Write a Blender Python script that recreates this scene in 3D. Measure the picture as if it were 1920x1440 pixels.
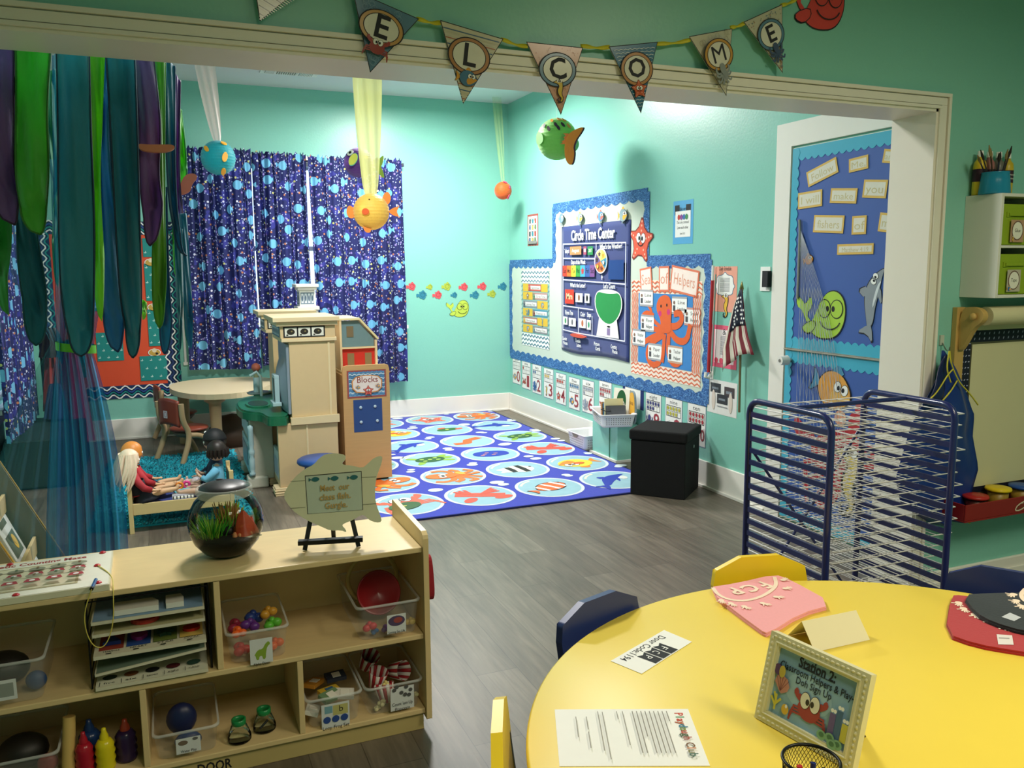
import bpy, math, random
from math import sin, cos, pi, radians as R, hypot, atan2
from mathutils import Vector as V, Matrix, Euler
random.seed(7)
for o in list(bpy.data.objects): bpy.data.objects.remove(o, do_unlink=True)
SC = bpy.context.scene; COL = SC.collection

# ---------------------------------------------------------------- camera
F, PITCH, YAW, ROLL, EYE = 1561.6, 7.895, 22.48, -0.443, 1.55
_p, _y, _r = R(PITCH), R(YAW), R(ROLL)
FW = V((sin(_y)*cos(_p), cos(_y)*cos(_p), -sin(_p)))
_a = V((cos(_y), -sin(_y), 0)); _b = _a.cross(FW)
RT = _a*cos(_r) + _b*sin(_r); UP = _b*cos(_r) - _a*sin(_r)
cam = bpy.data.objects.new('camera', bpy.data.cameras.new('camera')); COL.objects.link(cam)
cam.data.sensor_width = 36; cam.data.lens = 36*F/1920; cam.data.clip_start = .05; cam.data.clip_end = 60
cam.matrix_world = Matrix(((RT.x, UP.x, -FW.x, 0), (RT.y, UP.y, -FW.y, 0), (RT.z, UP.z, -FW.z, EYE), (0, 0, 0, 1)))
SC.camera = cam
# ---------------------------------------------------------------- world, lights, exposure
w = bpy.data.worlds.new('world'); SC.world = w; w.use_nodes = True
w.node_tree.nodes['Background'].inputs[0].default_value = (.75, .87, 1, 1)
w.node_tree.nodes['Background'].inputs[1].default_value = 3.0
SC.view_settings.view_transform = 'Standard'; SC.view_settings.look = 'None'
SC.view_settings.exposure = 0.0; SC.view_settings.gamma = 1.0; SC.view_settings.use_curve_mapping = False
def area(name, loc, sx, sy, power, col, rot=(0, 0, 0), spread=180):
    l = bpy.data.lights.new(name, 'AREA'); l.shape = 'RECTANGLE'; l.size = sx; l.size_y = sy
    l.energy = power; l.color = col; l.spread = R(spread)
    o = bpy.data.objects.new(name, l); COL.objects.link(o); o.location = loc; o.rotation_euler = rot
    return o
area('far_room_lamp_light', (2.2, 7.0, 3.16), .50, .50, 140, (1, .975, .93))
area('far_room_front_lamp_light', (.75, 4.3, 3.16), .50, .50, 88, (1, .975, .93))
area('near_room_lamp_light', (2.7, .15, 3.16), .6, 1.2, 54, (1, .91, .68), spread=160)
area('near_room_second_lamp_light', (.9, -.6, 3.16), .6, 1.2, 30, (1, .91, .68), spread=160)

# ---------------------------------------------------------------- helpers
def ray(px, py): return FW + RT*((px-960)/F) - UP*((py-720)/F)
CO = V((0, 0, EYE))
def on(ax, val, px, py):
    d = ray(px, py); i = 'xyz'.index(ax); return CO + d*((val-CO[i])/d[i])
XR, YB, XL, HC = 3.467, 8.43, -1.35, 3.27      # far room: right wall, back wall, left wall, ceiling
YO, YI, XJ, ZT = 2.75, 2.97, 3.14, 2.22         # opening wall near face, far face, right jamb, head
XN = 4.6                                         # near room right wall

def lin(c):
    if isinstance(c, str):
        c = c.lstrip('#'); c = [int(c[i:i+2], 16)/255 for i in (0, 2, 4)]
    return tuple(x/12.92 if x <= .04045 else ((x+.055)/1.055)**2.4 for x in c[:3])
_M = {}
def nd(nt, t, **kw):
    n = nt.nodes.new('ShaderNode'+t)
    for k, v in kw.items():
        if k.startswith('i_'): n.inputs[k[2:].replace('_', ' ')].default_value = v
        else: setattr(n, k, v)
    return n
def mat(c, rough=.55, var=.06, sc=30, metal=0, alpha=1, trans=0, emis=None, bump=0, ior=1.45, sheen=0, coat=0, stretch=None):
    key = (c, rough, var, sc, metal, alpha, trans, emis, bump, sheen, coat, stretch)
    if key in _M: return _M[key]
    m = bpy.data.materials.new('mat_'+str(c).strip('#')); m.use_nodes = True; nt = m.node_tree; L = nt.links
    b = nt.nodes['Principled BSDF']; rgb = lin(c)
    tc = nd(nt, 'TexCoord'); no = nd(nt, 'TexNoise'); no.inputs['Scale'].default_value = sc; no.inputs['Detail'].default_value = 4
    if stretch:
        mp = nd(nt, 'Mapping'); mp.inputs['Scale'].default_value = stretch
        L.new(tc.outputs['Object'], mp.inputs['Vector']); L.new(mp.outputs[0], no.inputs['Vector'])
    else: L.new(tc.outputs['Object'], no.inputs['Vector'])
    mx = nd(nt, 'Mix'); mx.data_type = 'RGBA'
    mx.inputs[6].default_value = (*[x*(1-var) for x in rgb], 1); mx.inputs[7].default_value = (*[min(1, x*(1+var)) for x in rgb], 1)
    L.new(no.outputs[0], mx.inputs[0]); L.new(mx.outputs[2], b.inputs['Base Color'])
    b.inputs['Roughness'].default_value = rough; b.inputs['Metallic'].default_value = metal
    b.inputs['Alpha'].default_value = alpha; b.inputs['Transmission Weight'].default_value = trans; b.inputs['IOR'].default_value = ior
    if sheen: b.inputs['Sheen Weight'].default_value = sheen
    if coat: b.inputs['Coat Weight'].default_value = coat
    if emis: b.inputs['Emission Color'].default_value = (*rgb, 1); b.inputs['Emission Strength'].default_value = emis
    if bump:
        bp = nd(nt, 'Bump'); bp.inputs['Strength'].default_value = bump; bp.inputs['Distance'].default_value = .004
        L.new(no.outputs[0], bp.inputs['Height']); L.new(bp.outputs[0], b.inputs['Normal'])
    _M[key] = m; return m

class MB:
    """collects shapes and links them as one mesh object"""
    def __init__(s): s.v = []; s.f = []; s.mi = []; s.ms = []; s.sm = []
    def m(s, mt):
        if isinstance(mt, str): mt = mat(mt, getattr(s, 'gl', .55))
        if mt not in s.ms: s.ms.append(mt)
        return s.ms.index(mt)
    def add(s, vs, fs, mt, smooth=False):
        k = len(s.v); i = s.m(mt); s.v += [tuple(x) for x in vs]
        for f in fs: s.f.append(tuple(k+j for j in f)); s.mi.append(i); s.sm.append(smooth)
        return s
    def box(s, a, b, mt, rot=None, piv=None):
        x0, y0, z0 = a; x1, y1, z1 = b
        vs = [V(p) for p in ((x0,y0,z0),(x1,y0,z0),(x1,y1,z0),(x0,y1,z0),(x0,y0,z1),(x1,y0,z1),(x1,y1,z1),(x0,y1,z1))]
        if rot is not None:
            M = rot if isinstance(rot, Matrix) else Matrix.Rotation(rot, 3, 'Z'); pv = V(piv if piv else ((x0+x1)/2, (y0+y1)/2, (z0+z1)/2))
            vs = [M @ (p-pv) + pv for p in vs]
        return s.add(vs, [(0,3,2,1),(4,5,6,7),(0,1,5,4),(1,2,6,5),(2,3,7,6),(3,0,4,7)], mt)
    def cyl(s, p0, p1, r0, mt, r1=None, seg=16, caps=True, smooth=True):
        p0, p1 = V(p0), V(p1); r1 = r0 if r1 is None else r1; d = (p1-p0).normalized()
        a = d.orthogonal().normalized(); b = d.cross(a)
        vs = [p+(a*cos(2*pi*i/seg)+b*sin(2*pi*i/seg))*r for p, r in ((p0, r0), (p1, r1)) for i in range(seg)]
        s.add(vs, [(i, (i+1) % seg, seg+(i+1) % seg, seg+i) for i in range(seg)], mt, smooth)
        if caps: s.add(vs[:seg], [tuple(range(seg))[::-1]], mt); s.add(vs[seg:], [tuple(range(seg))], mt)
        return s
    def tube(s, pts, r, mt, seg=8, closed=False, rad=None):
        pts = [V(p) for p in pts]; n = len(pts); rings = []; prev = None
        for i, p in enumerate(pts):
            a = pts[(i-1) % n] if (closed or i > 0) else p; b = pts[(i+1) % n] if (closed or i < n-1) else p
            d = (b-a).normalized()
            if prev is None: u = d.orthogonal().normalized()
            else: u = (prev-d*prev.dot(d)); u = u.normalized() if u.length > 1e-6 else d.orthogonal().normalized()
            prev = u; w_ = d.cross(u); rr = rad[i] if rad else r
            rings.append([p+(u*cos(2*pi*j/seg)+w_*sin(2*pi*j/seg))*rr for j in range(seg)])
        vs = [q for g in rings for q in g]; fs = []
        for i in range(n if closed else n-1):
            k0, k1 = i*seg, ((i+1) % n)*seg
            for j in range(seg): fs.append((k0+j, k0+(j+1) % seg, k1+(j+1) % seg, k1+j))
        s.add(vs, fs, mt, True)
        if not closed: s.add(rings[0], [tuple(range(seg))[::-1]], mt, True); s.add(rings[-1], [tuple(range(seg))], mt, True)
        return s
    def lathe(s, prof, c, mt, seg=32, close=False, M=None):
        c = V(c); vs = []; n = len(prof)
        for r, z in prof:
            for i in range(seg):
                q = V((r*cos(2*pi*i/seg), r*sin(2*pi*i/seg), z))
                if M: q = M @ q
                vs.append(c+q)
        fs = [(k*seg+i, k*seg+(i+1) % seg, (k+1)*seg+(i+1) % seg, (k+1)*seg+i) for k in range(n-1) for i in range(seg)]
        if close: fs += [((n-1)*seg+i, (n-1)*seg+(i+1) % seg, (i+1) % seg, i) for i in range(seg)]
        return s.add(vs, fs, mt, True)
    def ball(s, c, r, mt, u=16, v=10, M=None):
        if not hasattr(r, '__len__'): r = (r, r, r)
        c = V(c); vs = []
        for j in range(v+1):
            t = pi*j/v
            for i in range(u):
                q = V((r[0]*sin(t)*cos(2*pi*i/u), r[1]*sin(t)*sin(2*pi*i/u), r[2]*cos(t)))
                if M: q = M @ q
                vs.append(c+q)
        return s.add(vs, [(j*u+i, (j+1)*u+i, (j+1)*u+(i+1) % u, j*u+(i+1) % u) for j in range(v) for i in range(u)], mt, True)
    def prism(s, poly, fr, t, mt, z0=0, side=None):
        """outline poly (u,v) in frame fr, from height z0 to z0+t along its normal"""
        if sum(poly[i][0]*poly[(i+1) % len(poly)][1]-poly[(i+1) % len(poly)][0]*poly[i][1] for i in range(len(poly))) < 0: poly = poly[::-1]
        n = len(poly); vs = [fr.p(a, b, z0) for a, b in poly]+[fr.p(a, b, z0+t) for a, b in poly]
        s.add(vs, [tuple(range(n))[::-1], tuple(range(n, 2*n))], mt)
        return s.add(vs, [(i, (i+1) % n, n+(i+1) % n, n+i) for i in range(n)], side or mt)
    def grid(s, fn, nu, nv, mt, smooth=True, cu=False):
        vs = [fn(i/nu, j/nv) for j in range(nv+1) for i in range(nu+(0 if cu else 1))]; k = nu if cu else nu+1
        fs = [(j*k+i, j*k+(i+1) % k, (j+1)*k+(i+1) % k, (j+1)*k+i) for j in range(nv) for i in range(nu)]
        return s.add(vs, fs, mt, smooth)
    def build(s, name, parent=None, bevel=0, solid=0, sub=0, label=None, cat=None, group=None, kind=None, bseg=2):
        me = bpy.data.meshes.new(name); me.from_pydata(s.v, [], s.f)
        for m_ in s.ms: me.materials.append(m_)
        me.polygons.foreach_set('material_index', s.mi); me.polygons.foreach_set('use_smooth', s.sm); me.update()
        o = bpy.data.objects.new(name, me); COL.objects.link(o)
        if parent is not None: o.parent = parent; o.matrix_parent_inverse = Matrix.Translation(-parent.location) if parent.type == 'EMPTY' else Matrix()
        if solid: d = o.modifiers.new('s', 'SOLIDIFY'); d.thickness = solid; d.offset = 0
        if bevel: d = o.modifiers.new('b', 'BEVEL'); d.width = bevel; d.segments = bseg; d.limit_method = 'ANGLE'; d.angle_limit = R(40)
        if sub: d = o.modifiers.new('u', 'SUBSURF'); d.levels = sub; d.render_levels = sub
        tag(o, label, cat, group, kind); return o
def tag(o, label=None, cat=None, group=None, kind=None):
    if label: o['label'] = label
    if cat: o['category'] = cat
    if group: o['group'] = group
    if kind: o['kind'] = kind
    return o
def thing(name, label, cat, loc=(0, 0, 0), group=None):
    o = bpy.data.objects.new(name, None); COL.objects.link(o); o.location = loc; o.empty_display_size = .05
    return tag(o, label, cat, group)
def dup(root, loc, rz, label, group=None):
    r = root.copy(); COL.objects.link(r); r.location = loc; r.rotation_euler = (0, 0, rz); r['label'] = label
    if group: r['group'] = group
    for ch in [c for c in bpy.data.objects if c.parent == root]:
        c = ch.copy(); COL.objects.link(c); c.parent = r
        for g in [q for q in bpy.data.objects if q.parent == ch]:
            d = g.copy(); COL.objects.link(d); d.parent = c
    return r

class Fr:
    """flat frame: origin, right axis, up axis; normal = right x up"""
    def __init__(s, o, U, W): s.o = V(o); s.U = V(U).normalized(); s.W = V(W).normalized(); s.N = s.U.cross(s.W)
    def p(s, a, b, h=0): return s.o+s.U*a+s.W*b+s.N*h
    def uv(s, px, py):                      # where the view ray through a picture point meets this plane
        d = ray(px, py); t = (s.o-CO).dot(s.N)/d.dot(s.N); q = CO+d*t-s.o; return (q.dot(s.U), q.dot(s.W))
    def off(s, h): return Fr(s.p(0, 0, h), s.U, s.W)
FR = Fr((XR, 0, 0), (0, -1, 0), (0, 0, 1)); FB = Fr((0, YB, 0), (1, 0, 0), (0, 0, 1)); FO = Fr((0, YO, 0), (1, 0, 0), (0, 0, 1))
_T = {}
def textmesh(t, bold=0):
    if (t, bold) in _T: return _T[(t, bold)]
    c = bpy.data.curves.new('t', 'FONT'); c.body = t; c.align_x = 'CENTER'; c.align_y = 'CENTER'; c.resolution_u = 2; c.offset = bold
    o = bpy.data.objects.new('t', c); COL.objects.link(o); me = bpy.data.meshes.new_from_object(o)
    r = ([tuple(v.co) for v in me.vertices], [tuple(p.vertices) for p in me.polygons])
    bpy.data.objects.remove(o); bpy.data.curves.remove(c); bpy.data.meshes.remove(me); _T[(t, bold)] = r; return r
def ell(cx, cy, rx, ry=None, n=20, rot=0, a0=0, a1=2*pi):
    ry = rx if ry is None else ry; k = n if a1-a0 >= 2*pi-1e-6 else n+1
    q = [(rx*cos(a0+(a1-a0)*i/n), ry*sin(a0+(a1-a0)*i/n)) for i in range(k)]
    return [(cx+x*cos(rot)-y*sin(rot), cy+x*sin(rot)+y*cos(rot)) for x, y in q]
def smooth(pts, it=2, closed=True):
    for _ in range(it):
        q = []; n = len(pts)
        for i in range(n if closed else n-1):
            a, b = pts[i], pts[(i+1) % n]; q += [tuple(.75*x+.25*y for x, y in zip(a, b)), tuple(.25*x+.75*y for x, y in zip(a, b))]
        pts = q if closed else [pts[0]]+q+[pts[-1]]
    return pts
class Art(MB):
    """layered flat artwork (paper, print, paint) in a frame; each call lands a hair above the last"""
    def __init__(s, fr, h=.0006, step=.00035): super().__init__(); s.fr = fr; s.h = h; s.step = step; s.T = (0, 0, 1, 0)
    def at(s, u=0, v=0, k=1, rot=0): s.T = (u, v, k, rot); return s
    def tf(s, a, b): u, v, k, r = s.T; a, b = a*k, b*k; return (u+a*cos(r)-b*sin(r), v+a*sin(r)+b*cos(r))
    def poly(s, pts, mt, up=True):
        q = [s.tf(*p) for p in pts]
        if sum(q[i][0]*q[(i+1) % len(q)][1]-q[(i+1) % len(q)][0]*q[i][1] for i in range(len(q))) < 0: q = q[::-1]
        s.add([s.fr.p(a, b, s.h) for a, b in q], [tuple(range(len(q)))], mt)
        s.h += s.step if up else 2e-5
        return s
    def pp(s, pts, mt, up=True): return s.poly([s.fr.uv(*p) for p in pts], mt, up)
    def rect(s, u0, v0, u1, v1, mt, up=True): return s.poly([(u0, v0), (u1, v0), (u1, v1), (u0, v1)], mt, up)
    def oval(s, cx, cy, rx, ry, mt, rot=0, n=20, up=True): return s.poly(ell(cx, cy, rx, ry, n, rot), mt, up)
    def line(s, pts, w_, mt, closed=False, up=True):
        n = len(pts)
        for i in range(n if closed else n-1):
            a, b = pts[i], pts[(i+1) % n]; d = hypot(b[0]-a[0], b[1]-a[1]) or 1; x, y = -(b[1]-a[1])/d*w_/2, (b[0]-a[0])/d*w_/2
            ex, ey = (b[0]-a[0])/d*w_*.3, (b[1]-a[1])/d*w_*.3
            s.poly([(a[0]+x-ex, a[1]+y-ey), (a[0]-x-ex, a[1]-y-ey), (b[0]-x+ex, b[1]-y+ey), (b[0]+x+ex, b[1]+y+ey)], mt, False)
        if up: s.h += s.step
        return s
    def text(s, t, u, v, size, mt, sx=1, rot=0, bold=0, width=None):
        vs, fs = textmesh(t, bold)
        if not vs: return s
        if width:
            ww = max(x[0] for x in vs)-min(x[0] for x in vs); sx = width/(ww*size)
        q = []
        for x, y, _ in vs:
            a, b = x*size*sx, y*size; q.append(s.fr.p(*s.tf(u+a*cos(rot)-b*sin(rot), v+a*sin(rot)+b*cos(rot)), s.h))
        s.add(q, fs, mt); s.h += s.step; return s
def sheet(fr, poly, mt, name, t=.0012, z0=.0005, **kw):
    b = MB(); b.prism(poly, fr, t, mt, z0); return b.build(name, **kw)
# ================================================================ the room
XL = -1.15; XW = -2.2; YN = -2.8
def paint(c, rough, bump=.12, sc=60):
    return mat(c, rough, .03, sc, bump=bump)
TEAL = paint('#86c8b8', .34); WHITE = mat('#eeeae2', .4, .02, 12); CREAM = mat('#ebe7da', .38, .02, 12); CEIL = mat('#dcdcdc', .8, .02, 20)
def floor_mat():
    m = bpy.data.materials.new('floor_planks'); m.use_nodes = True; nt = m.node_tree; L = nt.links; b = nt.nodes['Principled BSDF']
    tc = nd(nt, 'TexCoord'); mp = nd(nt, 'Mapping'); mp.inputs['Rotation'].default_value = (0, 0, R(90)); L.new(tc.outputs['Object'], mp.inputs[0])
    br = nd(nt, 'TexBrick'); br.offset = .37; L.new(mp.outputs[0], br.inputs[0])
    for k, v in {'Scale': 1, 'Mortar Size': .0015, 'Brick Width': 1.2, 'Row Height': .17, 'Bias': 0.0, 'Mortar Smooth': .2}.items(): br.inputs[k].default_value = v
    br.inputs['Color1'].default_value = (*lin('#71685c'), 1); br.inputs['Color2'].default_value = (*lin('#5f564b'), 1); br.inputs['Mortar'].default_value = (*lin('#453f38'), 1)
    def grain(sx, sy, lo, hi, det, dist=0):
        mp2 = nd(nt, 'Mapping'); mp2.inputs['Scale'].default_value = (sx, sy, 1); L.new(tc.outputs['Object'], mp2.inputs[0])
        n = nd(nt, 'TexNoise'); n.inputs['Scale'].default_value = 1; n.inputs['Detail'].default_value = det; n.inputs['Distortion'].default_value = dist
        L.new(mp2.outputs[0], n.inputs[0]); r = nd(nt, 'MapRange'); r.inputs[1].default_value = .3; r.inputs[2].default_value = .7; r.inputs[3].default_value = lo; r.inputs[4].default_value = hi
        L.new(n.outputs[0], r.inputs[0]); return r
    g1 = grain(45, 3.2, .78, 1.2, 6, .8); g2 = grain(7, 1.6, .8, 1.18, 3, 1.5)
    mu = nd(nt, 'Math', operation='MULTIPLY'); L.new(g1.outputs[0], mu.inputs[0]); L.new(g2.outputs[0], mu.inputs[1])
    vm = nd(nt, 'VectorMath', operation='SCALE'); L.new(br.outputs[0], vm.inputs[0]); L.new(mu.outputs[0], vm.inputs['Scale'])
    L.new(vm.outputs[0], b.inputs['Base Color']); b.inputs['Roughness'].default_value = .42
    bp = nd(nt, 'Bump'); bp.inputs['Strength'].default_value = .15; bp.inputs['Distance'].default_value = .002; L.new(g1.outputs[0], bp.inputs['Height']); L.new(bp.outputs[0], b.inputs['Normal'])
    return m
def wall(name, boxes, m=TEAL, **kw):
    b = MB()
    for a, c in boxes: b.box(a, c, m)
    return b.build(name, kind='structure', **kw)
wall('floor', [((XW-.2, YN-.2, -.1), (XN+.2, YB+.2, 0))], floor_mat())
wall('ceiling', [((XW-.2, YN-.2, HC), (XN+.2, YB+.2, HC+.1))], CEIL)
# back wall with its window opening
WX0, WX1, WZ0, WZ1 = .42, 2.18, .98, 2.54
wall('wall_back', [((XL-.2, YB, 0), (WX0, YB+.2, HC)), ((WX1, YB, 0), (XR+.2, YB+.2, HC)), ((WX0, YB, 0), (WX1, YB+.2, WZ0)), ((WX0, YB, WZ1), (WX1, YB+.2, HC))])
wall('wall_right', [((XR, YI-.01, 0), (XR+.12, YB, HC))])
wall('wall_left', [((XL-.2, YI-.01, 0), (XL, 6.75, HC)), ((XL-.2, 7.75, 0), (XL, YB, HC)), ((XL-.2, 6.75, 0), (XL, 7.75, .6)), ((XL-.2, 6.75, 2.2), (XL, 7.75, HC))])
wall('wall_front', [((XW-.2, YO, ZT), (XN+.2, YI-.012, HC)), ((XJ, YO, 0), (XN+.2, YI-.012, ZT)), ((XW-.2, YO, 0), (-1.02, YI-.012, ZT))])
wall('wall_near_right', [((XN, YN, 0), (XN+.2, YO, HC))]); wall('wall_near_left', [((XW-.2, YN, 0), (XW, YO, HC))])
wall('wall_near_back', [((XW-.2, YN-.2, 0), (XN+.2, YN, HC))])
# lining of the wide opening and its moulded casing
b = MB(); b.box((-1.02, YO-.012, ZT-.012), (XJ, YI+.006, ZT), CREAM); b.box((XJ-.012, YO-.012, 0), (XJ, YI+.006, ZT), CREAM); b.box((-1.02, YO-.012, 0), (-1.008, YI+.006, ZT), CREAM)
b.build('trim_1', kind='structure')
CW = .065
def casing(b, horiz):
    for a, c, d in ((0, .013, .022), (.013, .016, .012), (.016, .047, .017), (.047, .050, .011), (.050, CW, .025)):
        if horiz: b.box((-1.02-c, YO-d, ZT+a), (XJ+c, YO, ZT+c), CREAM)
        else: b.box((XJ+a, YO-d, 0), (XJ+c, YO, ZT+a), CREAM)
b = MB(); casing(b, True); b.build('trim_2', kind='structure', bevel=.002)
b = MB(); casing(b, False); b.build('trim_3', kind='structure', bevel=.002)
def base(name, boxes):
    b = MB()
    for a, c in boxes: b.box(a, c, WHITE)
    b.build(name, kind='structure', bevel=.004)
base('baseboard_back', [((XL, YB-.016, 0), (XR-.016, YB, .193)), ((XL, YB-.03, 0), (XR-.03, YB-.0165, .022))])
base('baseboard_right', [((XR-.016, 4.15, 0), (XR, YB, .193)), ((XR-.03, 4.15, 0), (XR-.0165, YB-.03, .022))])
base('baseboard_left', [((XL, YI, 0), (XL+.016, YB-.03, .193))])
base('baseboard_front', [((XJ+CW, YO-.016, 0), (XN, YO, .11)), ((XJ+CW, YO-.024, .02), (XN, YO-.0165, .06)), ((XJ+CW, YO-.034, 0), (XN, YO-.0165, .02))])
# back window: casing, sill, panes; daylight comes in behind the curtains
GL = mat('#dfeeff', .02, 0, 5, trans=1)
def window(name, fr, u0, u1, v0, v1):
    t = thing(name, None, None, fr.p((u0+u1)/2, v0, 0)); t['kind'] = 'structure'
    b = MB()
    for p in ([(u0-.1, v0-.02), (u0, v0-.02), (u0, v1), (u0-.1, v1)], [(u1, v0-.02), (u1+.1, v0-.02), (u1+.1, v1), (u1, v1)], [(u0-.1, v1), (u1+.1, v1), (u1+.1, v1+.1), (u0-.1, v1+.1)],
              [(u0-.09, v0-.12), (u1+.09, v0-.12), (u1+.09, v0-.035), (u0-.09, v0-.035)]): b.prism(p, fr, .018, WHITE)
    b.build('window_casing', t, bevel=.003)
    b = MB(); b.prism([(u0-.13, v0-.035), (u1+.13, v0-.035), (u1+.13, v0), (u0-.13, v0)], fr, .06, WHITE, .0); b.build('window_sill', t, bevel=.006)
    b = MB()
    for k in range(3): q = u0+(u1-u0)*k/2; b.prism([(q-.025, v0), (q+.025, v0), (q+.025, v1), (q-.025, v1)], fr, .04, WHITE, -.1)
    for k in range(3): q = v0+(v1-v0)*k/2; b.prism([(u0, q-.022), (u1, q-.022), (u1, q+.022), (u0, q+.022)], fr, .04, WHITE, -.1)
    b.build('window_frame', t); b = MB(); b.prism([(u0, v0), (u1, v0), (u1, v1), (u0, v1)], fr, .004, GL, -.085); b.build('pane', t)
    return t
window('window_1', FB, WX0, WX1, WZ0, WZ1)
FL = Fr((XL, 0, 0), (0, 1, 0), (0, 0, 1))
window('window_2', FL, 6.75, 7.75, .6, 2.2)
# near room windowless; a shaft casing around the half-height chase under the number cards
b = MB(); b.box((3.27, 5.71, 0), (XR-.0165, 6.13, .30), TEAL); b.box((3.262, 5.83, 0), (3.27, 5.8315, .30), mat('#3c6f60'))
b.box((3.25, 5.70, 0), (XR-.031, 6.15, .02), WHITE); b.build('trim_4', kind='structure', bevel=.003)
# ---------------------------------------------------------------- door in the right wall
DY0, DY1, DZ = 3.17, 4.01, 2.235
FD = Fr((XR-.012, 0, 0), (0, -1, 0), (0, 0, 1))
b = MB()
for p in ([(-4.145, 0), (-4.015, 0), (-4.015, DZ+.15), (-4.145, DZ+.15)], [(-4.015, DZ+.012), (-YI-.02, DZ+.012), (-YI-.02, DZ+.15), (-4.015, DZ+.15)], [(-3.16, 0), (-3.03, 0), (-3.03, DZ+.012), (-3.16, DZ+.012)]):
    b.prism(p, FR, .02, WHITE)
b.build('trim_5', kind='structure', bevel=.003)
dr = thing('door_1', None, None, (XR-.02, (DY0+DY1)/2, 0)); dr['kind'] = 'structure'
BLUE = mat('#3f5fa8', .6, .05, 3); CYAN = mat('#49aecb', .35, .04, 8)
for nm, z0, z1 in (('lower_door_leaf', .012, 1.055), ('upper_door_leaf', 1.062, DZ)):
    b = MB(); b.box((XR-.012, DY0, z0), (XR-.0005, DY1, z1), CREAM); b.build(nm, dr, bevel=.002)
b = MB(); b.box((XR-.03, DY0, 1.056), (XR-.012, DY1, 1.061), mat('#c9c6bd', .3, metal=.6)); b.build('door_seam_strip', dr)
k = on('x', XR-.05, 1485, 677)
b = MB(); b.cyl((XR-.012, 3.955, k.z), (XR-.045, 3.955, k.z), .012, mat('#b9b6ae', .3, metal=.8)); b.cyl((XR-.045, 3.955, k.z), (XR-.10, 3.955, k.z), .03, mat('#e9e7e2', .35), .026)
b.cyl((XR-.10, 3.955, k.z), (XR-.102, 3.955, k.z), .01, mat('#777570')); b.build('door_knob', dr, bevel=.004)
# vent in the ceiling of the far room
c0 = on('z', HC, 492, 127); c1 = on('z', HC, 594, 137)
t = thing('ceiling_vent', 'white metal louvred air vent in the far room ceiling', 'vent', (1.12, 7.76, HC))
b = MB(); b.box((.88, 7.68, HC-.008), (1.37, 7.86, HC-.0005), WHITE); b.build('vent_frame', t, bevel=.002)
for x0, x1, dk in ((.92, 1.0, '#2c2a28'), (1.02, 1.19, '#8a8074'), (1.21, 1.33, '#9fb0ac')):
    b = MB(); b.box((x0, 7.71, HC-.010), (x1, 7.83, HC-.008), dk)
    for i in range(9): x = x0+(x1-x0)*(i+.5)/9; b.box((x-.003, 7.71, HC-.016), (x+.003, 7.83, HC-.0101), WHITE)
    b.build('louvre_panel', t)
# the light fittings themselves
for n, (x, y, s1, s2, lb) in enumerate(((2.2, 7.0, .56, .56, 'square white ceiling lamp in the back half of the far playroom'), (.75, 4.3, .56, .56, 'square white ceiling lamp in the front half of the far playroom'), (2.7, .15, .66, 1.26, 'long white ceiling lamp over the yellow table'), (.9, -.6, .66, 1.26, 'long white ceiling lamp behind the camera'))):
    t = thing('ceiling_lamp', lb, 'lamp', (x, y, HC)); b = MB()
    for a, c in (((x-s1/2-.03, y-s2/2-.03), (x+s1/2+.03, y-s2/2)), ((x-s1/2-.03, y+s2/2), (x+s1/2+.03, y+s2/2+.03)), ((x-s1/2-.03, y-s2/2), (x-s1/2, y+s2/2)), ((x+s1/2, y-s2/2), (x+s1/2+.03, y+s2/2))):
        b.box((*a, HC-.07), (*c, HC-.0005), WHITE)
    b.build('lamp_frame', t)
    b = MB(); b.box((x-s1/2, y-s2/2, HC-.03), (x+s1/2, y+s2/2, HC-.02), mat('#fff6e6', .5, 0, 5, emis=1.5)); b.build('diffuser', t)
# ================================================================ flat artwork helpers
BK, WT = mat('#1c1c20', .6), mat('#f2f2ee', .55, .02)
def eyes(A, u, v, r, gap=None, pup=.4):
    gap = gap or r*.95
    for s in (-1, 1): A.oval(u+s*gap, v, r*.95, r*1.15, BK, up=False)
    A.h += A.step
    for s in (-1, 1): A.oval(u+s*gap, v, r*.85, r*1.05, WT, up=False)
    A.h += A.step
    for s in (-1, 1): A.oval(u+s*gap*.62, v-r*.1, r*pup, r*pup*1.2, BK, up=False)
    A.h += A.step
def star_pts(r, k=.45, n=5, a=pi/2): return [(r*(1 if i % 2 == 0 else k)*cos(a+pi*i/n), r*(1 if i % 2 == 0 else k)*sin(a+pi*i/n)) for i in range(2*n)]
def d_star(A, c='#d9583f', face=True, ol='#7a2e22'):
    A.poly(smooth(star_pts(.54), 1), ol); A.poly(smooth(star_pts(.49), 1), c)
    for i in range(5):
        for q in (.2, .3, .38):
            a = pi/2+2*pi*i/5; A.oval(q*cos(a), q*sin(a), .022, .022, '#f3b9a0', up=False)
    A.h += A.step
    if face: eyes(A, 0, .06, .09); A.line(ell(0, -.02, .1, .07, 8, 0, pi*1.1, pi*1.9), .02, BK)
def d_crab(A, c='#b8463c', ec=True, leg=None):
    for s in (-1, 1):
        for i in range(3): A.line([(s*.22, -.02-.07*i), (s*(.42+.03*i), -.02-.08*i), (s*(.46+.02*i), -.24-.07*i)], .05, leg or c, up=False)
        A.poly(smooth([(s*.2, .1), (s*.36, .16), (s*.5, .3), (s*.42, .44), (s*.33, .34), (s*.36, .3), (s*.27, .32), (s*.22, .22)], 1), c, up=False)
    A.h += A.step; A.poly(smooth([(-.34, .02), (-.25, .18), (0, .22), (.25, .18), (.34, .02), (.2, -.2), (0, -.25), (-.2, -.2)], 2), c)
    if ec: eyes(A, 0, .22, .11)
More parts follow.
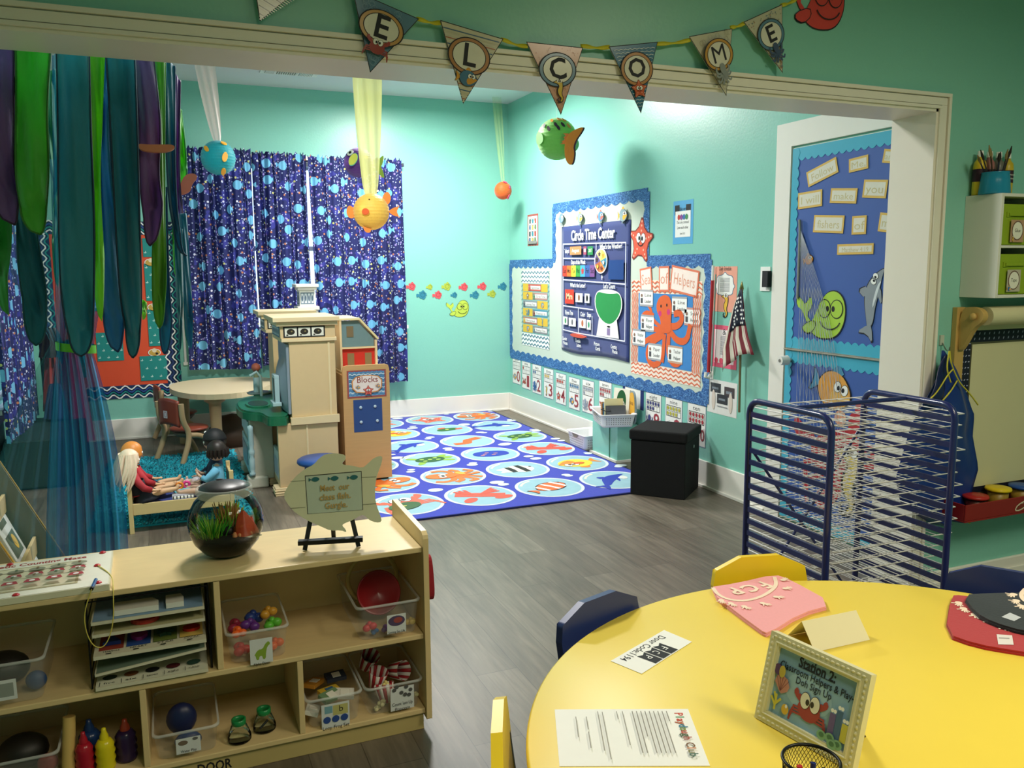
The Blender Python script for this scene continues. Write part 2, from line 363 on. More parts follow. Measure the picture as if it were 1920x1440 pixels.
def d_fish(A, c='#2f6fae', belly='#f0a637', ol=True, fin=None):
    body = smooth([(-.34, 0), (-.2, .26), (.08, .34), (.34, .2), (.46, 0), (.34, -.2), (.06, -.33), (-.2, -.25)], 2)
    tail = smooth([(-.28, .03), (-.5, .24), (-.42, 0), (-.5, -.24), (-.28, -.03)], 1); fn = smooth([(-.12, .26), (.02, .48), (.22, .3)], 1)
    if ol: A.poly([(x*1.06, y*1.06) for x, y in body], BK, False); A.poly([(x*1.05, y*1.1) for x, y in tail], BK)
    A.poly(tail, fin or belly, False); A.poly(fn, fin or belly); A.poly(body, c)
    A.poly(smooth([(.1, -.28), (.46, -.02), (.4, .05), (.12, .1), (-.02, -.1)], 1), belly); eyes(A, .2, .1, .085)
def d_whale(A, c='#b9cf4e', ol=BK):
    t = smooth([(-.30, -.16), (-.42, .05), (-.56, .12), (-.56, .30), (-.44, .22), (-.36, .14), (-.24, .30), (-.20, .12), (-.34, .0), (-.2, -.14)], 1)
    bd = smooth([(-.24, -.2), (-.06, .14), (.1, .36), (.34, .38), (.5, .2), (.5, -.1), (.34, -.34), (.0, -.38), (-.2, -.3)], 2)
    fn = smooth([(-.4, -.18), (-.14, -.08), (-.1, -.2), (-.24, -.32), (-.4, -.28)], 1)
    for q in (t, bd, fn): A.poly([(x*1.03+.002, y*1.05) for x, y in q], ol, False)
    A.h += A.step
    for q in (t, bd): A.poly(q, c, False)
    A.h += A.step; A.poly(fn, c); A.line(fn, .012, ol, True)
    for s in (-1, 1): A.oval(.2+s*.13, .1, .135, .15, ol, up=False)
    A.h += A.step
    for s in (-1, 1): A.oval(.2+s*.13, .1, .12, .135, c, up=False)
    A.h += A.step
    for s in (-1, 1): A.oval(.2+s*.06, .1, .035, .045, BK, up=False)
    A.h += A.step; A.line(ell(.2, -.06, .22, .16, 10, 0, pi*1.1, pi*1.9), .018, BK)
def d_dolphin(A, c='#8d949c', ol=BK, e=True):
    bd = smooth([(-.52, -.1), (-.38, .0), (-.1, .2), (.2, .22), (.5, .02), (.34, .02), (.1, -.04), (-.16, -.08), (-.4, -.16)], 2)
    tl = smooth([(-.44, -.08), (-.66, .08), (-.58, -.12), (-.68, -.3), (-.44, -.16)], 1); fi = smooth([(-.12, .16), (-.06, .36), (.1, .2)], 1); fl = smooth([(.06, .0), (-.08, -.2), (.2, -.02)], 1)
    if ol:
        for q in (bd, tl, fi, fl): A.poly([(x*1.03, y*1.08) for x, y in q], ol, False)
        A.h += A.step
    for q in (bd, tl, fi, fl): A.poly(q, c, False)
    A.h += A.step
    if e: A.poly(smooth([(.3, .0), (.1, -.02), (-.2, -.05), (-.1, -.0), (.15, .04)], 1), '#d5dade'); eyes(A, .24, .13, .05)
def d_seahorse(A, c='#e5b53a'):
    A.poly(smooth([(.02, .5), (-.12, .44), (-.34, .36), (-.14, .3), (-.02, .22), (-.14, 0), (-.1, -.2), (.04, -.34), (-.06, -.48), (-.12, -.38), (-.02, -.3), (-.16, -.34), (-.14, -.54), (.08, -.52), (.18, -.34), (.1, -.14), (.18, .06), (.2, .3), (.14, .46)], 1), BK)
    A.poly(smooth([(.02, .46), (-.3, .35), (-.1, .32), (.02, .2), (-.1, 0), (-.06, -.2), (.08, -.34), (-.02, -.47), (.06, -.48), (.14, -.34), (.06, -.14), (.14, .06), (.16, .3), (.12, .42)], 1), c); eyes(A, .02, .4, .07)
def d_octopus(A, c='#e2622c', ol=None):
    for s in (-1, 1):
        for pts, w_ in (([(s*.05, .05), (s*.3, .0), (s*.42, .2), (s*.38, .34)], .11), ([(s*.08, -.02), (s*.3, -.16), (s*.44, -.02)], .11), ([(s*.06, -.05), (s*.2, -.3), (s*.34, -.42), (s*.42, -.28)], .1), ([(s*.03, -.06), (s*.06, -.36), (s*.16, -.5)], .1)):
            A.line(smooth(pts, 2, False), w_, c, up=False)
    A.h += A.step; A.poly(smooth([(-.12, .0), (-.2, .3), (-.1, .52), (.1, .52), (.2, .3), (.12, 0), (0, -.08)], 2), c)
def d_turtle(A, c='#2c5a2a'):
    for a, b, r in ((.34, .16, .5), (.3, -.2, -.5), (-.28, .2, 2.4), (-.28, -.2, -2.4)): A.oval(a, b, .16, .07, '#8ab33c', r, up=False)
    A.oval(.4, 0, .12, .09, '#8ab33c'); A.oval(0, 0, .32, .23, c)
    for a, b in ((0, 0), (.15, .08), (-.15, .08), (.15, -.08), (-.15, -.08)): A.oval(a, b, .05, .04, '#a4c254', up=False)
    A.h += A.step
def d_clown(A):
    A.poly(smooth([(-.3, 0), (-.5, .18), (-.46, 0), (-.5, -.18)], 1), BK, False); A.poly(smooth([(-.36, 0), (-.15, .24), (.2, .26), (.44, 0), (.2, -.26), (-.15, -.24)], 2), BK)
    A.poly(smooth([(-.3, 0), (-.47, .15), (-.43, 0), (-.47, -.15)], 1), '#e8672a', False); A.poly(smooth([(-.33, 0), (-.15, .21), (.2, .23), (.41, 0), (.2, -.23), (-.15, -.21)], 2), '#e8672a')
    for x, h in ((-.2, .16), (.02, .22), (.24, .19)): A.poly([(x-.035, -h), (x+.035, -h), (x+.05, 0), (x+.035, h), (x-.035, h), (x-.02, 0)], WT, False)
    A.h += A.step; A.oval(.34, .06, .025, .025, BK)
def d_angel(A):
    A.poly(smooth([(-.46, .12), (-.3, 0), (-.46, -.14), (-.2, -.16), (.1, -.34), (.4, -.02), (.1, .32), (-.2, .18)], 2), '#f3eed6')
    for x, h in ((-.14, .2), (.1, .27)): A.poly([(x-.06, -h), (x+.05, -h), (x+.07, 0), (x+.05, h), (x-.06, h)], BK, False)
    A.h += A.step; A.oval(.3, .06, .03, .03, BK)
def scallop(u0, v0, u1, v1, w_, n, amp, inner=True):
    """strip from (u0,v0) to (u1,v1), width w_ to the left, left edge scalloped"""
    L_ = hypot(u1-u0, v1-v0); dx, dy = (u1-u0)/L_, (v1-v0)/L_; nx, ny = -dy, dx; out = [(u0, v0), (u1, v1)]
    for i in range(n*6, -1, -1):
        t = i/(n*6); k = w_+amp*abs(sin(pi*t*n)) - amp; out.append((u0+dx*L_*t+nx*k, v0+dy*L_*t+ny*k))
    return out
def zig(A, u0, v0, u1, v1, w_, rows, n, mt, th):
    L_ = hypot(u1-u0, v1-v0); dx, dy = (u1-u0)/L_, (v1-v0)/L_; nx, ny = -dy, dx
    for r in range(rows):
        k0 = w_*(r+.25)/rows; am = w_/rows*.5
        A.line([(u0+dx*L_*i/(2*n)+nx*(k0+am*(i % 2)), v0+dy*L_*i/(2*n)+ny*(k0+am*(i % 2))) for i in range(2*n+1)], th, mt, up=False)
    A.h += A.step
def scribble(m1='#2c62a8', m2='#7fb2dd'):
    key = ('scr', m1)
    if key in _M: return _M[key]
    m = bpy.data.materials.new('wave_border_print'); m.use_nodes = True; nt = m.node_tree; L = nt.links; b = nt.nodes['Principled BSDF']
    tc = nd(nt, 'TexCoord'); mp = nd(nt, 'Mapping'); mp.inputs['Scale'].default_value = (1, 1, 2.2); L.new(tc.outputs['Object'], mp.inputs[0])
    n = nd(nt, 'TexNoise'); n.inputs['Scale'].default_value = 28; n.inputs['Detail'].default_value = 3; n.inputs['Distortion'].default_value = 2.5; L.new(mp.outputs[0], n.inputs[0])
    cr = nd(nt, 'ValToRGB'); e = cr.color_ramp.elements; e[0].position = .36; e[0].color = (*lin('#17406f'), 1); e[1].position = .72; e[1].color = (*lin(m2), 1); q = e.new(.5); q.color = (*lin(m1), 1)
    L.new(n.outputs[0], cr.inputs[0]); L.new(cr.outputs[0], b.inputs['Base Color']); b.inputs['Roughness'].default_value = .5; _M[key] = m; return m
SCR = scribble()
def uvR(px, py): return FR.uv(px, py)
# ================================================================ right wall
# stepped notice board: paper backing and wavy border
y0, y1, yt0, yt1 = -8.40, -4.80, -7.31, -5.62          # u values (u = -y)
zb, zt, ztt = .60, 1.60, 2.125
bd = thing('notice_board', 'big stepped white paper notice board with wavy blue border on the right wall', 'notice board', (XR, 6.6, .6))
b = MB(); b.prism([(y0, zb), (y1, zb), (y1, zt), (yt1, zt), (yt1, ztt), (yt0, ztt), (yt0, zt), (y0, zt)], FR, .003, mat('#c8d4c6', .6, .03, 6), .0005); b.build('backing_paper', bd)
for nm, q in (('border_strip', (y0, zb-.02, y1, zb-.02, .10, 26)), ('border_strip', (y1+.02, zb, y1+.02, zt, .09, 8)), ('border_strip', (yt0, zt+.04, y0, zt+.04, .09, 9)), ('border_strip', (y1, zt+.04, yt1, zt+.04, .10, 6)),
              ('border_strip', (y0-.02, zt, y0-.02, zb, .085, 8)), ('border_strip', (yt1, ztt+.03, yt0, ztt+.03, .10, 12)), ('border_strip', (yt0-.02, ztt, yt0-.02, zt, .085, 4)), ('border_strip', (yt1+.03, zt, yt1+.03, ztt, .09, 4))):
    b = MB(); b.prism(scallop(*q, .022), FR, .0015, SCR, .0035+random.random()*.001); b.build(nm, bd)
# --- steps chart with yellow cards
sc = thing('schedule_chart', 'tall teal schedule chart with zigzag ends and yellow squares on the notice board', 'chart', (XR, 7.9, .7)); A = Art(FR, .0055)
a, c = uvR(979, 507), uvR(1031, 660); su0, su1, sv0, sv1 = a[0], c[0], c[1]+.02, a[1]
A.rect(su0, sv0, su1, sv1, '#8fb9b4'); A.rect(su0, sv1-.13, su1, sv1, WT); A.rect(su0, sv0, su1, sv0+.13, WT)
zig(A, su0, sv1-.13, su1, sv1-.13, .13, 3, 9, '#2e6f86', .010); zig(A, su0, sv0, su1, sv0, .13, 3, 9, '#2e6f86', .010)
for k in range(14):
    for s in (su0, su1-.03): A.line([(s, sv0+.14+k*.047), (s+.03, sv0+.16+k*.047)], .007, '#6f9fa0', up=False)
A.build('chart_sheet', sc)
names = ['Classroom Books', 'Circle Time', 'Learning Time', 'Cleaning Up', 'Morning Snack', 'Reading Time']
W_ = su1-su0; H_ = (sv1-sv0-.27)/6; GOLD = mat('#dcb53a', .55)
for i, t in enumerate(names):
    v1 = sv1-.135-i*H_; left = i in (2, 4)
    x0, x1 = (su0+.04, su0+.04+W_*.52) if left else (su1-.04-W_*.52, su1-.04)
    if i == 0: x0, x1 = su0+W_*.26, su0+W_*.72
    gx = [(x1+.005, su1-.035)] if left else [(su0+.035, x0-.005)]
    if i == 0: gx = [(su0+.035, x0-.003), (x1+.003, su1-.035)]
    for g0, g1 in gx:
        A = Art(FR, .0075); A.rect(g0, v1-H_+.006, g1, v1, GOLD)
        if i: A.at((g0+g1)/2, v1-H_/2, .09); (d_fish, d_star, d_fish, d_whale, d_seahorse, d_fish)[i](A, *(['#6f8f9a'] if i != 1 else ['#8a7a5a'])); A.at()
        A.build('square_card', sc)
    A = Art(FR, .0085); A.rect(x0, v1-H_+.012, x1, v1-.004, ['#c4574c', '#b98d87', '#8b949c', '#4f8fa8', '#a8786e', '#8c8c90'][i]); A.rect(x0+.01, v1-H_+.028, x1-.01, v1-.02, '#ece8e2')
    A.text(t, (x0+x1)/2+.02, v1-H_/2, .03, BK, width=(x1-x0)*.62); A.at(x0+.035, v1-H_/2, .06); d_octopus(A, ['#c0504a', '#5b8a60', '#4d5a66', '#8a4a3c', '#e0b040', '#6f8f9a'][i]); A.at()
    A.build('schedule_card', sc)
# --- pocket chart
pc = thing('pocket_chart', 'navy fabric pocket chart titled Circle Time Center hanging on the notice board', 'pocket chart', (XR, 6.5, .78))
NV = mat('#1d3173', .75, .1, 40, sheen=.3); PX = lambda px, py: FR.uv(px, py)
B0 = -7.155; u0, u1, v0, v1 = B0+.044, B0+1.295, .785, 1.93; HP = .022
def cloth(i, j):
    u = u0+(u1-u0)*i; v = v0+(v1-v0)*j; sag = .010*sin(pi*i)*(1-j)+.004*sin(9*i+3*j)
    return FR.p(u, v-.012*sin(2*pi*i)*(1-j), .009+sag*.6)
b = MB(); b.grid(cloth, 24, 24, NV); b.build('fabric_panel', pc, solid=.003)
A = Art(FR, HP+.004, .0004).at(B0, 0); LW = .010; WL = mat('#dfe3ee', .6)
A.text('Circle Time Center', .668, 1.835, .13, WT, width=.80, bold=.03)
def ln(*pts): A.line(list(pts), LW, WL, up=False)
ln((.105, 1.77), (1.25, 1.75)); ln((.105, 1.77), (.105, .975)); ln((1.25, 1.75), (1.25, .958)); ln((.75, 1.755), (.75, 1.70)); ln((.105, 1.64), (.727, 1.628)); ln((.105, 1.444), (1.25, 1.418))
ln((.105, 1.202), (.70, 1.188)); ln((.42, 1.193), (.425, .97)); ln((.685, 1.13), (.685, .96)); ln((.105, .978), (.41, .965), (1.25, .955))
for t, u, v, w_ in (("What's the Weather?", 1.005, 1.724, .38), ('Today is', .185, 1.703, .09), ('Days of the Week', .413, 1.601, .28), ("What's the Letter?", .407, 1.394, .30), ("Let's Count", .986, 1.395, .20), ('Rhyme Time', .237, 1.14, .16), ('Color', .51, 1.138, .09), ('Shape', .634, 1.139, .075)):
    A.text(t, u, v, .055, WT, width=w_, bold=.02)
for t1, t2, u in (('Calendar', 'Pieces', .155), ('Tactile', 'Letters', .43), ('Picture', 'Cards', .79), ('Counting', 'Pieces', 1.09)): A.text(t1, u-.01, .895, .045, WT, width=.10, bold=.02); A.text(t2, u+.01, .855, .045, WT, width=.085, bold=.02)
A.build('chart_lettering', pc)
def pcard(nm, a, v0_, c, v1_, col, t=None, tc=WT, draw=None):
    A = Art(FR, HP+.0062).at(B0, 0); A.rect(a, v0_, c, v1_, col)
    if t: A.text(t, (a+c)/2, (v0_+v1_)/2, (v1_-v0_)*.6, tc, width=(c-a)*.66, bold=.01)
    if draw: A.at(B0+(a+c)/2, (v0_+v1_)/2, min(c-a, v1_-v0_)*.85); draw(A)
    A.build(nm, pc)
pcard('month_card', .252, 1.668, .476, 1.742, '#c98a5a', 'August'); pcard('day_card', .518, 1.666, .573, 1.737, '#a8506a', '1'); pcard('year_card', .597, 1.662, .694, 1.735, '#2f8a4c', '2017')
for i, c in enumerate(('#c8402e', '#d9762e', '#ecdf3c', '#3f9c46', '#49a8c8', '#3b5fa6', '#7c4f8e')):
    pcard('weekday_card', .099+i*.09, 1.473, .188+i*.09, 1.573, c, None if i == 4 else ['Sun', 'Mon', 'Tue', 'Wed', 'Thu', 'Fri', 'Sat'][i], BK, (lambda A: d_star(A, '#c23a44', False)) if i == 4 else None)
pcard('letter_card', .151, 1.224, .333, 1.355, '#d23c2c', 'Mm', mat('#f2e6b0'))
ov = lambda c: (lambda A: A.oval(0, 0, .28, .42, c))
for a, v_, c, w_, k in ((.364, 1.245, .505, 1.325, '#8a5a38'), (.545, 1.244, .637, 1.325, '#1c1c20'), (.118, 1.027, .204, 1.102, '#3f8f5a'), (.23, 1.02, .372, 1.096, '#6a6a72'), (.437, 1.018, .57, 1.101, '#b8643c'), (.587, 1.01, .663, 1.095, '#4a9a74')): pcard('picture_card', a, v_, c, w_, WT, draw=ov(k))
b = MB(); b.prism(ell(B0+.842, 1.607, .112, .105, 32), FR, .006, WT, HP+.004); b.build('weather_wheel', pc)
A = Art(FR, HP+.0105).at(B0, 0)
for i, c in enumerate(('#e9dc63', '#e6d98a', '#6a5a8c', '#b8643c', '#e08a4a', '#3f8fb0')):
    a0 = pi*.1+i*pi/3; A.poly([(.842, 1.607)]+[(.842+.102*cos(a0+pi/3*j/6), 1.607+.096*sin(a0+pi/3*j/6)) for j in range(7)], c, False)
A.h += .0005
for i in range(6): a0 = pi*.1+(i+.5)*pi/3; A.at(B0+.842+.065*cos(a0), 1.607+.062*sin(a0), .05); d_star(A, ['#e39a2e', '#3c3c44', '#2a2a33', '#e7c24a', '#7a2e2e', '#f0e8d0'][i], False)
A.build('wheel_print', pc)
A = Art(FR, HP+.0062).at(B0, 0); A.poly([(.845, 1.465), (.875, 1.465), (.860, 1.492)], WT); A.rect(.855, 1.45, .865, 1.467, WT); A.build('wheel_pointer', pc)
A = Art(FR, HP+.0062).at(B0, 0); A.rect(.972, 1.453, 1.225, 1.613, mat('#233f80', .35)); A.build('clear_pocket', pc)
A = Art(FR, HP+.006).at(B0, 0)
A.poly([(.768, .968), (1.158, .968), (1.118, 1.125), (.814, 1.125)], WT)
A.poly(smooth([(.72, 1.25), (.76, 1.35), (.90, 1.372), (1.06, 1.368), (1.18, 1.34), (1.22, 1.24), (1.14, 1.12), (.985, 1.055), (.80, 1.12)], 2), WT)
A.poly(smooth([(.735, 1.25), (.775, 1.352), (.90, 1.335), (1.05, 1.335), (1.165, 1.345), (1.205, 1.24), (1.125, 1.125), (.985, 1.068), (.815, 1.125)], 2), '#2a8f4a')
A.rect(.955, .985, 1.01, 1.045, '#8d7aa6'); A.oval(.985, 1.058, .03, .008, BK); A.build('counting_pocket', pc)
b = MB(); b.prism(smooth([(B0+.289, .945), (B0+.35, .962), (B0+.58, .95), (B0+.595, .935), (B0+.5, .925), (B0+.33, .93)], 1), FR, .02, mat('#c9503c', .5), HP+.006); b.build('red_card_bundle', pc, bevel=.003)
for i, px in enumerate((1057, 1092, 1131, 1173)):
    k = uvR(px, (410, 409, 406, 404)[i]); fc = thing('fish_clip', ('', '', '', '')[i] or ['greyish fish cutout clip at the far top corner of the navy pocket chart', 'orange-bellied fish cutout clip, second from the far end of the pocket chart', 'blue fish cutout clip with red fin, second from the near end of the pocket chart', 'largest orange-beaked fish cutout clip at the near top corner of the pocket chart'][i], 'clip', FR.p(k[0], k[1], 0), 'fish clips holding the pocket chart')
    A = Art(FR, HP+.006); A.at(k[0], k[1]+.0, .13+.03*(i == 3)); d_fish(A, ['#6f8fa6', '#8fa0a0', '#5f8fc6', '#8fa8b0'][i], ['#8aa0b0', '#e0a850', '#c06a5a', '#e8b23c'][i]); A.at(); A.build('fish_cutout', fc)
    b = MB(); b.box(FR.p(k[0]+.008, k[1]-.065, .001), FR.p(k[0]-.008, k[1]-.05, HP+.010), mat('#b9c4cc', .2, metal=.6)); b.build('clip_body', fc)
def cutout(name, label, cat, fr, u, v, s, rot, fn, h=.002, group=None):
    A = Art(fr, h, .0006); A.at(u, v, s, rot); fn(A); return A.build(name, label=label, cat=cat, group=group)
k = uvR(1203, 452); cutout('starfish_cutout', 'red spotted starfish cutout with eyes on the near edge of the notice board', 'cutout', FR, k[0], k[1], .40, -.1, lambda A: d_star(A), .007)
# --- octopus display
oc = thing('octopus_poster', 'orange zigzag bordered blue poster with a big orange octopus', 'poster', (XR, 5.2, .7))
a = uvR(1188, 527); c = uvR(1312, 727); e = uvR(1183, 699); f_ = uvR(1318, 535); q0, q1, r0, r1 = a[0]-.01, c[0]+.01, c[1]-.0, a[1]+.01
A = Art(FR, .0055); A.rect(q0, r0, q1, r1, '#f3e3d3'); OR = mat('#de6f4c', .6)
zig(A, q0, r0, q1, r0, .10, 3, 14, OR, .010); zig(A, q1, r1-.1, q0, r1-.1, -.10, 3, 14, OR, .010)
zig(A, q0+.1, r0+.1, q0+.1, r1-.1, .10, 4, 9, OR, .009); zig(A, q1, r0+.1, q1, r1-.1, .10, 4, 9, OR, .009); A.build('zigzag_border', oc)
m0, m1, n0, n1 = q0+.105, q1-.105, r0+.105, r1-.10
A = Art(FR, .0078); A.rect(m0, n0, m1, n1, '#3f86c9'); A.build('sea_panel', oc)
A = Art(FR, .009); OC = mat('#e0632f', .6)
def tp(pts, w_): A.line([PX(*p) for p in smooth(pts, 2, False)], w_, OC, up=False)
tp([(1243, 620), (1222, 615), (1207, 612), (1205, 595), (1214, 586), (1226, 592)], .045); tp([(1240, 612), (1226, 600), (1222, 578), (1214, 568)], .03)
tp([(1246, 626), (1222, 640), (1212, 656), (1224, 682), (1240, 668)], .05) if 0 else None
tp([(1243, 625), (1225, 632), (1212, 640)], .045); tp([(1246, 628), (1220, 645), (1214, 665), (1222, 684), (1238, 682), (1240, 670)], .045)
tp([(1256, 628), (1254, 660), (1262, 682), (1276, 682), (1278, 665)], .05); tp([(1258, 620), (1272, 640), (1290, 640), (1296, 612)], .05)
tp([(1256, 612), (1272, 612), (1282, 600), (1278, 586), (1268, 588)], .05); tp([(1248, 630), (1246, 660), (1244, 676)], .045)
A.h += A.step; A.poly([PX(*p) for p in smooth([(1236, 560), (1247, 552), (1259, 556), (1263, 578), (1260, 600), (1262, 625), (1240, 625), (1242, 600), (1232, 580)], 2)], OC)
for x, y in ((1242, 574), (1253, 572)): k = PX(x, y); A.oval(k[0], k[1], .010, .012, BK, up=False)
for x, y in ((1240, 588), (1256, 585)): k = PX(x, y); A.oval(k[0], k[1], .022, .022, '#d2337a', up=False)
A.build('octopus_cutout', oc)
jobs = [('Line Leader', 1214, 559, 0), ('Line Leader', 1276, 573, .02), ('Snack Helper', 1300, 594, 0), ('Floor Helper', 1216, 606, 0), ('Weather Helper', 1200, 633, 0), ('Paper Leader', 1230, 660, 0), ('Teacher Helper', 1268, 665, 0)]
wh = ['hanging over the octopus poster at its far top corner', 'right beside the octopus head', 'furthest towards the flag', 'below the octopus head on the far side', 'over the far orange border', 'on the lower far arm of the octopus', 'on the lower near arm of the octopus']
for i, (t, x, y, r) in enumerate(jobs):
    k = PX(x, y); A = Art(FR, .0108); col = ['#a8a8ac', '#a8a8ac', '#c99a92', '#a8a8ac', '#a8a8ac', '#a8a8ac', '#c9a088'][i]
    A.rect(k[0]-.095, k[1]-.065, k[0]+.095, k[1]+.065, col); A.rect(k[0]-.095, k[1]-.05, k[0]+.095, k[1]+.05, WT)
    A.text(t.split()[0], k[0]+.025, k[1]+.022, .038, BK, width=.09); A.text(t.split()[1], k[0]+.025, k[1]-.025, .038, BK, width=.09)
    A.rect(k[0]-.08, k[1]-.04, k[0]-.05, k[1]+.0, '#4a4a50'); A.oval(k[0]-.065, k[1]+.02, .013, .013, '#8a6a5a')
    A.build('job_card', label='small white helper card '+wh[i], cat='card', group='helper cards on the octopus poster')
for i, (t, a, c) in enumerate((('Sea', 1213, 525), ('of', 1247, 523), ('Helpers', 1285, 527))):
    k = PX(a, c); w_ = (.085, .07, .175)[i]; A = Art(FR, .0095); A.at(k[0], k[1], 1, (.12, .02, -.13)[i]); A.rect(-w_, -.095, w_, .095, '#e07a5a'); A.rect(-w_+.015, -.08, w_-.015, .08, '#f6e4da')
    A.text(t, 0, 0, .12, mat('#e09a80'), width=w_*1.5); A.at(); A.build('title_card', label='peach title card reading %s above the octopus poster' % t, cat='card')
# --- number cards
NW = 'zero one two three four five six seven eight nine ten'.split()
ctr = [(969, 694), (987, 703), (1007, 711), (1029, 719), (1052, 729), (1077, 738), (1103, 744), (1135, 760), (1225, 778), (1263, 788), (1306, 797)]
cc_ = ['#8a9aa6', '#a8503f', '#2f5f9a', '#d9b040', '#b8402f', '#3f6f9a', '#8f97a8', '#a8323a', '#3c3f78', '#b8b03c', '#a8323a']
for i, (x, y) in enumerate(ctr):
    k = uvR(x, y); cu = k[0]; cv = .515-.14 if i < 11 else 0; cv = .435 if i > 6 else k[1]
    if i > 6: cv = .43
    A = Art(FR, .0018); w_, h = .108, .145; A.rect(cu-w_-.006, cv-h-.006, cu+w_+.006, cv+h+.006, '#7f93a8'); A.rect(cu-w_, cv-h, cu+w_, cv+h, '#eeebe6')
    A.text(NW[i], cu, cv+h-.028, .045, BK, width=.05+.012*len(NW[i])); fx0, fx1, fy0, fy1 = cu-w_*.86, cu+w_*.86, cv+.01, cv+h-.055
    A.line([(fx0, fy0), (fx1, fy0), (fx1, fy1), (fx0, fy1)], .0045, BK, True); A.line([(fx0, (fy0+fy1)/2), (fx1, (fy0+fy1)/2)], .002, BK)
    for j in range(4): A.line([(fx0+(fx1-fx0)*(j+1)/5, fy0), (fx0+(fx1-fx0)*(j+1)/5, fy1)], .002, BK, up=False)
    for j in range(i): A.oval(fx0+(fx1-fx0)*(j % 5+.5)/5, fy1-(fy1-fy0)*(.25+.5*(j//5)), .013, .016, cc_[i], n=8, up=False)
    A.h += A.step; A.text(str(i), cu+w_*.45, cv-.07, .17 if i < 10 else .12, '#9c3a44', width=(.06 if i == 1 else .085), bold=.01); A.at(cu-w_*.45, cv-.075, .10)
    (d_fish, d_crab, d_octopus, d_seahorse, d_star, d_fish, d_octopus, d_crab, d_octopus, d_seahorse, d_octopus)[i](A, cc_[i]); A.at()
    A.build('number_card', label='number card showing a big %d under the word %s below the notice board' % (i, NW[i]), cat='card', group='number cards under the notice board')
# --- single posters
def paper(name, label, cat, px4, col, fn=None, h=.0015, fr=FR):
    us = [fr.uv(*p) for p in px4]; a0, a1 = (us[0][0]+us[3][0])/2, (us[1][0]+us[2][0])/2; c1, c0 = (us[0][1]+us[1][1])/2, (us[2][1]+us[3][1])/2
    A = Art(fr, h); A.rect(a0, c0, a1, c1, col)
    if fn: A.at(a0, c0, 1); fn(A, a1-a0, c1-c0); A.at()
    return A.build(name, label=label, cat=cat)
def shapes(A, w_, h):
    A.rect(.02, .02, w_-.02, h-.02, '#e9efe9'); A.text('Shapes', w_/2, h-.05, .05, BK, width=w_*.6)
    for i in range(12):
        x, y = w_*(.24+.26*(i % 3)), h*(.78-.2*(i//3)); c = ['#4a4a4a', '#3f8fa0', '#b8504a', '#5a6a9a', '#c8b060', '#6a8a5a'][i % 6]
        (A.oval(x, y, .02, .022, c) if i % 2 else A.rect(x-.018, y-.022, x+.018, y+.022, c)); A.rect(x-.02, y-.045, x+.02, y-.038, BK)
    A.rect(.02, .02, w_-.02, .05, '#8a8a86')
paper('shapes_poster', 'small red-edged shapes poster left of the stepped notice board', 'poster', [(990, 402), (1010, 401), (1009, 461), (989, 461)], '#a8504a', shapes)
def love(A, w_, h):
    A.rect(.02, h-.10, .08, h-.03, BK); A.rect(w_-.09, h-.10, w_-.03, h-.03, BK); A.text('Bible verse', w_/2, h-.06, .04, BK, width=w_*.4)
    A.rect(w_*.12, h*.16, w_*.88, h*.76, WT); A.text('This is my command', w_/2, h*.5, .03, BK, width=w_*.6); A.text('Love each other', w_/2, h*.38, .03, BK, width=w_*.55); A.text('John 15:12', w_/2, h*.24, .02, BK, width=w_*.25)
    for i in range(4): A.oval(w_*(.3+.13*i), h*.62, .016, .02, ['#c8453c', '#8a4a9a', '#3c6fb0', '#3f8f5a'][i])
paper('verse_poster', 'light blue poster with a white verse sheet near the ceiling beside the door', 'poster', [(1264, 377), (1302, 374), (1298, 457), (1261, 458)], '#58a8d8', love)
def bracket(A, w_, h):
    o = smooth([(w_*.16, h*.8), (w_*.4, h*.82), (w_*.5, h*.9), (w_*.6, h*.82), (w_*.84, h*.8), (w_*.86, h*.64), (w_*.94, h*.57), (w_*.86, h*.5), (w_*.84, h*.38), (w_*.6, h*.36), (w_*.5, h*.3), (w_*.4, h*.36), (w_*.16, h*.38), (w_*.14, h*.5), (w_*.06, h*.57), (w_*.14, h*.64)], 1)
    A.poly(o, '#6c7d92'); A.poly([(w_/2+(x-w_/2)*.93, h*.59+(y-h*.59)*.93) for x, y in o], WT)
    for i in range(12): A.line([(w_*.3, h*(.74-.026*i)), (w_*.7, h*(.74-.026*i))], .004, '#9a9a9e', up=False)
    A.text('Daily Schedule', w_/2, h*.95, .04, BK, width=w_*.5); A.at(*A.tf(w_*.55, h*.15)[:2], .16); d_seahorse(A)
paper('bracket_notice', 'peach notice with grey bracket frame and yellow seahorse, upper of the sheets beside the flag', 'notice', [(1339, 499), (1384, 500), (1380, 586), (1336, 584)], '#eda48e', bracket)
def cal(A, w_, h):
    A.rect(.03, .03, w_-.03, h-.03, '#f3e6e6'); A.text('&', w_*.5, h*.84, .06, BK)
    for i in range(16): A.line([(w_*.36, h*(.74-.028*i)), (w_*(.72+.06*(i % 3)), h*(.74-.028*i))], .004, '#8a8a90', up=False)
    for i in range(3): A.oval(w_*(.2+.2*i), h*.16, .02, .02, '#e0506a')
paper('pink_notice', 'pink-edged letter sheet partly hidden behind the flag', 'notice', [(1336, 609), (1384, 612), (1380, 693), (1334, 687)], '#e2607c', cal)
def xray(A, w_, h):
    for a, c, e, f, m_ in ((.1, .62, .46, .9, '#3f4248'), (.58, .55, .92, .85, '#4a3f42'), (.34, .32, .7, .6, '#33363c')): A.rect(w_*a, h*c, w_*e, h*f, m_); A.rect(w_*(a+.06), h*(c+.1), w_*(e-.08), h*(f-.12), '#7d8690')
    for s in (.22, .8): A.oval(w_*s, h*.4, .02, .07, '#d9cbc0')
    A.line([(w_*.35, h*.24), (w_*.7, h*.24)], .006, '#9a9a9e')
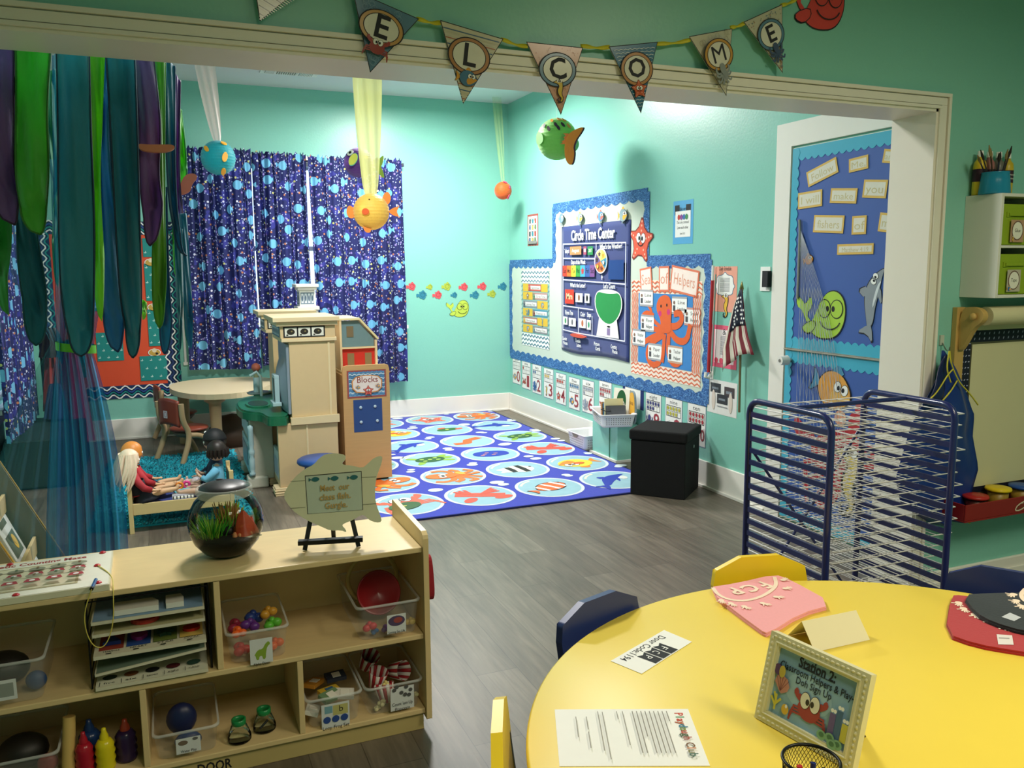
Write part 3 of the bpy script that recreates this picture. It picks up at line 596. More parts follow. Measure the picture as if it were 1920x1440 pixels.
paper('photo_sheet', 'white sheet with three dark photographs, lowest sheet under the flag', 'notice', [(1328, 710), (1385, 719), (1379, 785), (1326, 770)], '#e6e4e2', xray)
# --- pointer on its hook
t = thing('red_pointer', 'long red and white pointer stick standing on a white hook beside the notice board', 'pointer', (XR-.03, 4.755, .83)); k0, k1 = on('x', XR-.03, 1334, 500), on('x', XR-.03, 1326, 690)
b = MB(); b.cyl((XR-.03, 4.755, .83), (XR-.03, 4.735, 1.46), .012, mat('#b82c36', .35)); b.build('red_shaft', t)
b = MB(); b.cyl((XR-.03, 4.735, 1.4601), (XR-.03, 4.732, 1.56), .010, WT); b.cyl((XR-.03, 4.72, .84), (XR-.03, 4.70, 1.5), .005, mat('#7c9a92', .3)); b.build('white_tip', t)
b = MB(); b.tube([(XR-.002, 4.755, .83), (XR-.03, 4.755, .79), (XR-.055, 4.755, .80), (XR-.05, 4.755, .83)], .012, WT); b.box((XR-.006, 4.735, .78), (XR-.0005, 4.775, .87), WT); b.build('hook', t, bevel=.002)
# --- flag on a staff
t = thing('flag', 'furled United States flag on a gold-tipped staff mounted on the right wall', 'flag', (XR-.05, 4.44, .60)); k1, k0 = on('x', XR-.05, 1391, 532), on('x', XR-.05, 1386, 773)
b = MB(); b.cyl(k0, k1-V((0, 0, .06)), .008, mat('#8c7a5e', .3, metal=.6)); b.build('staff', t); b = MB(); b.lathe([(0, .07), (.006, .05), (.014, .02), (.008, 0), (.012, -.01), (0, -.012)], k1-V((0, 0, .05)), mat('#8a7a4a', .25, metal=.8), 12); b.build('finial', t)
def fm():
    m = bpy.data.materials.new('flag_cloth'); m.use_nodes = True; nt = m.node_tree; L = nt.links; bb = nt.nodes['Principled BSDF']; uv = nd(nt, 'UVMap'); sx = nd(nt, 'SeparateXYZ'); L.new(uv.outputs[0], sx.inputs[0])
    mu = nd(nt, 'Math', operation='MULTIPLY'); mu.inputs[1].default_value = 6.5; L.new(sx.outputs[0], mu.inputs[0]); fr = nd(nt, 'Math', operation='FRACT'); L.new(mu.outputs[0], fr.inputs[0]); g = nd(nt, 'Math', operation='GREATER_THAN'); g.inputs[1].default_value = .5; L.new(fr.outputs[0], g.inputs[0])
    mx = nd(nt, 'Mix'); mx.data_type = 'RGBA'; mx.inputs[6].default_value = (*lin('#7e2230'), 1); mx.inputs[7].default_value = (*lin('#ddd6c6'), 1); L.new(g.outputs[0], mx.inputs[0])
    no = nd(nt, 'TexNoise'); no.inputs['Scale'].default_value = 300; bp = nd(nt, 'Bump'); bp.inputs['Strength'].default_value = .1; L.new(no.outputs[0], bp.inputs['Height']); L.new(bp.outputs[0], bb.inputs['Normal'])
    L.new(mx.outputs[2], bb.inputs['Base Color']); bb.inputs['Roughness'].default_value = .7; return m
def flagpt(i, j, h=0):
    # i across the furled cloth (0 far edge, 1 near edge), j from foot to head
    def e(lst, t): k = t*(len(lst)-1); n = min(int(k), len(lst)-2); f = k-n; return (lst[n][0]*(1-f)+lst[n+1][0]*f, lst[n][1]*(1-f)+lst[n+1][1]*f)
    Lf = [(1361, 697), (1360, 660), (1368, 620), (1376, 580), (1390, 540)]; Rt = [(1423, 665), (1410, 630), (1402, 600), (1398, 570), (1393, 540)]
    l, r = e(Lf, j), e(Rt, j); q = (l[0]*(1-i)+r[0]*i, l[1]*(1-i)+r[1]*i+ (1-j)*(-14*sin(pi*i)+ 22*(i > .12)*(1-i)*0))
    q = on('x', XR-.05, *q); return V((XR-.055-.035*(1-j)*(.6+.5*sin(i*15))-h, q.y, q.z))
b = MB(); b.grid(flagpt, 28, 16, fm()); o = b.build('flag_cloth', t, solid=.002)
uvl = o.data.uv_layers.new(name='UVMap')
for p_ in o.data.polygons:
    for li in p_.loop_indices:
        vi = o.data.loops[li].vertex_index; uvl.data[li].uv = ((vi % 29)/28, (vi//29)/16)
b = MB(); b.grid(lambda i, j: flagpt(.2+.8*i*1.0, .42+.56*j, .006), 20, 8, mat('#1a2036', .7)); b.build('canton', t, solid=.0015)
A = MB()
for j in range(7):
    for i in range(3+(j < 4)):
        c = flagpt(.32+.2*i+.08*(j % 2), .46+.065*j, .0095); r = .0105
        if .32+.2*i > 1: continue
        A.add([c+V((0, -x*r, y*r)) for x, y in star_pts(1)], [tuple(range(10))], WT)
A.build('stars', t)
# --- switch plate with a black gadget
t = thing('switch_plate', 'white wall switch plate with a black device beside the door frame', 'switch', (XR, 4.24, 1.46)); k = uvR(1436, 523)
b = MB(); b.prism([(k[0]-.045, k[1]-.075), (k[0]+.045, k[1]-.075), (k[0]+.045, k[1]+.075), (k[0]-.045, k[1]+.075)], FR, .007, WT); b.build('plate', t, bevel=.002)
b = MB(); b.prism([(k[0]-.012, k[1]-.02), (k[0]+.0, k[1]-.02), (k[0]+.0, k[1]+.02), (k[0]-.012, k[1]+.02)], FR, .012, WT, .007); b.build('toggle', t)
b = MB(); b.prism([(k[0]+.01, k[1]-.05), (k[0]+.06, k[1]-.05), (k[0]+.06, k[1]+.05), (k[0]+.01, k[1]+.05)], FR, .03, BK, .0075); b.build('black_device', t, bevel=.004)
# ================================================================ decorations on the door
FDO = Fr((XR-.012, 0, 0), (0, -1, 0), (0, 0, 1)); dU = lambda px, py: FDO.uv(px, py)
def flat(name, label, cat, A, **kw): return A.build(name, label=label, cat=cat, **kw)
A = Art(FDO, .0006); A.rect(-DY1+.005, 1.065, -DY0, DZ-.005, BLUE); flat('door_paper', 'royal blue paper covering the upper half of the door', 'paper', A)
A = Art(FDO, .0006); A.rect(-DY1+.005, .02, -DY0, 1.05, BLUE); flat('door_paper', 'royal blue paper covering the lower half of the door behind the rack', 'paper', A)
def brd(label, z0, z1):
    t = thing('door_border', label, 'border', (XR, 3.6, z0)); u0, u1 = -DY1+.004, -DY0
    for q in ((u0, z0, u1, z0, .07, 16), (u1, z1, u0, z1, .075, 16)): b = MB(); b.prism(scallop(*q, .016), FDO, .0012, CYAN, .0014); b.build('border_strip', t)
    b = MB(); b.prism(scallop(u0, z1, u0, z0, .06, 20, .014), FDO, .0012, CYAN, .0028); b.build('border_strip', t)
brd('turquoise scalloped border around the upper door paper', 1.066, DZ-.004); brd('turquoise scalloped border around the lower door paper', .02, 1.05)
words = [('Follow', 1543, 323, 57, 30, 15), ('Me,', 1611, 307, 36, 26, 4), ('and', 1672, 293, 30, 26, -10), ('I will', 1520, 374, 45, 31, 2), ('make', 1583, 367, 50, 28, -5), ('you', 1642, 354, 45, 34, -6), ('fishers', 1555, 420, 57, 33, -4), ('of', 1612, 422, 27, 35, 0), ('men', 1672, 418, 46, 36, -7), ('Matthew 4:19', 1605, 467, 68, 20, 0)]
for t, x, y, pw, ph, ro in words:
    a, c = dU(x-pw/2, y), dU(x+pw/2, y); w_ = abs(c[0]-a[0])/2; d, e = dU(x, y-ph/2), dU(x, y+ph/2); h = abs(d[1]-e[1])/2; cu, cv = (a[0]+c[0])/2, (d[1]+e[1])/2
    if cu+w_ > -3.02: continue
    A = Art(FDO, .0046); A.at(cu, cv, 1, R(ro)); A.rect(-w_, -h, w_, h, '#d9b25a'); A.rect(-w_+.012, -h+.012, w_-.012, h-.012, '#ddd8c8'); A.text(t, 0, -.004, h*1.3, '#c9bb8c', width=w_*1.45); A.at()
    flat('word_card', 'yellow-edged word card reading %s on the blue door paper' % t, 'card', A, group='word cards on the door')
def cutp(name, label, px, py, s, rot, fn, h=.005, **kw): k = dU(px, py); return cutout(name, label, 'cutout', FDO, k[0], k[1], s, rot, fn, h, **kw)
cutp('whale_cutout', 'lime green smiling whale cutout caught under the net on the upper door', 1541, 590, .36, .0, lambda A: d_whale(A, '#a9cf45'))
cutp('dolphin_cutout', 'grey dolphin cutout at the edge of the upper door', 1642, 556, .34, 1.15, lambda A: d_dolphin(A))
cutp('small_fish_cutout', 'tiny orange fish cutout high in the net on the door', 1517, 487, .09, .2, lambda A: d_fish(A, '#d98a4a'))
cutp('tropical_fish_cutout', 'blue and orange fish cutout on the lower door above the rack trays', 1560, 730, .34, -.3, lambda A: d_fish(A, '#e2a24c', '#e8b860', True, '#4f8fb4'))
def lob(A):
    A.line([(.05, .0), (-.12, -.3), (-.32, -.42)], .2, '#b3323a', up=False); d_crab(A, '#b3323a', False); A.oval(.15, .3, .07, .07, '#e0a080')
cutp('lobster_cutout', 'big red lobster cutout on the lower door behind the drying rack', 1568, 850, .62, .35, lob, .005)
cutp('seahorse_cutout', 'yellow seahorse cutout on the lower door behind the rack trays', 1592, 900, .40, 0, lambda A: d_seahorse(A, '#e2c85a'), .009)
# fishing net: twine from the top corner fanning down
NT = mat('#b9bcc6', .7); b = MB(); random.seed(4); hN = XR-.026
def dn(px, py): q = on('x', hN, px, py); return V((hN, q.y, q.z))
strands = []
for i in range(15):
    t = i/14; a = dn(1499+1.5*t, 430); m_ = dn(1503+30*t, 520); e = dn(1497+70*t, 640+10*t); f_ = dn(1492+95*t, 800+60*t); g_ = dn(1490+125*t, 960+30*t)
    pts = [V(q) for q in smooth([tuple(a), tuple(m_), tuple(e), tuple(f_), tuple(g_)], 2, False)]; strands.append(pts); b.tube(pts, .0011, NT, 4)
for k in range(6, 17):
    for i in range(14):
        p, q = strands[i][min(k+(i % 2), 17)], strands[i+1][min(k+((i+1) % 2), 17)]; b.tube([p, q], .0009, NT, 3)
t = thing('fishing_net', 'thin white string fishing net draped down the hinge-free side of the door', 'net', (XR, 3.9, .1)); b.build('net_strings', t)
b = MB(); b.tube([dn(1499, 412), dn(1500, 430), dn(1497, 520), dn(1495, 560)], .008, mat('#8a8c86', .8)); b.build('gathered_top', t)
# ================================================================ far room: soft things on the walls
def print_cloth(name='whale_print', base='#151d5c'):
    m = bpy.data.materials.new(name); m.use_nodes = True; nt = m.node_tree; L = nt.links; bb = nt.nodes['Principled BSDF']
    uv = nd(nt, 'UVMap'); cur = [None]
    def mth(op, a, b=None, c=None):
        n = nd(nt, 'Math', operation=op)
        for i, x in enumerate((a, b, c)):
            if x is None: continue
            if isinstance(x, (int, float)): n.inputs[i].default_value = x
            else: L.new(x, n.inputs[i])
        return n.outputs[0]
    def cells(scale, rnd=.8):
        v = nd(nt, 'TexVoronoi'); v.voronoi_dimensions = '2D'; v.inputs['Scale'].default_value = scale; v.inputs['Randomness'].default_value = rnd; L.new(uv.outputs[0], v.inputs['Vector']); return v
    def mix(f, a, col):
        n = nd(nt, 'Mix'); n.data_type = 'RGBA'; L.new(f, n.inputs[0])
        if isinstance(a, tuple): n.inputs[6].default_value = a
        else: L.new(a, n.inputs[6])
        if isinstance(col, tuple): n.inputs[7].default_value = col
        else: L.new(col, n.inputs[7])
        return n.outputs[2]
    c = (*lin(base), 1); no = nd(nt, 'TexNoise'); no.inputs['Scale'].default_value = 9; L.new(uv.outputs[0], no.inputs['Vector'])
    g = mth('GREATER_THAN', no.outputs[0], .56); c = mix(g, c, (*lin('#2b2f86'), 1))
    v = cells(15, 1); ramp = nd(nt, 'ValToRGB'); sx = nd(nt, 'SeparateColor'); L.new(v.outputs['Color'], sx.inputs[0]); L.new(sx.outputs[0], ramp.inputs[0]); ramp.color_ramp.interpolation = 'CONSTANT'
    e = ramp.color_ramp.elements; e[0].position = 0; e[0].color = (*lin('#c07a5a'), 1); e[1].position = .3; e[1].color = (*lin('#8f7cc4'), 1)
    for p_, k in ((.5, '#c9c97a'), (.65, '#d9d6e6'), (.8, base)): q = e.new(p_); q.color = (*lin(k), 1)
    c = mix(mth('LESS_THAN', v.outputs['Distance'], .15), c, ramp.outputs[0])
    v = cells(34, 1); sx = nd(nt, 'SeparateColor'); L.new(v.outputs['Color'], sx.inputs[0]); c = mix(mth('MULTIPLY', mth('LESS_THAN', v.outputs['Distance'], .2), mth('GREATER_THAN', sx.outputs[0], .5)), c, (*lin('#a8b4dc'), 1))
    v = cells(4.3, .62); vm = nd(nt, 'VectorMath', operation='SCALE'); vm.inputs['Scale'].default_value = 1
    sub = nd(nt, 'VectorMath', operation='SUBTRACT'); sc_ = nd(nt, 'VectorMath', operation='SCALE'); sc_.inputs['Scale'].default_value = 4.3; L.new(uv.outputs[0], sc_.inputs[0])
    sp = nd(nt, 'VectorMath', operation='SCALE'); sp.inputs['Scale'].default_value = 4.3; L.new(v.outputs['Position'], sp.inputs[0]); L.new(sc_.outputs[0], sub.inputs[0]); L.new(sp.outputs[0], sub.inputs[1])
    s3 = nd(nt, 'SeparateXYZ'); L.new(sub.outputs[0], s3.inputs[0]); dx, dy = s3.outputs[0], s3.outputs[1]
    sx = nd(nt, 'SeparateColor'); L.new(v.outputs['Color'], sx.inputs[0]); flip = mth('SUBTRACT', mth('MULTIPLY', mth('GREATER_THAN', sx.outputs[1], .5), 2), 1); fx = mth('MULTIPLY', dx, flip)
    body = mth('LESS_THAN', mth('ADD', mth('MULTIPLY', dx, dx), mth('MULTIPLY', dy, dy)), .034)
    tail = mth('MULTIPLY', mth('LESS_THAN', mth('ABSOLUTE', mth('SUBTRACT', dy, .03)), mth('MULTIPLY', mth('SUBTRACT', fx, .13), .7)), mth('LESS_THAN', fx, .29))
    c = mix(mth('MINIMUM', mth('ADD', body, tail), 1), c, (*lin('#6fb6dc'), 1))
    L.new(c, bb.inputs['Base Color']); bb.inputs['Roughness'].default_value = .8; bb.inputs['Sheen Weight'].default_value = .1
    tr = nd(nt, 'BsdfTranslucent'); L.new(c, tr.inputs[0]); ms = nd(nt, 'MixShader'); ms.inputs[0].default_value = .14; out = nt.nodes['Material Output']
    L.new(bb.outputs[0], ms.inputs[1]); L.new(tr.outputs[0], ms.inputs[2]); L.new(ms.outputs[0], out.inputs[0]); return m
WP = print_cloth()
def drape(fr, u0, u1, v0, v1, h, pleats, amp, parent, name='curtain_panel', full=1.5, seed=0, top=None, m=WP, lean=0):
    rnd = random.Random(seed); ph = [rnd.uniform(0, 6) for _ in range(6)]; nu = pleats*8
    def f(i, j):
        a = 2*pi*pleats*i+ph[0]+.7*sin(5*i+ph[1]); am = amp*(1-.35*j)*(.7+.4*sin(7*i+ph[2]))
        u = u0+(u1-u0)*i+lean*(1-j)*(i-.5)+.012*sin(a*.5+3*j); v = v0+(v1-v0)*j
        if j > .97: v += .012*sin(a*1.7)+.008*sin(a*3.1+1)
        if j < .02: v += .01*sin(3*i+ph[3])
        return fr.p(u, v, h+am*sin(a)+(.006*sin(a*2.3)))
    b = MB(); b.grid(f, nu, 24, m); o = b.build(name, parent)
    uvl = o.data.uv_layers.new(name='UVMap'); W_ = (u1-u0)*full
    for p_ in o.data.polygons:
        for li in p_.loop_indices: vi = o.data.loops[li].vertex_index; uvl.data[li].uv = (seed*1.7+(vi % (nu+1))/nu*W_, (vi//(nu+1))/24*(v1-v0))
    return o
cu = thing('window_curtains', 'navy whale-print gathered curtains covering the back window', 'curtain', (1.3, YB, .4))
drape(FB, .18, .82, .62, 2.665, .11, 9, .024, cu, seed=1, lean=.02); drape(FB, .835, 1.335, .63, 2.65, .11, 8, .024, cu, seed=2); drape(FB, 1.345, 2.27, .40, 2.635, .11, 12, .026, cu, seed=3, lean=-.02)
b = MB(); b.cyl((.15, YB-.07, 2.60), (2.30, YB-.07, 2.58), .008, mat('#2a2a48', .5))
for x in (.16, 2.29): b.box((x-.008, YB-.078, 2.575), (x+.008, YB-.0185, 2.605), mat('#2a2a48', .5))
b.build('curtain_rod', cu)
cl = thing('side_curtains', 'navy whale-print curtain with a bright gap on the left wall window', 'curtain', (XL, 7.3, .4))
drape(FL, 6.45, 7.02, .38, 2.3, .11, 7, .02, cl, seed=4); drape(FL, 7.12, 7.86, .36, 2.3, .11, 8, .024, cl, seed=5)
b = MB(); b.cyl((XL+.11, 6.4, 2.27), (XL+.11, 7.9, 2.27), .010, WHITE)
for y in (6.42, 7.88): b.box((XL+.0005, y-.01, 2.25), (XL+.12, y+.01, 2.29), WHITE)
b.build('curtain_rod', cl)
# fish decals and whale on the back wall: (px, py, colour, scale)
dec = [(772, 537, 'r', 1), (806, 538, 'g', .7), (838, 537, 'g', 1), (870, 538, 'r', 1), (905, 537, 'r', 1), (943, 537, 'b', 1), (792, 553, 'b', 1.08), (821, 553, 'r', 1), (852, 553, 'b', .72), (891, 553, 'b', 1), (923, 551, 'g', .95)]
dn_ = ['leftmost of the upper row', 'small, second in the upper row', 'above the green whale', 'fourth in the upper row', 'fifth in the upper row', 'nearest the room corner', 'leftmost of the lower row', 'second in the lower row', 'small, right above the whale tail', 'above and right of the whale', 'last of the lower row']
dc = {'r': ('#d9545c', 'red'), 'g': ('#a8b844', 'lime green'), 'b': ('#2f7f98', 'teal blue')}
def decal(A, c):
    dk = {'#d9545c': '#a83440', '#a8b844': '#7c8c2c', '#2f7f98': '#1f5f74'}[c]
    o = [(.5*cos(a)*(.72+.1*sin(6*a)), .5*sin(a)*(.78+.12*sin(5*a+1))) for a in [2*pi*i/40 for i in range(40)]]
    A.poly(smooth([(-.3, .08), (-.58, .14), (-.6, -.08), (-.55, -.26), (-.3, -.1)], 1), c, False); A.poly(o, c); A.line(ell(.02, .0, .2, .2, 14), .035, dk, True); A.line(ell(.18, .2, .08, .08, 10), .03, dk, True); A.line([(.3, -.1), (.42, -.02)], .03, dk)
for (x, y, c, s), w_ in zip(dec, dn_):
    k = FB.uv(x, y); A = Art(FB, .004, .0006); A.at(k[0], k[1], .105*s); decal(A, dc[c][0]); A.build('fish_decal', label='%s fish decal on the back wall, %s' % (dc[c][1], w_), cat='decal', group='fish decals on the back wall')
k = FB.uv(859, 579); cutout('whale_decal', 'lime green smiling whale cutout under the row of fish decals', 'cutout', FB, k[0], k[1], .235, 0, lambda A: d_whale(A))
# orange and teal display on the back wall behind the streamers
t = thing('display_board', 'orange display board with teal anchor-print cards and navy wavy border on the back wall', 'display board', (-.45, YB, .4))
X0, X1, Z0, Z1 = -1.03, .10, .385, 2.0
b = MB(); b.prism([(X0, Z0), (X1, Z0), (X1, Z1), (X0, Z1)], FB, .004, mat('#e2512f', .6, .04, 10), .0005); b.build('orange_backing', t)
A = Art(FB, .0062); NVB = mat('#17335c', .6)
for r in ((X0, Z0, X1, Z0+.12), (X0, Z1-.12, X1, Z1), (X0, Z0+.1, X0+.12, Z1-.1), (X1-.12, Z0+.1, X1, Z1-.1)): A.rect(*r, NVB, up=False)
A.h += .001
for k in range(4):
    A.line([(X0+(X1-X0)*i/60, Z0+.02+.027*k+.018*sin(i*1.15)) for i in range(61)], .011, [WT, mat('#1f8f8a'), mat('#2f4f9a'), WT][k], up=False); A.line([(X0+(X1-X0)*i/60, Z1-.1+.027*k+.018*sin(i*1.15)) for i in range(61)], .011, [WT, mat('#1f8f8a'), mat('#2f4f9a'), WT][k], up=False)
    for x in (X0+.012, X1-.108): A.line([(x+.03*k+.018*sin(i*1.15), Z0+.1+(Z1-Z0-.2)*i/80) for i in range(81)], .011, [WT, mat('#2a3f7a'), WT, mat('#1f8f8a')][k], up=False)
A.build('wavy_border', t)
TC = mat('#1f8a86', .6); AN = mat('#bfe0da', .6)
def anchor(A, u0, v0, u1, v1):
    A.rect(u0, v0, u1, v1, TC); nu, nv = max(2, int((u1-u0)/.058)), max(2, int((v1-v0)/.058))
    for i in range(nu):
        for j in range(nv):
            u, v = u0+(u1-u0)*(i+.25+.5*(j % 2))/nu, v0+(v1-v0)*(j+.5)/nv; A.poly([(u-.013, v), (u+.013, v), (u+.007, v-.008), (u-.007, v-.008)], AN, False); A.poly([(u, v), (u+.002, v+.016), (u+.008, v+.003)], AN, False)
for q in ((-.25, .54, .0-.02, .77), (-.60, .74, -.38, 1.0), (-.40, .74, -.36+.02, 1.0), (-.16, .86, .0-.02, 1.20), (-.16, 1.28, -.02, 1.62), (-.84, .60, -.70, .95), (-.84, 1.05, -.72, 1.35), (-.84, 1.42, -.66, 1.85), (-.60, 1.2, -.3, 1.6), (-.16, 1.68, -.02, 1.85)):
    if q == (-.40, .74, -.36+.02, 1.0): continue
    A = Art(FB, .0085); anchor(A, *q); A.build('anchor_card', t)
for u, v in ((-.12, .80), (-.10, 1.22), (-.10, 1.63), (-.78, 1.385)):
    A = Art(FB, .0085); A.oval(u, v, .055, .035, WT); A.oval(u, v, .048, .03, '#c9a24a'); A.oval(u, v+.02, .02, .02, '#e8d9b8'); A.oval(u+.02, v-.01, .012, .01, BK); A.build('sticker', t)
b = MB(); b.cyl((.145, YB-.02, .70), (.145, YB-.02, 2.1), .012, WHITE); b.box((.125, YB-.03, .67), (.165, YB-.0005, .70), WHITE); b.build('white_wall_pipe', label='thin white vertical pipe between the display board and the curtains', cat='pipe')
# ================================================================ rugs
RX0, RX1, RY0, RY1 = 1.15, 3.22, 4.87, YB-.035
FF = Fr((0, 0, 0), (1, 0, 0), (0, 1, 0)); rt = thing('playroom_rug', 'big royal blue rug patterned with sea creatures in pale bubbles', 'rug', (2.2, 6.6, 0))
b = MB(); b.box((RX0, RY0, .001), (RX1, RY1, .012), mat('#1f2fb0', .95, .16, 90, sheen=.3, bump=.4)); b.build('pile', rt, bevel=.004)
b = MB()
for a, c in (((RX0-.012, RY0-.012), (RX1+.012, RY0)), ((RX0-.012, RY1), (RX1+.012, RY1+.012)), ((RX0-.012, RY0), (RX0, RY1)), ((RX1, RY0), (RX1+.012, RY1))): b.box((*a, .001), (*c, .011), mat('#16205c', .9))
b.build('bound_edge', rt)
A = Art(FF, .0132, .0005); cx = [1.40, 1.915, 2.44, 2.955]; cy = [5.215, 5.795, 6.385, 6.96, 7.545, 8.12]
RW = mat('#cbd6da', .95, .05, 60, bump=.3); RB = mat('#93b9c6', .95, .1, 14, bump=.3)
cre = [[('crab', .3), ('octo', -1.2), ('turtle', .4), ('dolph', -.2), ('fish', 1.5), ('star', .1)], [('lobs', .2), ('octo2', 1.4), ('turtle', .2), ('dolph', .5), ('yel', .1), ('star', .3)], [('clown', .5), ('angel', .1), ('whale', 0), ('shrimp', .2), ('crab2', .2), ('star', .2)], [('dolph', .6), ('yel', 3.3), ('lobs', .3), ('turtle', .2), ('dolph', -.3), ('octo2', 1.4)]]
def creature(A, k):
    if k == 'crab': d_crab(A, '#e4604a'); A.oval(-.12, -.12, .3, .2, '#2f5a2c', .1); A.oval(-.18, -.1, .03, .1, '#d9d060', 1.2)
    elif k == 'crab2': A.oval(.02, 0, .3, .16, '#2f6a30', .1); d_crab.__call__(A, '#e4604a', False) if 0 else None; A.oval(.3, -.05, .12, .07, '#e4604a', .4); A.oval(-.05, .2, .12, .07, '#e4604a', .3); A.oval(0, 0, .05, .04, '#d9d060')
    elif k == 'lobs': A.line(smooth([(-.3, .2), (0, .0), (.3, -.2)], 1, False), .24, '#e2503e', up=False); A.oval(-.3, -.2, .17, .1, '#e2503e', .6, up=False); A.oval(.28, -.32, .17, .1, '#e2503e', 0, up=False); A.h += .0005; [A.line([(.05, .05), (.4, .28-.08*i)], .05, '#e2503e', up=False) for i in range(4)]; [A.line([(-.1, .1), (-.28+.1*i, .4)], .06, '#e2503e', up=False) for i in range(3)]; A.h += .0005
    elif k in ('octo', 'octo2'): d_octopus(A, '#e8722e'); A.oval(.16, -.16, .12, .08, '#eda83c', .6) ; eyes(A, 0, .2, .07)
    elif k == 'turtle': d_turtle(A)
    elif k == 'dolph': d_dolphin(A, '#2438a8', None, False); A.poly(smooth([(.1, -.02), (.34, .0), (.3, -.16), (.14, -.2)], 1), '#d9dcd6')
    elif k == 'star': d_star(A, '#e0604a', True, '#e88a78')
    elif k == 'yel': d_fish(A, '#ecd53c', '#e0862e', False); A.oval(0, .06, .12, .08, '#e0652c')
    elif k == 'fish': d_fish(A, '#e8722e', '#ecd53c', False)
    elif k == 'clown': d_clown(A)
    elif k == 'angel': d_angel(A)
    elif k == 'whale': A.poly(smooth([(-.4, 0), (-.3, .2), (0, .28), (.34, .2), (.42, 0), (.34, -.2), (0, -.28), (-.3, -.2)], 1), '#2438a8'); [A.oval(-.2+.08*i, -.1+.1*(i % 3), .05, .03, '#c9837c', up=False) for i in range(5)]; A.h += .0005
    elif k == 'shrimp': A.line(smooth([(-.36, -.16), (-.1, -.2), (.02, .06), (.2, .1), (.36, .16)], 2, False), .2, '#e8642c')
for i, x in enumerate(cx):
    for j, y in enumerate(cy):
        A.oval(x, y, .245, .262, RW, n=36); A.oval(x, y, .222, .24, RB, n=36); A.line([(x+.2*cos(a), y+.215*sin(a)) for a in [pi*.62+.12*q for q in range(7)]], .018, '#e6e6c8'); A.at(x, y, .40, cre[i][j][1]); creature(A, cre[i][j][0]); A.at(); A.h = .0132+(.0005 if (i+j) % 2 else 0)
        random.seed(i*9+j)
        for _ in range(2): r = random.uniform(.028, .06); A.oval(x+.26+random.uniform(-.03, .03), y+.27+random.uniform(-.1, .1), r, r*.8, RW, n=14)
        A.h = .0132
A.build('bubble_pattern', rt)
sh = thing('shag_rug', 'turquoise shaggy rug under the toy bed and the tan play table', 'rug', (.05, 6.4, 0)); SX0, SX1, SY0, SY1 = -.50, .46, 5.42, 7.42
b = MB(); b.box((SX0, SY0, .001), (SX1, SY1, .012), mat('#0f8fa6', .9)); b.build('backing', sh)
b = MB(); random.seed(11); SG = mat('#10a9bf', .85, .25, 25, sheen=.4)
for _ in range(15000):
    x, y = random.uniform(SX0, SX1), random.uniform(SY0, SY1); a = random.uniform(0, 6.28); l = random.uniform(.018, .034); h = random.uniform(.012, .024); dx, dy = cos(a)*l, sin(a)*l; px_, py_ = -sin(a)*.005, cos(a)*.005
    b.add([(x-px_, y-py_, .012), (x+px_, y+py_, .012), (x+dx*.6+px_, y+dy*.6+py_, .012+h), (x+dx, y+dy, .016+h*.5)], [(0, 1, 2, 3)], SG)
o = b.build('shag_pile', sh); o['kind'] = 'stuff'
# ================================================================ toy kitchen
TAN = mat('#d9bd92', .45, .04, 20); TAN2 = mat('#e6cfa6', .4, .03, 20); GRN = mat('#1d6b4c', .3, .05, 20); LB = mat('#a9c4cc', .4, .04, 20); GRY = mat('#8b98a8', .35, .04, 20)
kt = thing('toy_kitchen', 'tan plastic toy kitchen with green counter and blue-grey fridge door', 'toy kitchen', (.87, 6.6, 0))
KX0, KX1, KY0, KY1 = .66, 1.07, 5.80, 7.06
b = MB(); b.box((KX0, KY0, .06), (KX1, KY0+.05, .50), TAN); b.box((KX0, KY1-.05, .06), (KX1, KY1, .50), TAN); b.box((KX1-.05, KY0+.051, .06), (KX1, KY1-.051, .50), TAN); b.box((KX0+.19, KY0-.006, .08), (KX0+.205, KY0, .49), TAN2)
b.box((KX0, KY0+.051, .06), (KX1-.051, KY1-.051, .10), TAN); b.box((KX0, 6.15, .101), (KX1-.051, 6.2, .49), TAN); b.build('base_cabinet', kt, bevel=.008)
for y in (KY0-.012, 6.12, KY1-.12):
    b = MB(); b.box((KX0-.035, y, 0), (KX1+.012, y+.13, .059), TAN2)
    for z in (.018, .036): b.box((KX0-.04, y-.004, z), (KX1+.014, y+.134, z+.008), TAN2)
    b.build('foot', kt, bevel=.01)
b = MB(); b.prism([(KX0+.09, -.02), (KX1+.012, -.02), (KX1+.012, .035), (KX0+.09, .03)], Fr((0, KY0-.02, .515), (1, 0, 0), (0, 0, 1)), .018, TAN2, -.017)
b.box((KX0+.09, KY0-.02, .50), (KX1+.012, KY1+.02, .545), TAN2); b.build('ledge_moulding', kt, bevel=.012, bseg=3)
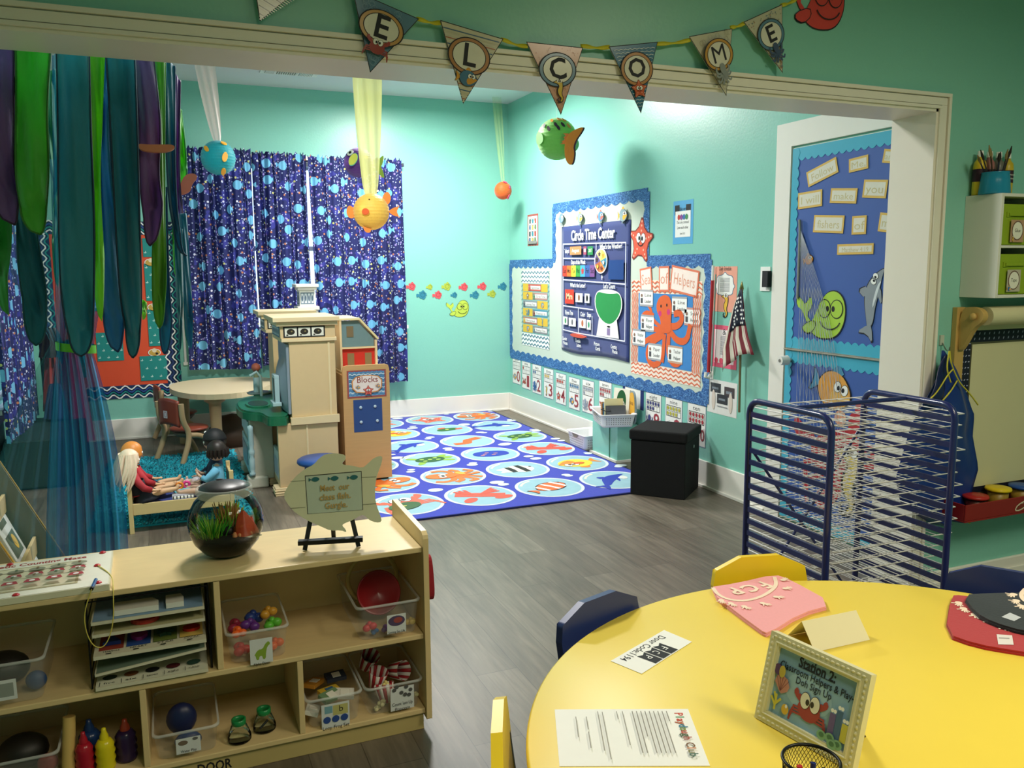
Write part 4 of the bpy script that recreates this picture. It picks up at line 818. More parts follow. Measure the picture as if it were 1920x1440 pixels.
def tower(y0, y1, nm, door=True):
    b = MB(); b.box((KX0+.10, y0, .546), (KX1, y1, 1.065), TAN); b.box((KX0+.24, y0-.006, .56), (KX1-.03, y0, 1.05), TAN) if 0 else None; b.box((KX1-.05, y0-.005, .55), (KX1-.035, y0-.0005, 1.06), TAN2)
    b.box((KX0+.05, y0-.015, 1.066), (KX1+.012, y1+.015, 1.09), TAN2); b.box((KX0+.045, y0-.008, 1.0901), (KX1+.004, y1+.008, 1.175), TAN); b.box((KX0+.02, y0-.025, 1.1751), (KX1+.02, y1+.025, 1.205), TAN2); b.box((KX0-.005, y0-.045, 1.2051), (KX1+.03, y1+.04, 1.235), TAN2)
    b.build(nm, kt, bevel=.008)
    fr = Fr((0, y0-.0085, 0), (1, 0, 0), (0, 0, 1)); A = Art(fr, .0006)
    A.rect(KX0+.065, 1.096, KX0+.345, 1.172, BK)
    for i in range(3):
        u = KX0+.075+.09*i; A.rect(u, 1.105, u+.08, 1.163, '#e6e2d6'); A.at(u+.04, 1.132, .06); A.oval(0, .05, .45, .34, '#2e2a22'); A.oval(.1, .1, .1, .08, '#8a7a50'); A.oval(-.4, -.3, .12, .08, '#2e2a22'); A.at()
    A.build('tile_sticker', kt)
    fl = Fr((KX0+.0445, 0, 0), (0, -1, 0), (0, 0, 1)); A = Art(fl, .0006); A.rect(-y1+.03, 1.095, -y0-.03, 1.170, '#5f7f9c')
    for i in range(6): u = -y1+.045+(y1-y0-.09)*i/6; A.rect(u, 1.105, u+.04, 1.16, '#e8ecec', up=False)
    A.h += .0004
    for i in range(6): u = -y1+.053+(y1-y0-.09)*i/6; A.oval(u+.012, 1.132, .012, .018, '#37506a', up=False)
    A.build('window_sticker', kt)
tower(KY0, 6.26, 'fridge_tower'); tower(6.74, KY1, 'oven_tower')
b = MB()
def fdoor(i, j): y = KY0+.02+.42*i; z = .57+.475*j; return V((KX0+.09-.065*sin(pi*i)*sin(pi*min(1, j*1.15+.05))**.6, y, z))
b.grid(fdoor, 14, 14, GRY); b.box((KX0+.08, KY0+.012, .565), (KX0+.0995, 6.245, 1.05), GRY)
fd = b.build('fridge_door', kt, bevel=.004); b = MB(); D_ = KX0+.02; b.box((D_-.012, KY0+.13, .63), (D_+.02, KY0+.145, .80), LB); b.box((D_-.012, KY0+.27, .63), (D_+.02, KY0+.285, .80), LB); b.box((D_-.012, KY0+.13, .80), (D_+.02, KY0+.285, .825), LB); b.box((D_-.03, KY0+.12, .61), (D_+.03, KY0+.295, .635), LB); b.box((D_-.005, KY0+.15, .64), (D_, KY0+.265, .795), '#4a525c'); b.build('water_dispenser', fd, bevel=.003)
# counter: lobed green top with a sink hollow
cp = smooth([(KX0+.11, 5.765), (KX0-.03, 5.765), (KX0-.07, 5.80), (KX0-.08, 5.98), (KX0-.16, 6.06), (KX0-.22, 6.20), (KX0-.22, 6.55), (KX0-.15, 6.72), (KX0-.05, 6.80), (KX0-.03, 7.04), (KX0+.12, 7.04)], 2)
b = MB(); b.prism(cp, Fr((0, 0, .50), (1, 0, 0), (0, 1, 0)), .05, GRN); b.prism([(x*.94+.06*KX0, y*.985+.015*6.4) for x, y in cp], Fr((0, 0, .55), (1, 0, 0), (0, 1, 0)), .014, GRN, .0001); b.build('green_counter', kt, bevel=.012, bseg=3)
b = MB(); q = smooth([(KX0-.15, 6.18), (KX0-.16, 6.50), (KX0+.015, 6.50), (KX0+.015, 6.18)], 2); b.prism(q, Fr((0, 0, .5645), (1, 0, 0), (0, 1, 0)), .012, GRN); b.prism([(KX0-.07+(x-KX0+.07)*.8, 6.34+(y-6.34)*.84) for x, y in q], Fr((0, 0, .577), (1, 0, 0), (0, 1, 0)), .002, mat('#0d3324', .4)); b.build('sink_basin', kt)
b = MB(); b.lathe([(0, 0), (.09, 0), (.10, .01), (.085, .016), (0, .016)], (KX0-.0, 6.94, .5645), mat('#7c8c8a', .3)); b.tube([(KX0+.0, 6.78, .565), (KX0+.0, 6.78, .72), (KX0-.03, 6.78, .76), (KX0-.08, 6.78, .73)], .012, LB); b.build('burner_and_faucet', kt)
# sink cupboard underneath, pale blue with turned post
b = MB(); b.box((KX0-.16, 6.10, .06), (KX0-.001, 6.66, .499), mat('#b8b5a6', .5)); b.build('sink_cupboard', kt, bevel=.006)
b = MB(); b.box((KX0-.172, 6.14, .10), (KX0-.161, 6.62, .33), LB); b.box((KX0-.178, 6.2, .15), (KX0-.172, 6.56, .29), GRY); b.build('cupboard_door', kt, bevel=.004)
b = MB(); b.box((KX0-.172, 6.14, .37), (KX0-.161, 6.62, .48), LB); b.build('drawer_front', kt, bevel=.004)
b = MB(); b.lathe([(0, 0), (.02, .0), (.022, .02), (.014, .03), (.02, .05), (.02, .12), (.014, .14), (.022, .16), (.022, .18), (.014, .2), (.02, .23), (.018, .33), (.022, .36), (.0, .37)], (KX0-.155, 6.085, .095), LB, 16); b.build('turned_post', kt)
for y in (6.08, 6.56): b = MB(); b.box((KX0-.19, y, 0), (KX0-.045, y+.12, .085), mat('#c4c0b2', .5)); b.build('foot', kt, bevel=.012)
b = MB(); b.box((KX0+.0, KY0+.055, .1005), (KX0+.02, 6.14, .30), mat('#c9ccd0', .5)); b.box((KX0-.002, KY0+.09, .12), (KX0-.0005, 6.1, .24), mat('#aab6cc', .5)); b.build('lower_bin', kt, bevel=.005)
b = MB(); b.ball((KX0-.02, 6.92, .78), (.035, .05, .035), '#b0604c'); b.cyl((KX0-.02, 6.92, .70), (KX0-.02, 6.92, .75), .02, '#8a8f6a'); b.cyl((KX0-.02, 6.92, .5812), (KX0-.02, 6.92, .70), .026, LB); b.build('toy_blender', label='small toy blender with red-brown lid on the toy kitchen counter', cat='toy')
# white toy tower behind
t = thing('white_toy_cabinet', 'white plastic toy tower with blue tile windows behind the toy kitchen', 'toy cabinet', (1.19, 7.72, .0145)); WP2 = mat('#f0ece2', .4)
b = MB()
for x0, x1, y1, z0, z1 in ((1.11, 1.28, 7.88, .0145, 1.19), (1.095, 1.29, 7.90, 1.1901, 1.225), (1.12, 1.26, 7.86, 1.2251, 1.37), (1.105, 1.275, 7.88, 1.3701, 1.395), (1.085, 1.29, 7.90, 1.3951, 1.425)): b.box((x0, 7.70-(y1-7.86)*.9, z0), (x1, y1, z1), WP2)
b.build('tower_body', t, bevel=.006)
for nm, fr_, e0, e1 in (('tile_sticker', Fr((0, 7.70, 0), (1, 0, 0), (0, 0, 1)), 1.13, 1.25), ('side_tile_sticker', Fr((1.12, 0, 0), (0, -1, 0), (0, 0, 1)), -7.85, -7.71)):
    A = Art(fr_, .0008); A.rect(e0, 1.245, e1, 1.35, '#6d8296'); n = 4; w_ = (e1-e0)/n
    for i in range(n): A.rect(e0+w_*i+.006, 1.255, e0+w_*(i+1)-.004, 1.34, '#dfe6ea', up=False)
    A.h += .0004
    for i in range(n): A.oval(e0+w_*(i+.5), 1.297, .007, .028, '#4f6680', up=False)
    A.build(nm, t)
# ================================================================ block shelf and toy barn
WD = mat('#c79f6c', .5, .08, 6, stretch=(1, 1, 14)); MAPLE = mat('#e2c893', .38, .07, 5, stretch=(2, 12, 2)); MAPE = mat('#c2ad72', .5, .08, 8)
bs = thing('block_shelf', 'light wooden toy shelf with a Blocks sign and navy card on its end panel', 'shelf', (1.31, 6.5, 0)); BX0, BX1, BY0, BY1 = 1.135, 1.475, 5.90, 7.10; ZR = .0145
b = MB(); b.prism(smooth([(BX0, .03), (BX1, .03), (BX1, .87), (BX0, .87)], 1) if 0 else [(BX0, .03), (BX1, .03), (BX1, .84), (BX1-.008, .865), (BX1-.03, .872), (BX0+.03, .872), (BX0+.008, .865), (BX0, .84)], Fr((0, BY0, 0), (1, 0, 0), (0, 0, 1)), .02, WD, -.02); b.build('end_panel', bs, bevel=.003)
b = MB(); b.box((BX0, BY1-.02, .03), (BX1, BY1, .87), WD); b.build('end_panel', bs, bevel=.003)
b = MB(); b.box((BX0+.002, BY0+.0205, .08), (BX0+.014, BY1-.0205, .80), WD); b.build('back_panel', bs)
for z in (.06, .33, .60, .80): b = MB(); b.box((BX0+.0145, BY0+.0205, z), (BX1-.004, BY1-.0205, z+.018), MAPLE); b.build('shelf_board', bs, bevel=.002)
for y in (BY0+.03, BY1-.09):
    b = MB(); b.box((BX0+.2, y, ZR), (BX0+.32, y+.05, .0295), BK); b.build('foot', bs)
fr = Fr((0, BY0, 0), (1, 0, 0), (0, 0, 1)); q = [fr.uv(*p) for p in ((637, 702), (721, 696), (722, 762), (639, 766))]; c0, c1, c2, c3 = 1.165, 1.45, .635, .835
A = Art(fr, .0015); A.rect(c0, c2, c1, c3, '#9c4f4c'); A.rect(c0+.012, c2+.012, c1-.012, c3-.012, '#6fa0c8')
for k in range(11): A.line([(c0+.014+(c1-c0-.028)*i/36, c2+.022+.0165*k+.004*sin(i*1.4)) for i in range(37)], .0045, '#dfeaf2' if k % 2 else '#3f78b0', up=False)
A.h += .001; o_ = smooth([(c0+.035, c2+.045), (c0+.14, c2+.03), (c1-.035, c2+.045), (c1-.03, c3-.05), (c0+.145, c3-.03), (c0+.03, c3-.05)], 1); A.poly(o_, '#cf8a4c'); A.poly([(1.3075+(x-1.3075)*.93, .735+(y-.735)*.9) for x, y in o_], '#eadcd8')
A.text('Blocks', 1.31, .765, .062, '#8a3a38', width=.15, bold=.005); A.at(1.315, .685, .085); d_star(A, '#c8504a'); A.at(1.24, .715, .035); d_fish(A, '#8a8a8a'); A.at(1.385, .72, .035); d_fish(A, '#a08a8a'); A.at(); A.build('blocks_sign', bs)
A = Art(fr, .0015); A.rect(1.205, .385, 1.415, .622, '#2c4a86'); A.build('navy_card', bs)
for u, v in ((1.257, .565), (1.362, .567), (1.257, .458), (1.376, .46)):
    b = MB(); b.ball(fr.p(u, v, .006), (.011, .006, .011), mat('#b9cfe0', .2)); b.build('button', bs)
bn = thing('toy_barn', 'wooden toy barn with grey-blue gable and red lower wall standing on the block shelf', 'toy barn', (1.31, 6.25, .818))
N0 = 6.08; fb_ = Fr((0, N0, 0), (1, 0, 0), (0, 0, 1)); pr = [(1.16, .8185), (1.435, .8185), (1.435, 1.04), (1.305, 1.185), (1.16, 1.185)]
b = MB(); b.prism([(1.16, .8185), (1.175, .8185), (1.175, 1.185), (1.16, 1.185)], fb_, .44, TAN2, -.44); b.prism([(1.42, .8185), (1.435, .8185), (1.435, 1.035), (1.42, 1.035)], fb_, .44, TAN2, -.44); b.prism([(1.175, .975), (1.42, .975), (1.42, .987), (1.175, .987)], fb_, .44, TAN2, -.44); b.build('barn_frame', bn, bevel=.003)
b = MB(); b.prism([(1.15, 1.185), (1.305, 1.185), (1.44, 1.036), (1.45, 1.045), (1.312, 1.199), (1.15, 1.199)], fb_, .45, mat('#e9d9a6', .4), -.445); b.build('barn_roof', bn, bevel=.002)
b = MB(); b.prism([(1.176, .988), (1.415, .988), (1.415, 1.045), (1.30, 1.18), (1.176, 1.18)], fb_, .008, mat('#6f8c92', .5), -.03); b.prism([(1.215, 1.06), (1.265, 1.06), (1.265, 1.14), (1.215, 1.14)], fb_, .003, '#7a6b50', -.0215); b.build('blue_gable', bn)
b = MB(); b.prism([(1.176, .819), (1.418, .819), (1.418, .974), (1.176, .974)], fb_, .008, mat('#c82f24', .5), -.03)
for u in (1.215, 1.345): b.prism([(u, .85), (u+.05, .85), (u+.05, .94), (u, .94)], fb_, .003, '#8a7450', -.0215)
b.build('red_wall', bn)
# ================================================================ blue stool
t = thing('blue_stool', 'round royal blue plastic step stool in front of the toy kitchen', 'stool', (.905, 5.57, 0)); SB = mat('#21488c', .35, .04, 20)
b = MB(); b.lathe([(0, .30), (.10, .302), (.135, .30), (.155, .288), (.158, .272), (.15, .262), (.12, .258), (0, .258)], (.905, 5.57, 0), SB, 40); b.build('seat', t)
for i in range(4): a = pi/4+i*pi/2; b = MB(); b.cyl((.905+.10*cos(a), 5.57+.10*sin(a), .257), (.905+.145*cos(a), 5.57+.145*sin(a), 0), .022, SB, .02); b.build('leg', t)
b = MB(); b.lathe([(.118, .10), (.128, .10), (.128, .12), (.118, .12)], (.905, 5.57, 0), SB, 32, True); b.build('ring_brace', t)
# ================================================================ tan play table and chair
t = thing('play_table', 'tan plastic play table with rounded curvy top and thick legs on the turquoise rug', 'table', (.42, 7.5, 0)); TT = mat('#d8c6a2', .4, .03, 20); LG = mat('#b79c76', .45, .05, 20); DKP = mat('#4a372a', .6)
tp_ = smooth([(-.03, 8.0), (.02, 7.55), (.22, 7.22), (.50, 7.20), (.62, 7.30), (.80, 7.55), (.92, 7.95), (.80, 8.28), (.45, 8.36), (.12, 8.28)], 2)
b = MB(); b.prism(tp_, Fr((0, 0, .495), (1, 0, 0), (0, 1, 0)), .045, TT); b.build('table_top', t, bevel=.018, bseg=4)
for x, y in ((.335, 7.33), (.75, 7.9), (.10, 8.0)):
    b = MB(); b.lathe([(0, 0), (.05, 0), (.052, .01), (.046, .25), (.05, .45), (.085, .47), (.085, .494), (0, .494)], (x, y, 0), LG, 20); b.build('leg', t)
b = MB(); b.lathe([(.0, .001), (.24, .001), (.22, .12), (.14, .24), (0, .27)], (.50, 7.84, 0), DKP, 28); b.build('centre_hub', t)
def toychair(nm, lb, x, y, rz, seatc='#8a4030'):
    t = thing(nm, lb, 'chair', (0, 0, 0)); CB = mat('#b39873', .45, .05, 20); SC_ = mat(seatc, .35, .05, 20)
    b = MB(); b.lathe([(0, .285), (.12, .285), (.15, .275), (.155, .265), (.14, .255), (0, .25)], (0, 0, 0), SC_, 28); b.build('seat', t)
    for s in (-1, 1):
        b = MB(); b.tube(smooth([(-.17, s*.15, .50), (-.165, s*.15, .36), (-.10, s*.155, .24), (-.20, s*.17, .02)], 2, False), .022, CB, 10, rad=None); b.build('leg', t)
        b = MB(); b.tube(smooth([(-.10, s*.14, .235), (.0, s*.15, .22), (.12, s*.16, .14), (.19, s*.17, .0)], 2, False), .022, CB, 10); b.build('leg', t)
    b = MB(); b.lathe([(0, .20), (.10, .205), (.13, .24), (0, .249)], (0, 0, 0), mat('#6a5f50', .6), 24); b.build('under_frame', t)
    b = MB(); b.grid(lambda i, j: V((-.175-.02*sin(pi*i), -.125+.25*i, .31+.21*j+.02*sin(pi*i))), 10, 8, SC_); b.build('backrest', t, solid=.018)
    A = Art(Fr((-.21, 0, 0), (0, -1, 0), (0, 0, 1)), .0008); A.rect(-.025, .38, .025, .44, '#d9cfd0'); A.line(ell(0, .41, .016, .02, 12), .004, '#b0506a', True); A.build('sticker', t)
    t.location = (x, y, 0); t.rotation_euler = (0, 0, rz); return t
toychair('toy_chair', 'brown and tan plastic child chair tucked at the tan play table', .12, 7.28, R(35))
t2 = toychair('toy_chair', 'second brown play chair, only its back showing behind the tan table', .06, 8.13, R(10))
def fab(c, k=.42):
    m = mat(c, .55, .12, 14, sheen=.4, bump=.6, stretch=(5, 5, 2.5)); nt = m.node_tree
    if 'tl' not in nt.nodes:
        tr = nd(nt, 'BsdfTranslucent'); tr.name = 'tl'; tr.inputs[0].default_value = (*lin(c), 1); ms = nd(nt, 'MixShader'); ms.inputs[0].default_value = k
        nt.links.new(nt.nodes['Principled BSDF'].outputs[0], ms.inputs[1]); nt.links.new(tr.outputs[0], ms.inputs[2]); nt.links.new(ms.outputs[0], nt.nodes['Material Output'].inputs[0])
    return m
# ================================================================ pedestal baskets, books and black cube
h_skip = lambda r_, k: False
def basket(nm, lb, cx_, cy_, z, L, W_, H, rot, label=None):
    t = thing(nm, lb, 'basket', (cx_, cy_, z)); PL = mat('#e9e8ea', .35, .02, 10); M = Matrix.Rotation(rot, 3, 'Z'); c = V((cx_, cy_, z))
    def rr(l, w, r=.03, n=5): return [(sx*(l/2-r)+r*cos(a), sy*(w/2-r)+r*sin(a)) for sx, sy, a0 in ((1, 1, 0), (-1, 1, pi/2), (-1, -1, pi), (1, -1, 1.5*pi)) for a in [a0+pi/2*i/n for i in range(n+1)]]
    b = MB(); prof = [(0, .86), (.15, .88), (.9, .97), (.985, 1.0), (1.0, 1.06), (.96, 1.07), (.93, 1.0)]; rings = [[c+M @ V((x*s, y*s, .004+h*H)) for x, y in rr(L, W_)] for h, s in prof]
    n = len(rings[0]); vs = [v for r_ in rings for v in r_]; b.add(vs, [(k*n+i, k*n+(i+1) % n, (k+1)*n+(i+1) % n, (k+1)*n+i) for k in range(len(prof)-1) for i in range(n)], PL, True); b.add(rings[0], [tuple(range(n))[::-1]], PL)
    b.build('tub', t, solid=.003)
    HD = mat('#6f6f74', .6); b = MB()
    for side, l, w in ((0, L, W_), (1, W_, L), (2, L, W_), (3, W_, L)):
        R2 = M @ Matrix.Rotation(side*pi/2, 3, 'Z'); nn = int(l/.024)
        for r_ in range(4):
            for k in range(nn):
                if h_skip(r_, k): continue
                u = -l*.40+l*.80*(k+.5)/nn; h = H*(.22+.155*r_); s = .885+.085*(h/H)
                if label and side == label[0] and abs(u) < .12: continue
                p = c+R2 @ V((u*s, -w/2*s-.0035, .004+h)); X = R2 @ V((.0036, 0, 0)); Z = V((0, 0, .0036)); b.add([p-X-Z, p+X-Z, p+X+Z, p-X+Z], [(0, 1, 2, 3)], HD)
    o = b.build('punched_holes', t); b = MB()
    for s in (-1, 1):
        R2 = M @ Matrix.Rotation(0 if s < 0 else pi, 3, 'Z'); b.add([c+R2 @ V((.055*cos(a), -W_/2*1.0-.005+.0, H*.99+.035*sin(a)*-1)) for a in [pi*i/10 for i in range(11)]], [tuple(range(11))], mat('#7d7468', .4))
    b.build('grip_slot', t)
    if label:
        R2 = M @ Matrix.Rotation(label[0]*pi/2, 3, 'Z'); w = (W_ if label[0] % 2 == 0 else L); A = Art(Fr(c+R2 @ V((0, -w/2*.96-.005, 0)), R2 @ V((1, 0, 0)), (0, 0, 1)), .002); A.rect(-.115, H*.15, .115, H*.8, '#9a9098'); A.rect(-.108, H*.2, .108, H*.75, '#ded9da'); A.text(label[1], 0, H*.47, .03, '#7a7480', width=.18); A.build('paper_label', t)
    return t
basket('book_basket', 'white perforated basket of picture books standing on the short wall ledge', 3.285, 5.815, .3015, .41, .28, .105, R(74))
basket('floor_basket', 'white perforated basket with a paper label on the floor beside the wall ledge', 3.33, 6.33, 0, .34, .24, .135, R(90), (0, 'Bean & Counters'))
def book(lb, x, y, z, w, h, t_, rz, tilt, col, edge='#ece6d6', name='picture_book', fn=None):
    t = thing(name, lb, 'book', (0, 0, 0)); M = Euler((tilt, 0, rz)).to_matrix(); c = V((x, y, z)); fr = Fr(c, M @ V((1, 0, 0)), M @ V((0, 0, 1)))
    b = MB(); b.prism([(-w/2, 0), (w/2, 0), (w/2, h), (-w/2, h)], fr, .0015, col, t_/2); b.prism([(-w/2, 0), (w/2, 0), (w/2, h), (-w/2, h)], fr, .0015, col, -t_/2); b.prism([(-w/2-.0015, 0), (-w/2, 0), (-w/2, h), (-w/2-.0015, h)], fr, t_, col, -t_/2); b.build('cover', t)
    b = MB(); b.prism([(-w/2, .003), (w/2-.003, .003), (w/2-.003, h-.003), (-w/2, h-.003)], fr, t_-.0022, edge, -t_/2+.0018); b.build('pages', t)
    if fn: A = Art(fr, t_/2+.002); fn(A); A.build('cover_print', t)
    return t
bz = .31; RZ = R(74)
spec = [('pale peach book, furthest left in the book basket', 5.87, .16, .012, '#d9a87c'), ('tan board book second from the left in the book basket', 5.845, .165, .012, '#b8875a'), ('black-spined book in the middle of the book basket', 5.825, .15, .014, '#2c2a2a'), ('sky blue book beside the black spine in the basket', 5.80, .165, .012, '#4f8fb8'),
        ('cream book near the middle of the basket, tallest cover facing the room', 5.775, .20, .014, '#e6dfb0'), ('dark grey book right of the cream book in the basket', 5.74, .15, .016, '#3a3a3e'), ('slate book beside the dark grey one in the basket', 5.715, .15, .016, '#55585e')]
for lb, y, h, t_, c in spec: book(lb, 3.28+(y-5.8)*.2, y, bz, .15, h, t_, R(-16), R(-6), c)
def veg(A): A.oval(0, .17, .05, .09, '#1f5a34'); A.oval(0, .13, .042, .05, '#f2efe4'); A.oval(-.015, .15, .008, .010, BK); A.oval(.018, .15, .008, .010, BK)
book('white book with a green cartoon cover standing at the back of the basket', 3.36, 5.82, bz, .17, .27, .012, R(-72), R(-5), '#ece8da', name='picture_book', fn=veg)
b = MB(); o_ = smooth([(-.07, 0), (-.085, .12), (-.07, .24), (0, .275), (.06, .25), (.08, .12), (.07, 0)], 2); fr = Fr((3.385, 5.70, bz), V((-.18, -1, 0)).normalized(), (0, 0, 1)); t = thing('shaped_book', 'yellow and grey fish-shaped book at the near end of the book basket', 'book', (3.385, 5.70, bz))
b.prism(o_, fr, .012, mat('#8a9aa0', .4), -.02); b.build('cover', t); A = Art(fr, .002-.008); A.poly([(x*.85, .02+y*.88) for x, y in o_], '#e2aa3c'); A.text('sea', .0, .17, .05, '#6a3a2a', width=.07); A.build('cover_print', t)
t = thing('navy_poster', 'navy card with a white sheet propped behind the book basket', 'poster', (XR, 5.82, .5)); A = Art(FR, .0018); A.rect(-5.97, .42, -5.64, .66, '#1d2f6b'); A.rect(-5.93, .42, -5.69, .64, WT); A.build('poster_sheet', t)
b = MB(); b.tube([(3.17, 5.72, .425), (3.17, 5.80, .428), (3.21, 5.82, .428), (3.23, 5.75, .425), (3.20, 5.70, .424)], .004, BK, 6, True); b.build('glasses_frame', label='thin black loop lying on the rim of the book basket', cat='frame')
t = thing('storage_ottoman', 'black fabric storage cube with padded lid standing at the corner of the rug', 'ottoman', (3.14, 4.865, 0)); BF = mat('#0b0b0d', .95, .15, 60, bump=.2); rz = R(-49)
M = Matrix.Rotation(rz, 3, 'Z'); s = .19; c = V((3.155, 4.84, 0))
b = MB(); b.box((c.x-s, c.y-s, .0), (c.x+s, c.y+s, .385), BF, rz, (c.x, c.y, 0)); b.build('cube_body', t, bevel=.006)
b = MB(); s2 = s+.012; b.box((c.x-s2, c.y-s2, .386), (c.x+s2, c.y+s2, .458), BF, rz, (c.x, c.y, 0)); b.build('padded_lid', t, bevel=.016, bseg=3)
b = MB(); q = c+M @ V((s+.002, .02, .33)); b.cyl(q, q+M @ V((.003, 0, 0)), .012, mat('#b8b8b8', .3, metal=.8)); b.build('eyelet', t)
# ================================================================ paper lantern fish
def tulle(c, a): return mat(c, .8, .15, 8, alpha=a, stretch=(60, 60, 1))
def lantern(nm, lb, c, r, col, rz=0, bow=None, wire=True):
    t = thing(nm, lb, 'lantern', c); m = fab(col, .38); b = MB(); N = 46
    prof = [((r*sin(pi*(.06+.88*i/N)))*(1-.028*(i % 3 == 0)), r*cos(pi*(.06+.88*i/N))) for i in range(N+1)]
    b.lathe(prof, c, m, 40); b.build('paper_globe', t)
    if bow:
        col2, al, w0, w1, top = bow
        def f(i, j): w = w1*(1-j)**1.2*.3+w0*(.25+.75*j**.6); a = (i-.5); return V((c[0]+a*w+top[0]*j+.003*sin(9*a+6*j), c[1]+.008*sin(16*a+3*j)+top[1]*j, c[2]+r*.95+(HC-c[2]-r*.95-.002)*j))
        b = MB(); b.grid(f, 16, 20, tulle(col2, al)); b.build('tulle_strip', t)
    return t
def fin(t, c, r, az, el, pts, col, edge=None, s=1, roll=0, out=.004, nm='fin'):
    d = V((cos(el)*cos(az), cos(el)*sin(az), sin(el))); u = V((-sin(az), cos(az), 0)); u2 = u*cos(roll)+d.cross(u)*sin(roll); w_ = d.cross(u2)
    fr = Fr(V(c)+d*(r+out), u2, w_); b = MB(); q = [(x*s, y*s) for x, y in smooth(pts, 2)]
    if edge: b.prism([(x*1.12+.006*s, y*1.05-.004) for x, y in q], fr, .0015, edge, -.002)
    b.prism(q, fr, .003, col); return b.build(nm, t)
FINS = [(-.1, 0), (-.6, .5), (-.5, .95), (.1, .7), (.35, .1)]; TAIL = [(0, 0), (.45, .5), (.95, .75), (.8, .2), (.6, 0), (.8, -.2), (.95, -.75), (.45, -.5)]
cam_az = lambda c: atan2(-c[1], -c[0])
def orr(c): return cam_az(c)
TL = (.435, 6.83, 2.396); t = lantern('teal_fish_lantern', 'turquoise paper lantern fish with orange fins and white tulle hanging before the curtains', TL, .127, '#1fb5c4', bow=('#f4dedd', .8, .16, .05, (-.08, 0)))
a = orr(TL); OY = '#f0a534'
for az, el, s, ro in ((a+.55, .1, .07, 1.9), (a-.65, .25, .05, 0), (a+.75, .75, .05, .6), (a+.5, -.75, .06, 2.6)): fin(t, TL, .127, az, el, FINS, OY, '#f6c23c', s, ro)
YL = (1.39, 5.95, 1.957); t = lantern('yellow_fish_lantern', 'yellow paper lantern fish with orange mouth and fins under long yellow tulle', YL, .128, '#fcd768', bow=('#f2f0a0', .85, .23, .12, (.0, 0)))
a = orr(YL)
fin(t, YL, .128, a-.30, -.05, ell(0, 0, .5, .45), '#e8602c', '#f09a3c', .05, 0, nm='mouth')
for az, el, s, ro, nm in ((a+pi/2-.1, .0, .07, 0, 'fin'), (a-pi/2+.15, -.1, .07, 2.4, 'fin'), (a-.2, -1.15, .06, 1, 'fin'), (a+pi/2, .75, .05, .5, 'fin')): 
    d = V((cos(el)*cos(az), cos(el)*sin(az), sin(el))); q = V(YL)+d*.125; rgt = V((-sin(a+pi), cos(a+pi), 0)); fr = Fr(q-V((0, 0, 0)), V((sin(a), -cos(a), 0))*-1 if az > a else V((sin(a), -cos(a), 0))*-1, (0, 0, 1)); b = MB()
    sg = 1 if (q-V(YL)).dot(fr.U) > 0 else -1; pts = [(sg*x*.085, y*.06) for x, y in smooth([(-.1, 0), (.4, .5), (.9, .6), (.6, 0), (.9, -.6), (.4, -.5)], 2)] if abs(el) < .5 and az > a else [(sg*x*.06, y*.07) for x, y in smooth([(-.2, .4), (.5, .9), (.9, .2), (.6, -.5), (-.1, -.5)], 2)]
    b.prism(pts, fr, .004, mat('#ef8a34', .6)); b.build(nm, t)
fin(t, YL, .128, a-.1, .62, ell(0, 0, .12, .07), '#2a2a2a', None, .05, 0, nm='eye')
PL_ = (1.50, 6.80, 2.40); t = lantern('purple_fish_lantern', 'purple paper lantern fish with white eye half behind the yellow tulle', PL_, .118, '#6a3f92', bow=('#8fc3cc', .35, .05, .02, (.0, 0)))
a = orr(PL_); fin(t, PL_, .118, a-.65, .55, ell(0, 0, .5, .5), WT, '#3a2a4a', .055, nm='eye'); fin(t, PL_, .118, a-.65, .55, ell(0, 0, .25, .25), BK, None, .05, out=.009, nm='pupil')
fin(t, PL_, .118, a-.05, .3, FINS, '#d9dc5a', '#5fb8b0', .10, 1.9); fin(t, PL_, .118, a+.5, .25, ell(0, 0, .3, .2), '#e0a840', None, .07, nm='spot')
b = MB(); fr = Fr(V(PL_)+V((.12, -.03, -.03)), (1, 0, 0), (0, 0, 1)); b.prism([(x*.085, y*.13) for x, y in smooth(TAIL, 2)], fr, .003, '#b8d85a'); b.build('tail_fin', t)
GL_ = (2.98, 6.22, 2.575); t = lantern('green_fish_lantern', 'lime green paper lantern fish with orange tail and black spots hanging by the right wall', GL_, .163, '#7fc063')
a = orr(GL_)
for k, (dz, el) in enumerate(((-.9, .55), (-.45, .85), (-.1, .55), (.15, .95), (.35, .55), (.75, .5), (-.5, .35), (.6, .9), (.05, .38))): fin(t, GL_, .163, a+dz*.9, el, [(-.3, 0), (0, .9), (.5, .6), (.5, -.5), (0, -.8)], ['#2a1f2e', '#c98a3c'][k % 2], None, .032, .5, nm='spot')
fin(t, GL_, .163, a-.95, -.0, [(-.5, .6), (.5, .3), (.6, -.5), (-.5, -.7)], '#5f9f50', None, .09, nm='fin'); fin(t, GL_, .163, a+1.1, -.25, [(-.5, .6), (.9, .1), (.6, -.7), (-.5, -.7)], '#5f9f50', None, .09, nm='fin')
d = V((cos(a+.45), sin(a+.45), -.18)).normalized(); q = V(GL_)+d*.168; fr = Fr(q, V((sin(a), -cos(a), 0))*-1, (0, 0, 1))
for nm, col, dx, k in (('tail_edge', '#3a1f3c', .014, -.004), ('tail_fin', fab('#f2a03a'), 0, .002)):
    b = MB(); b.prism([(x*.15+dx, y*.155-.035) for x, y in smooth([(-.1, .0), (.1, .55), (.75, .85), (.95, .8), (.35, .02), (.45, -.5), (.3, -1.1), (-.05, -.8)], 2)], fr, .004, col, k); b.build(nm, t)
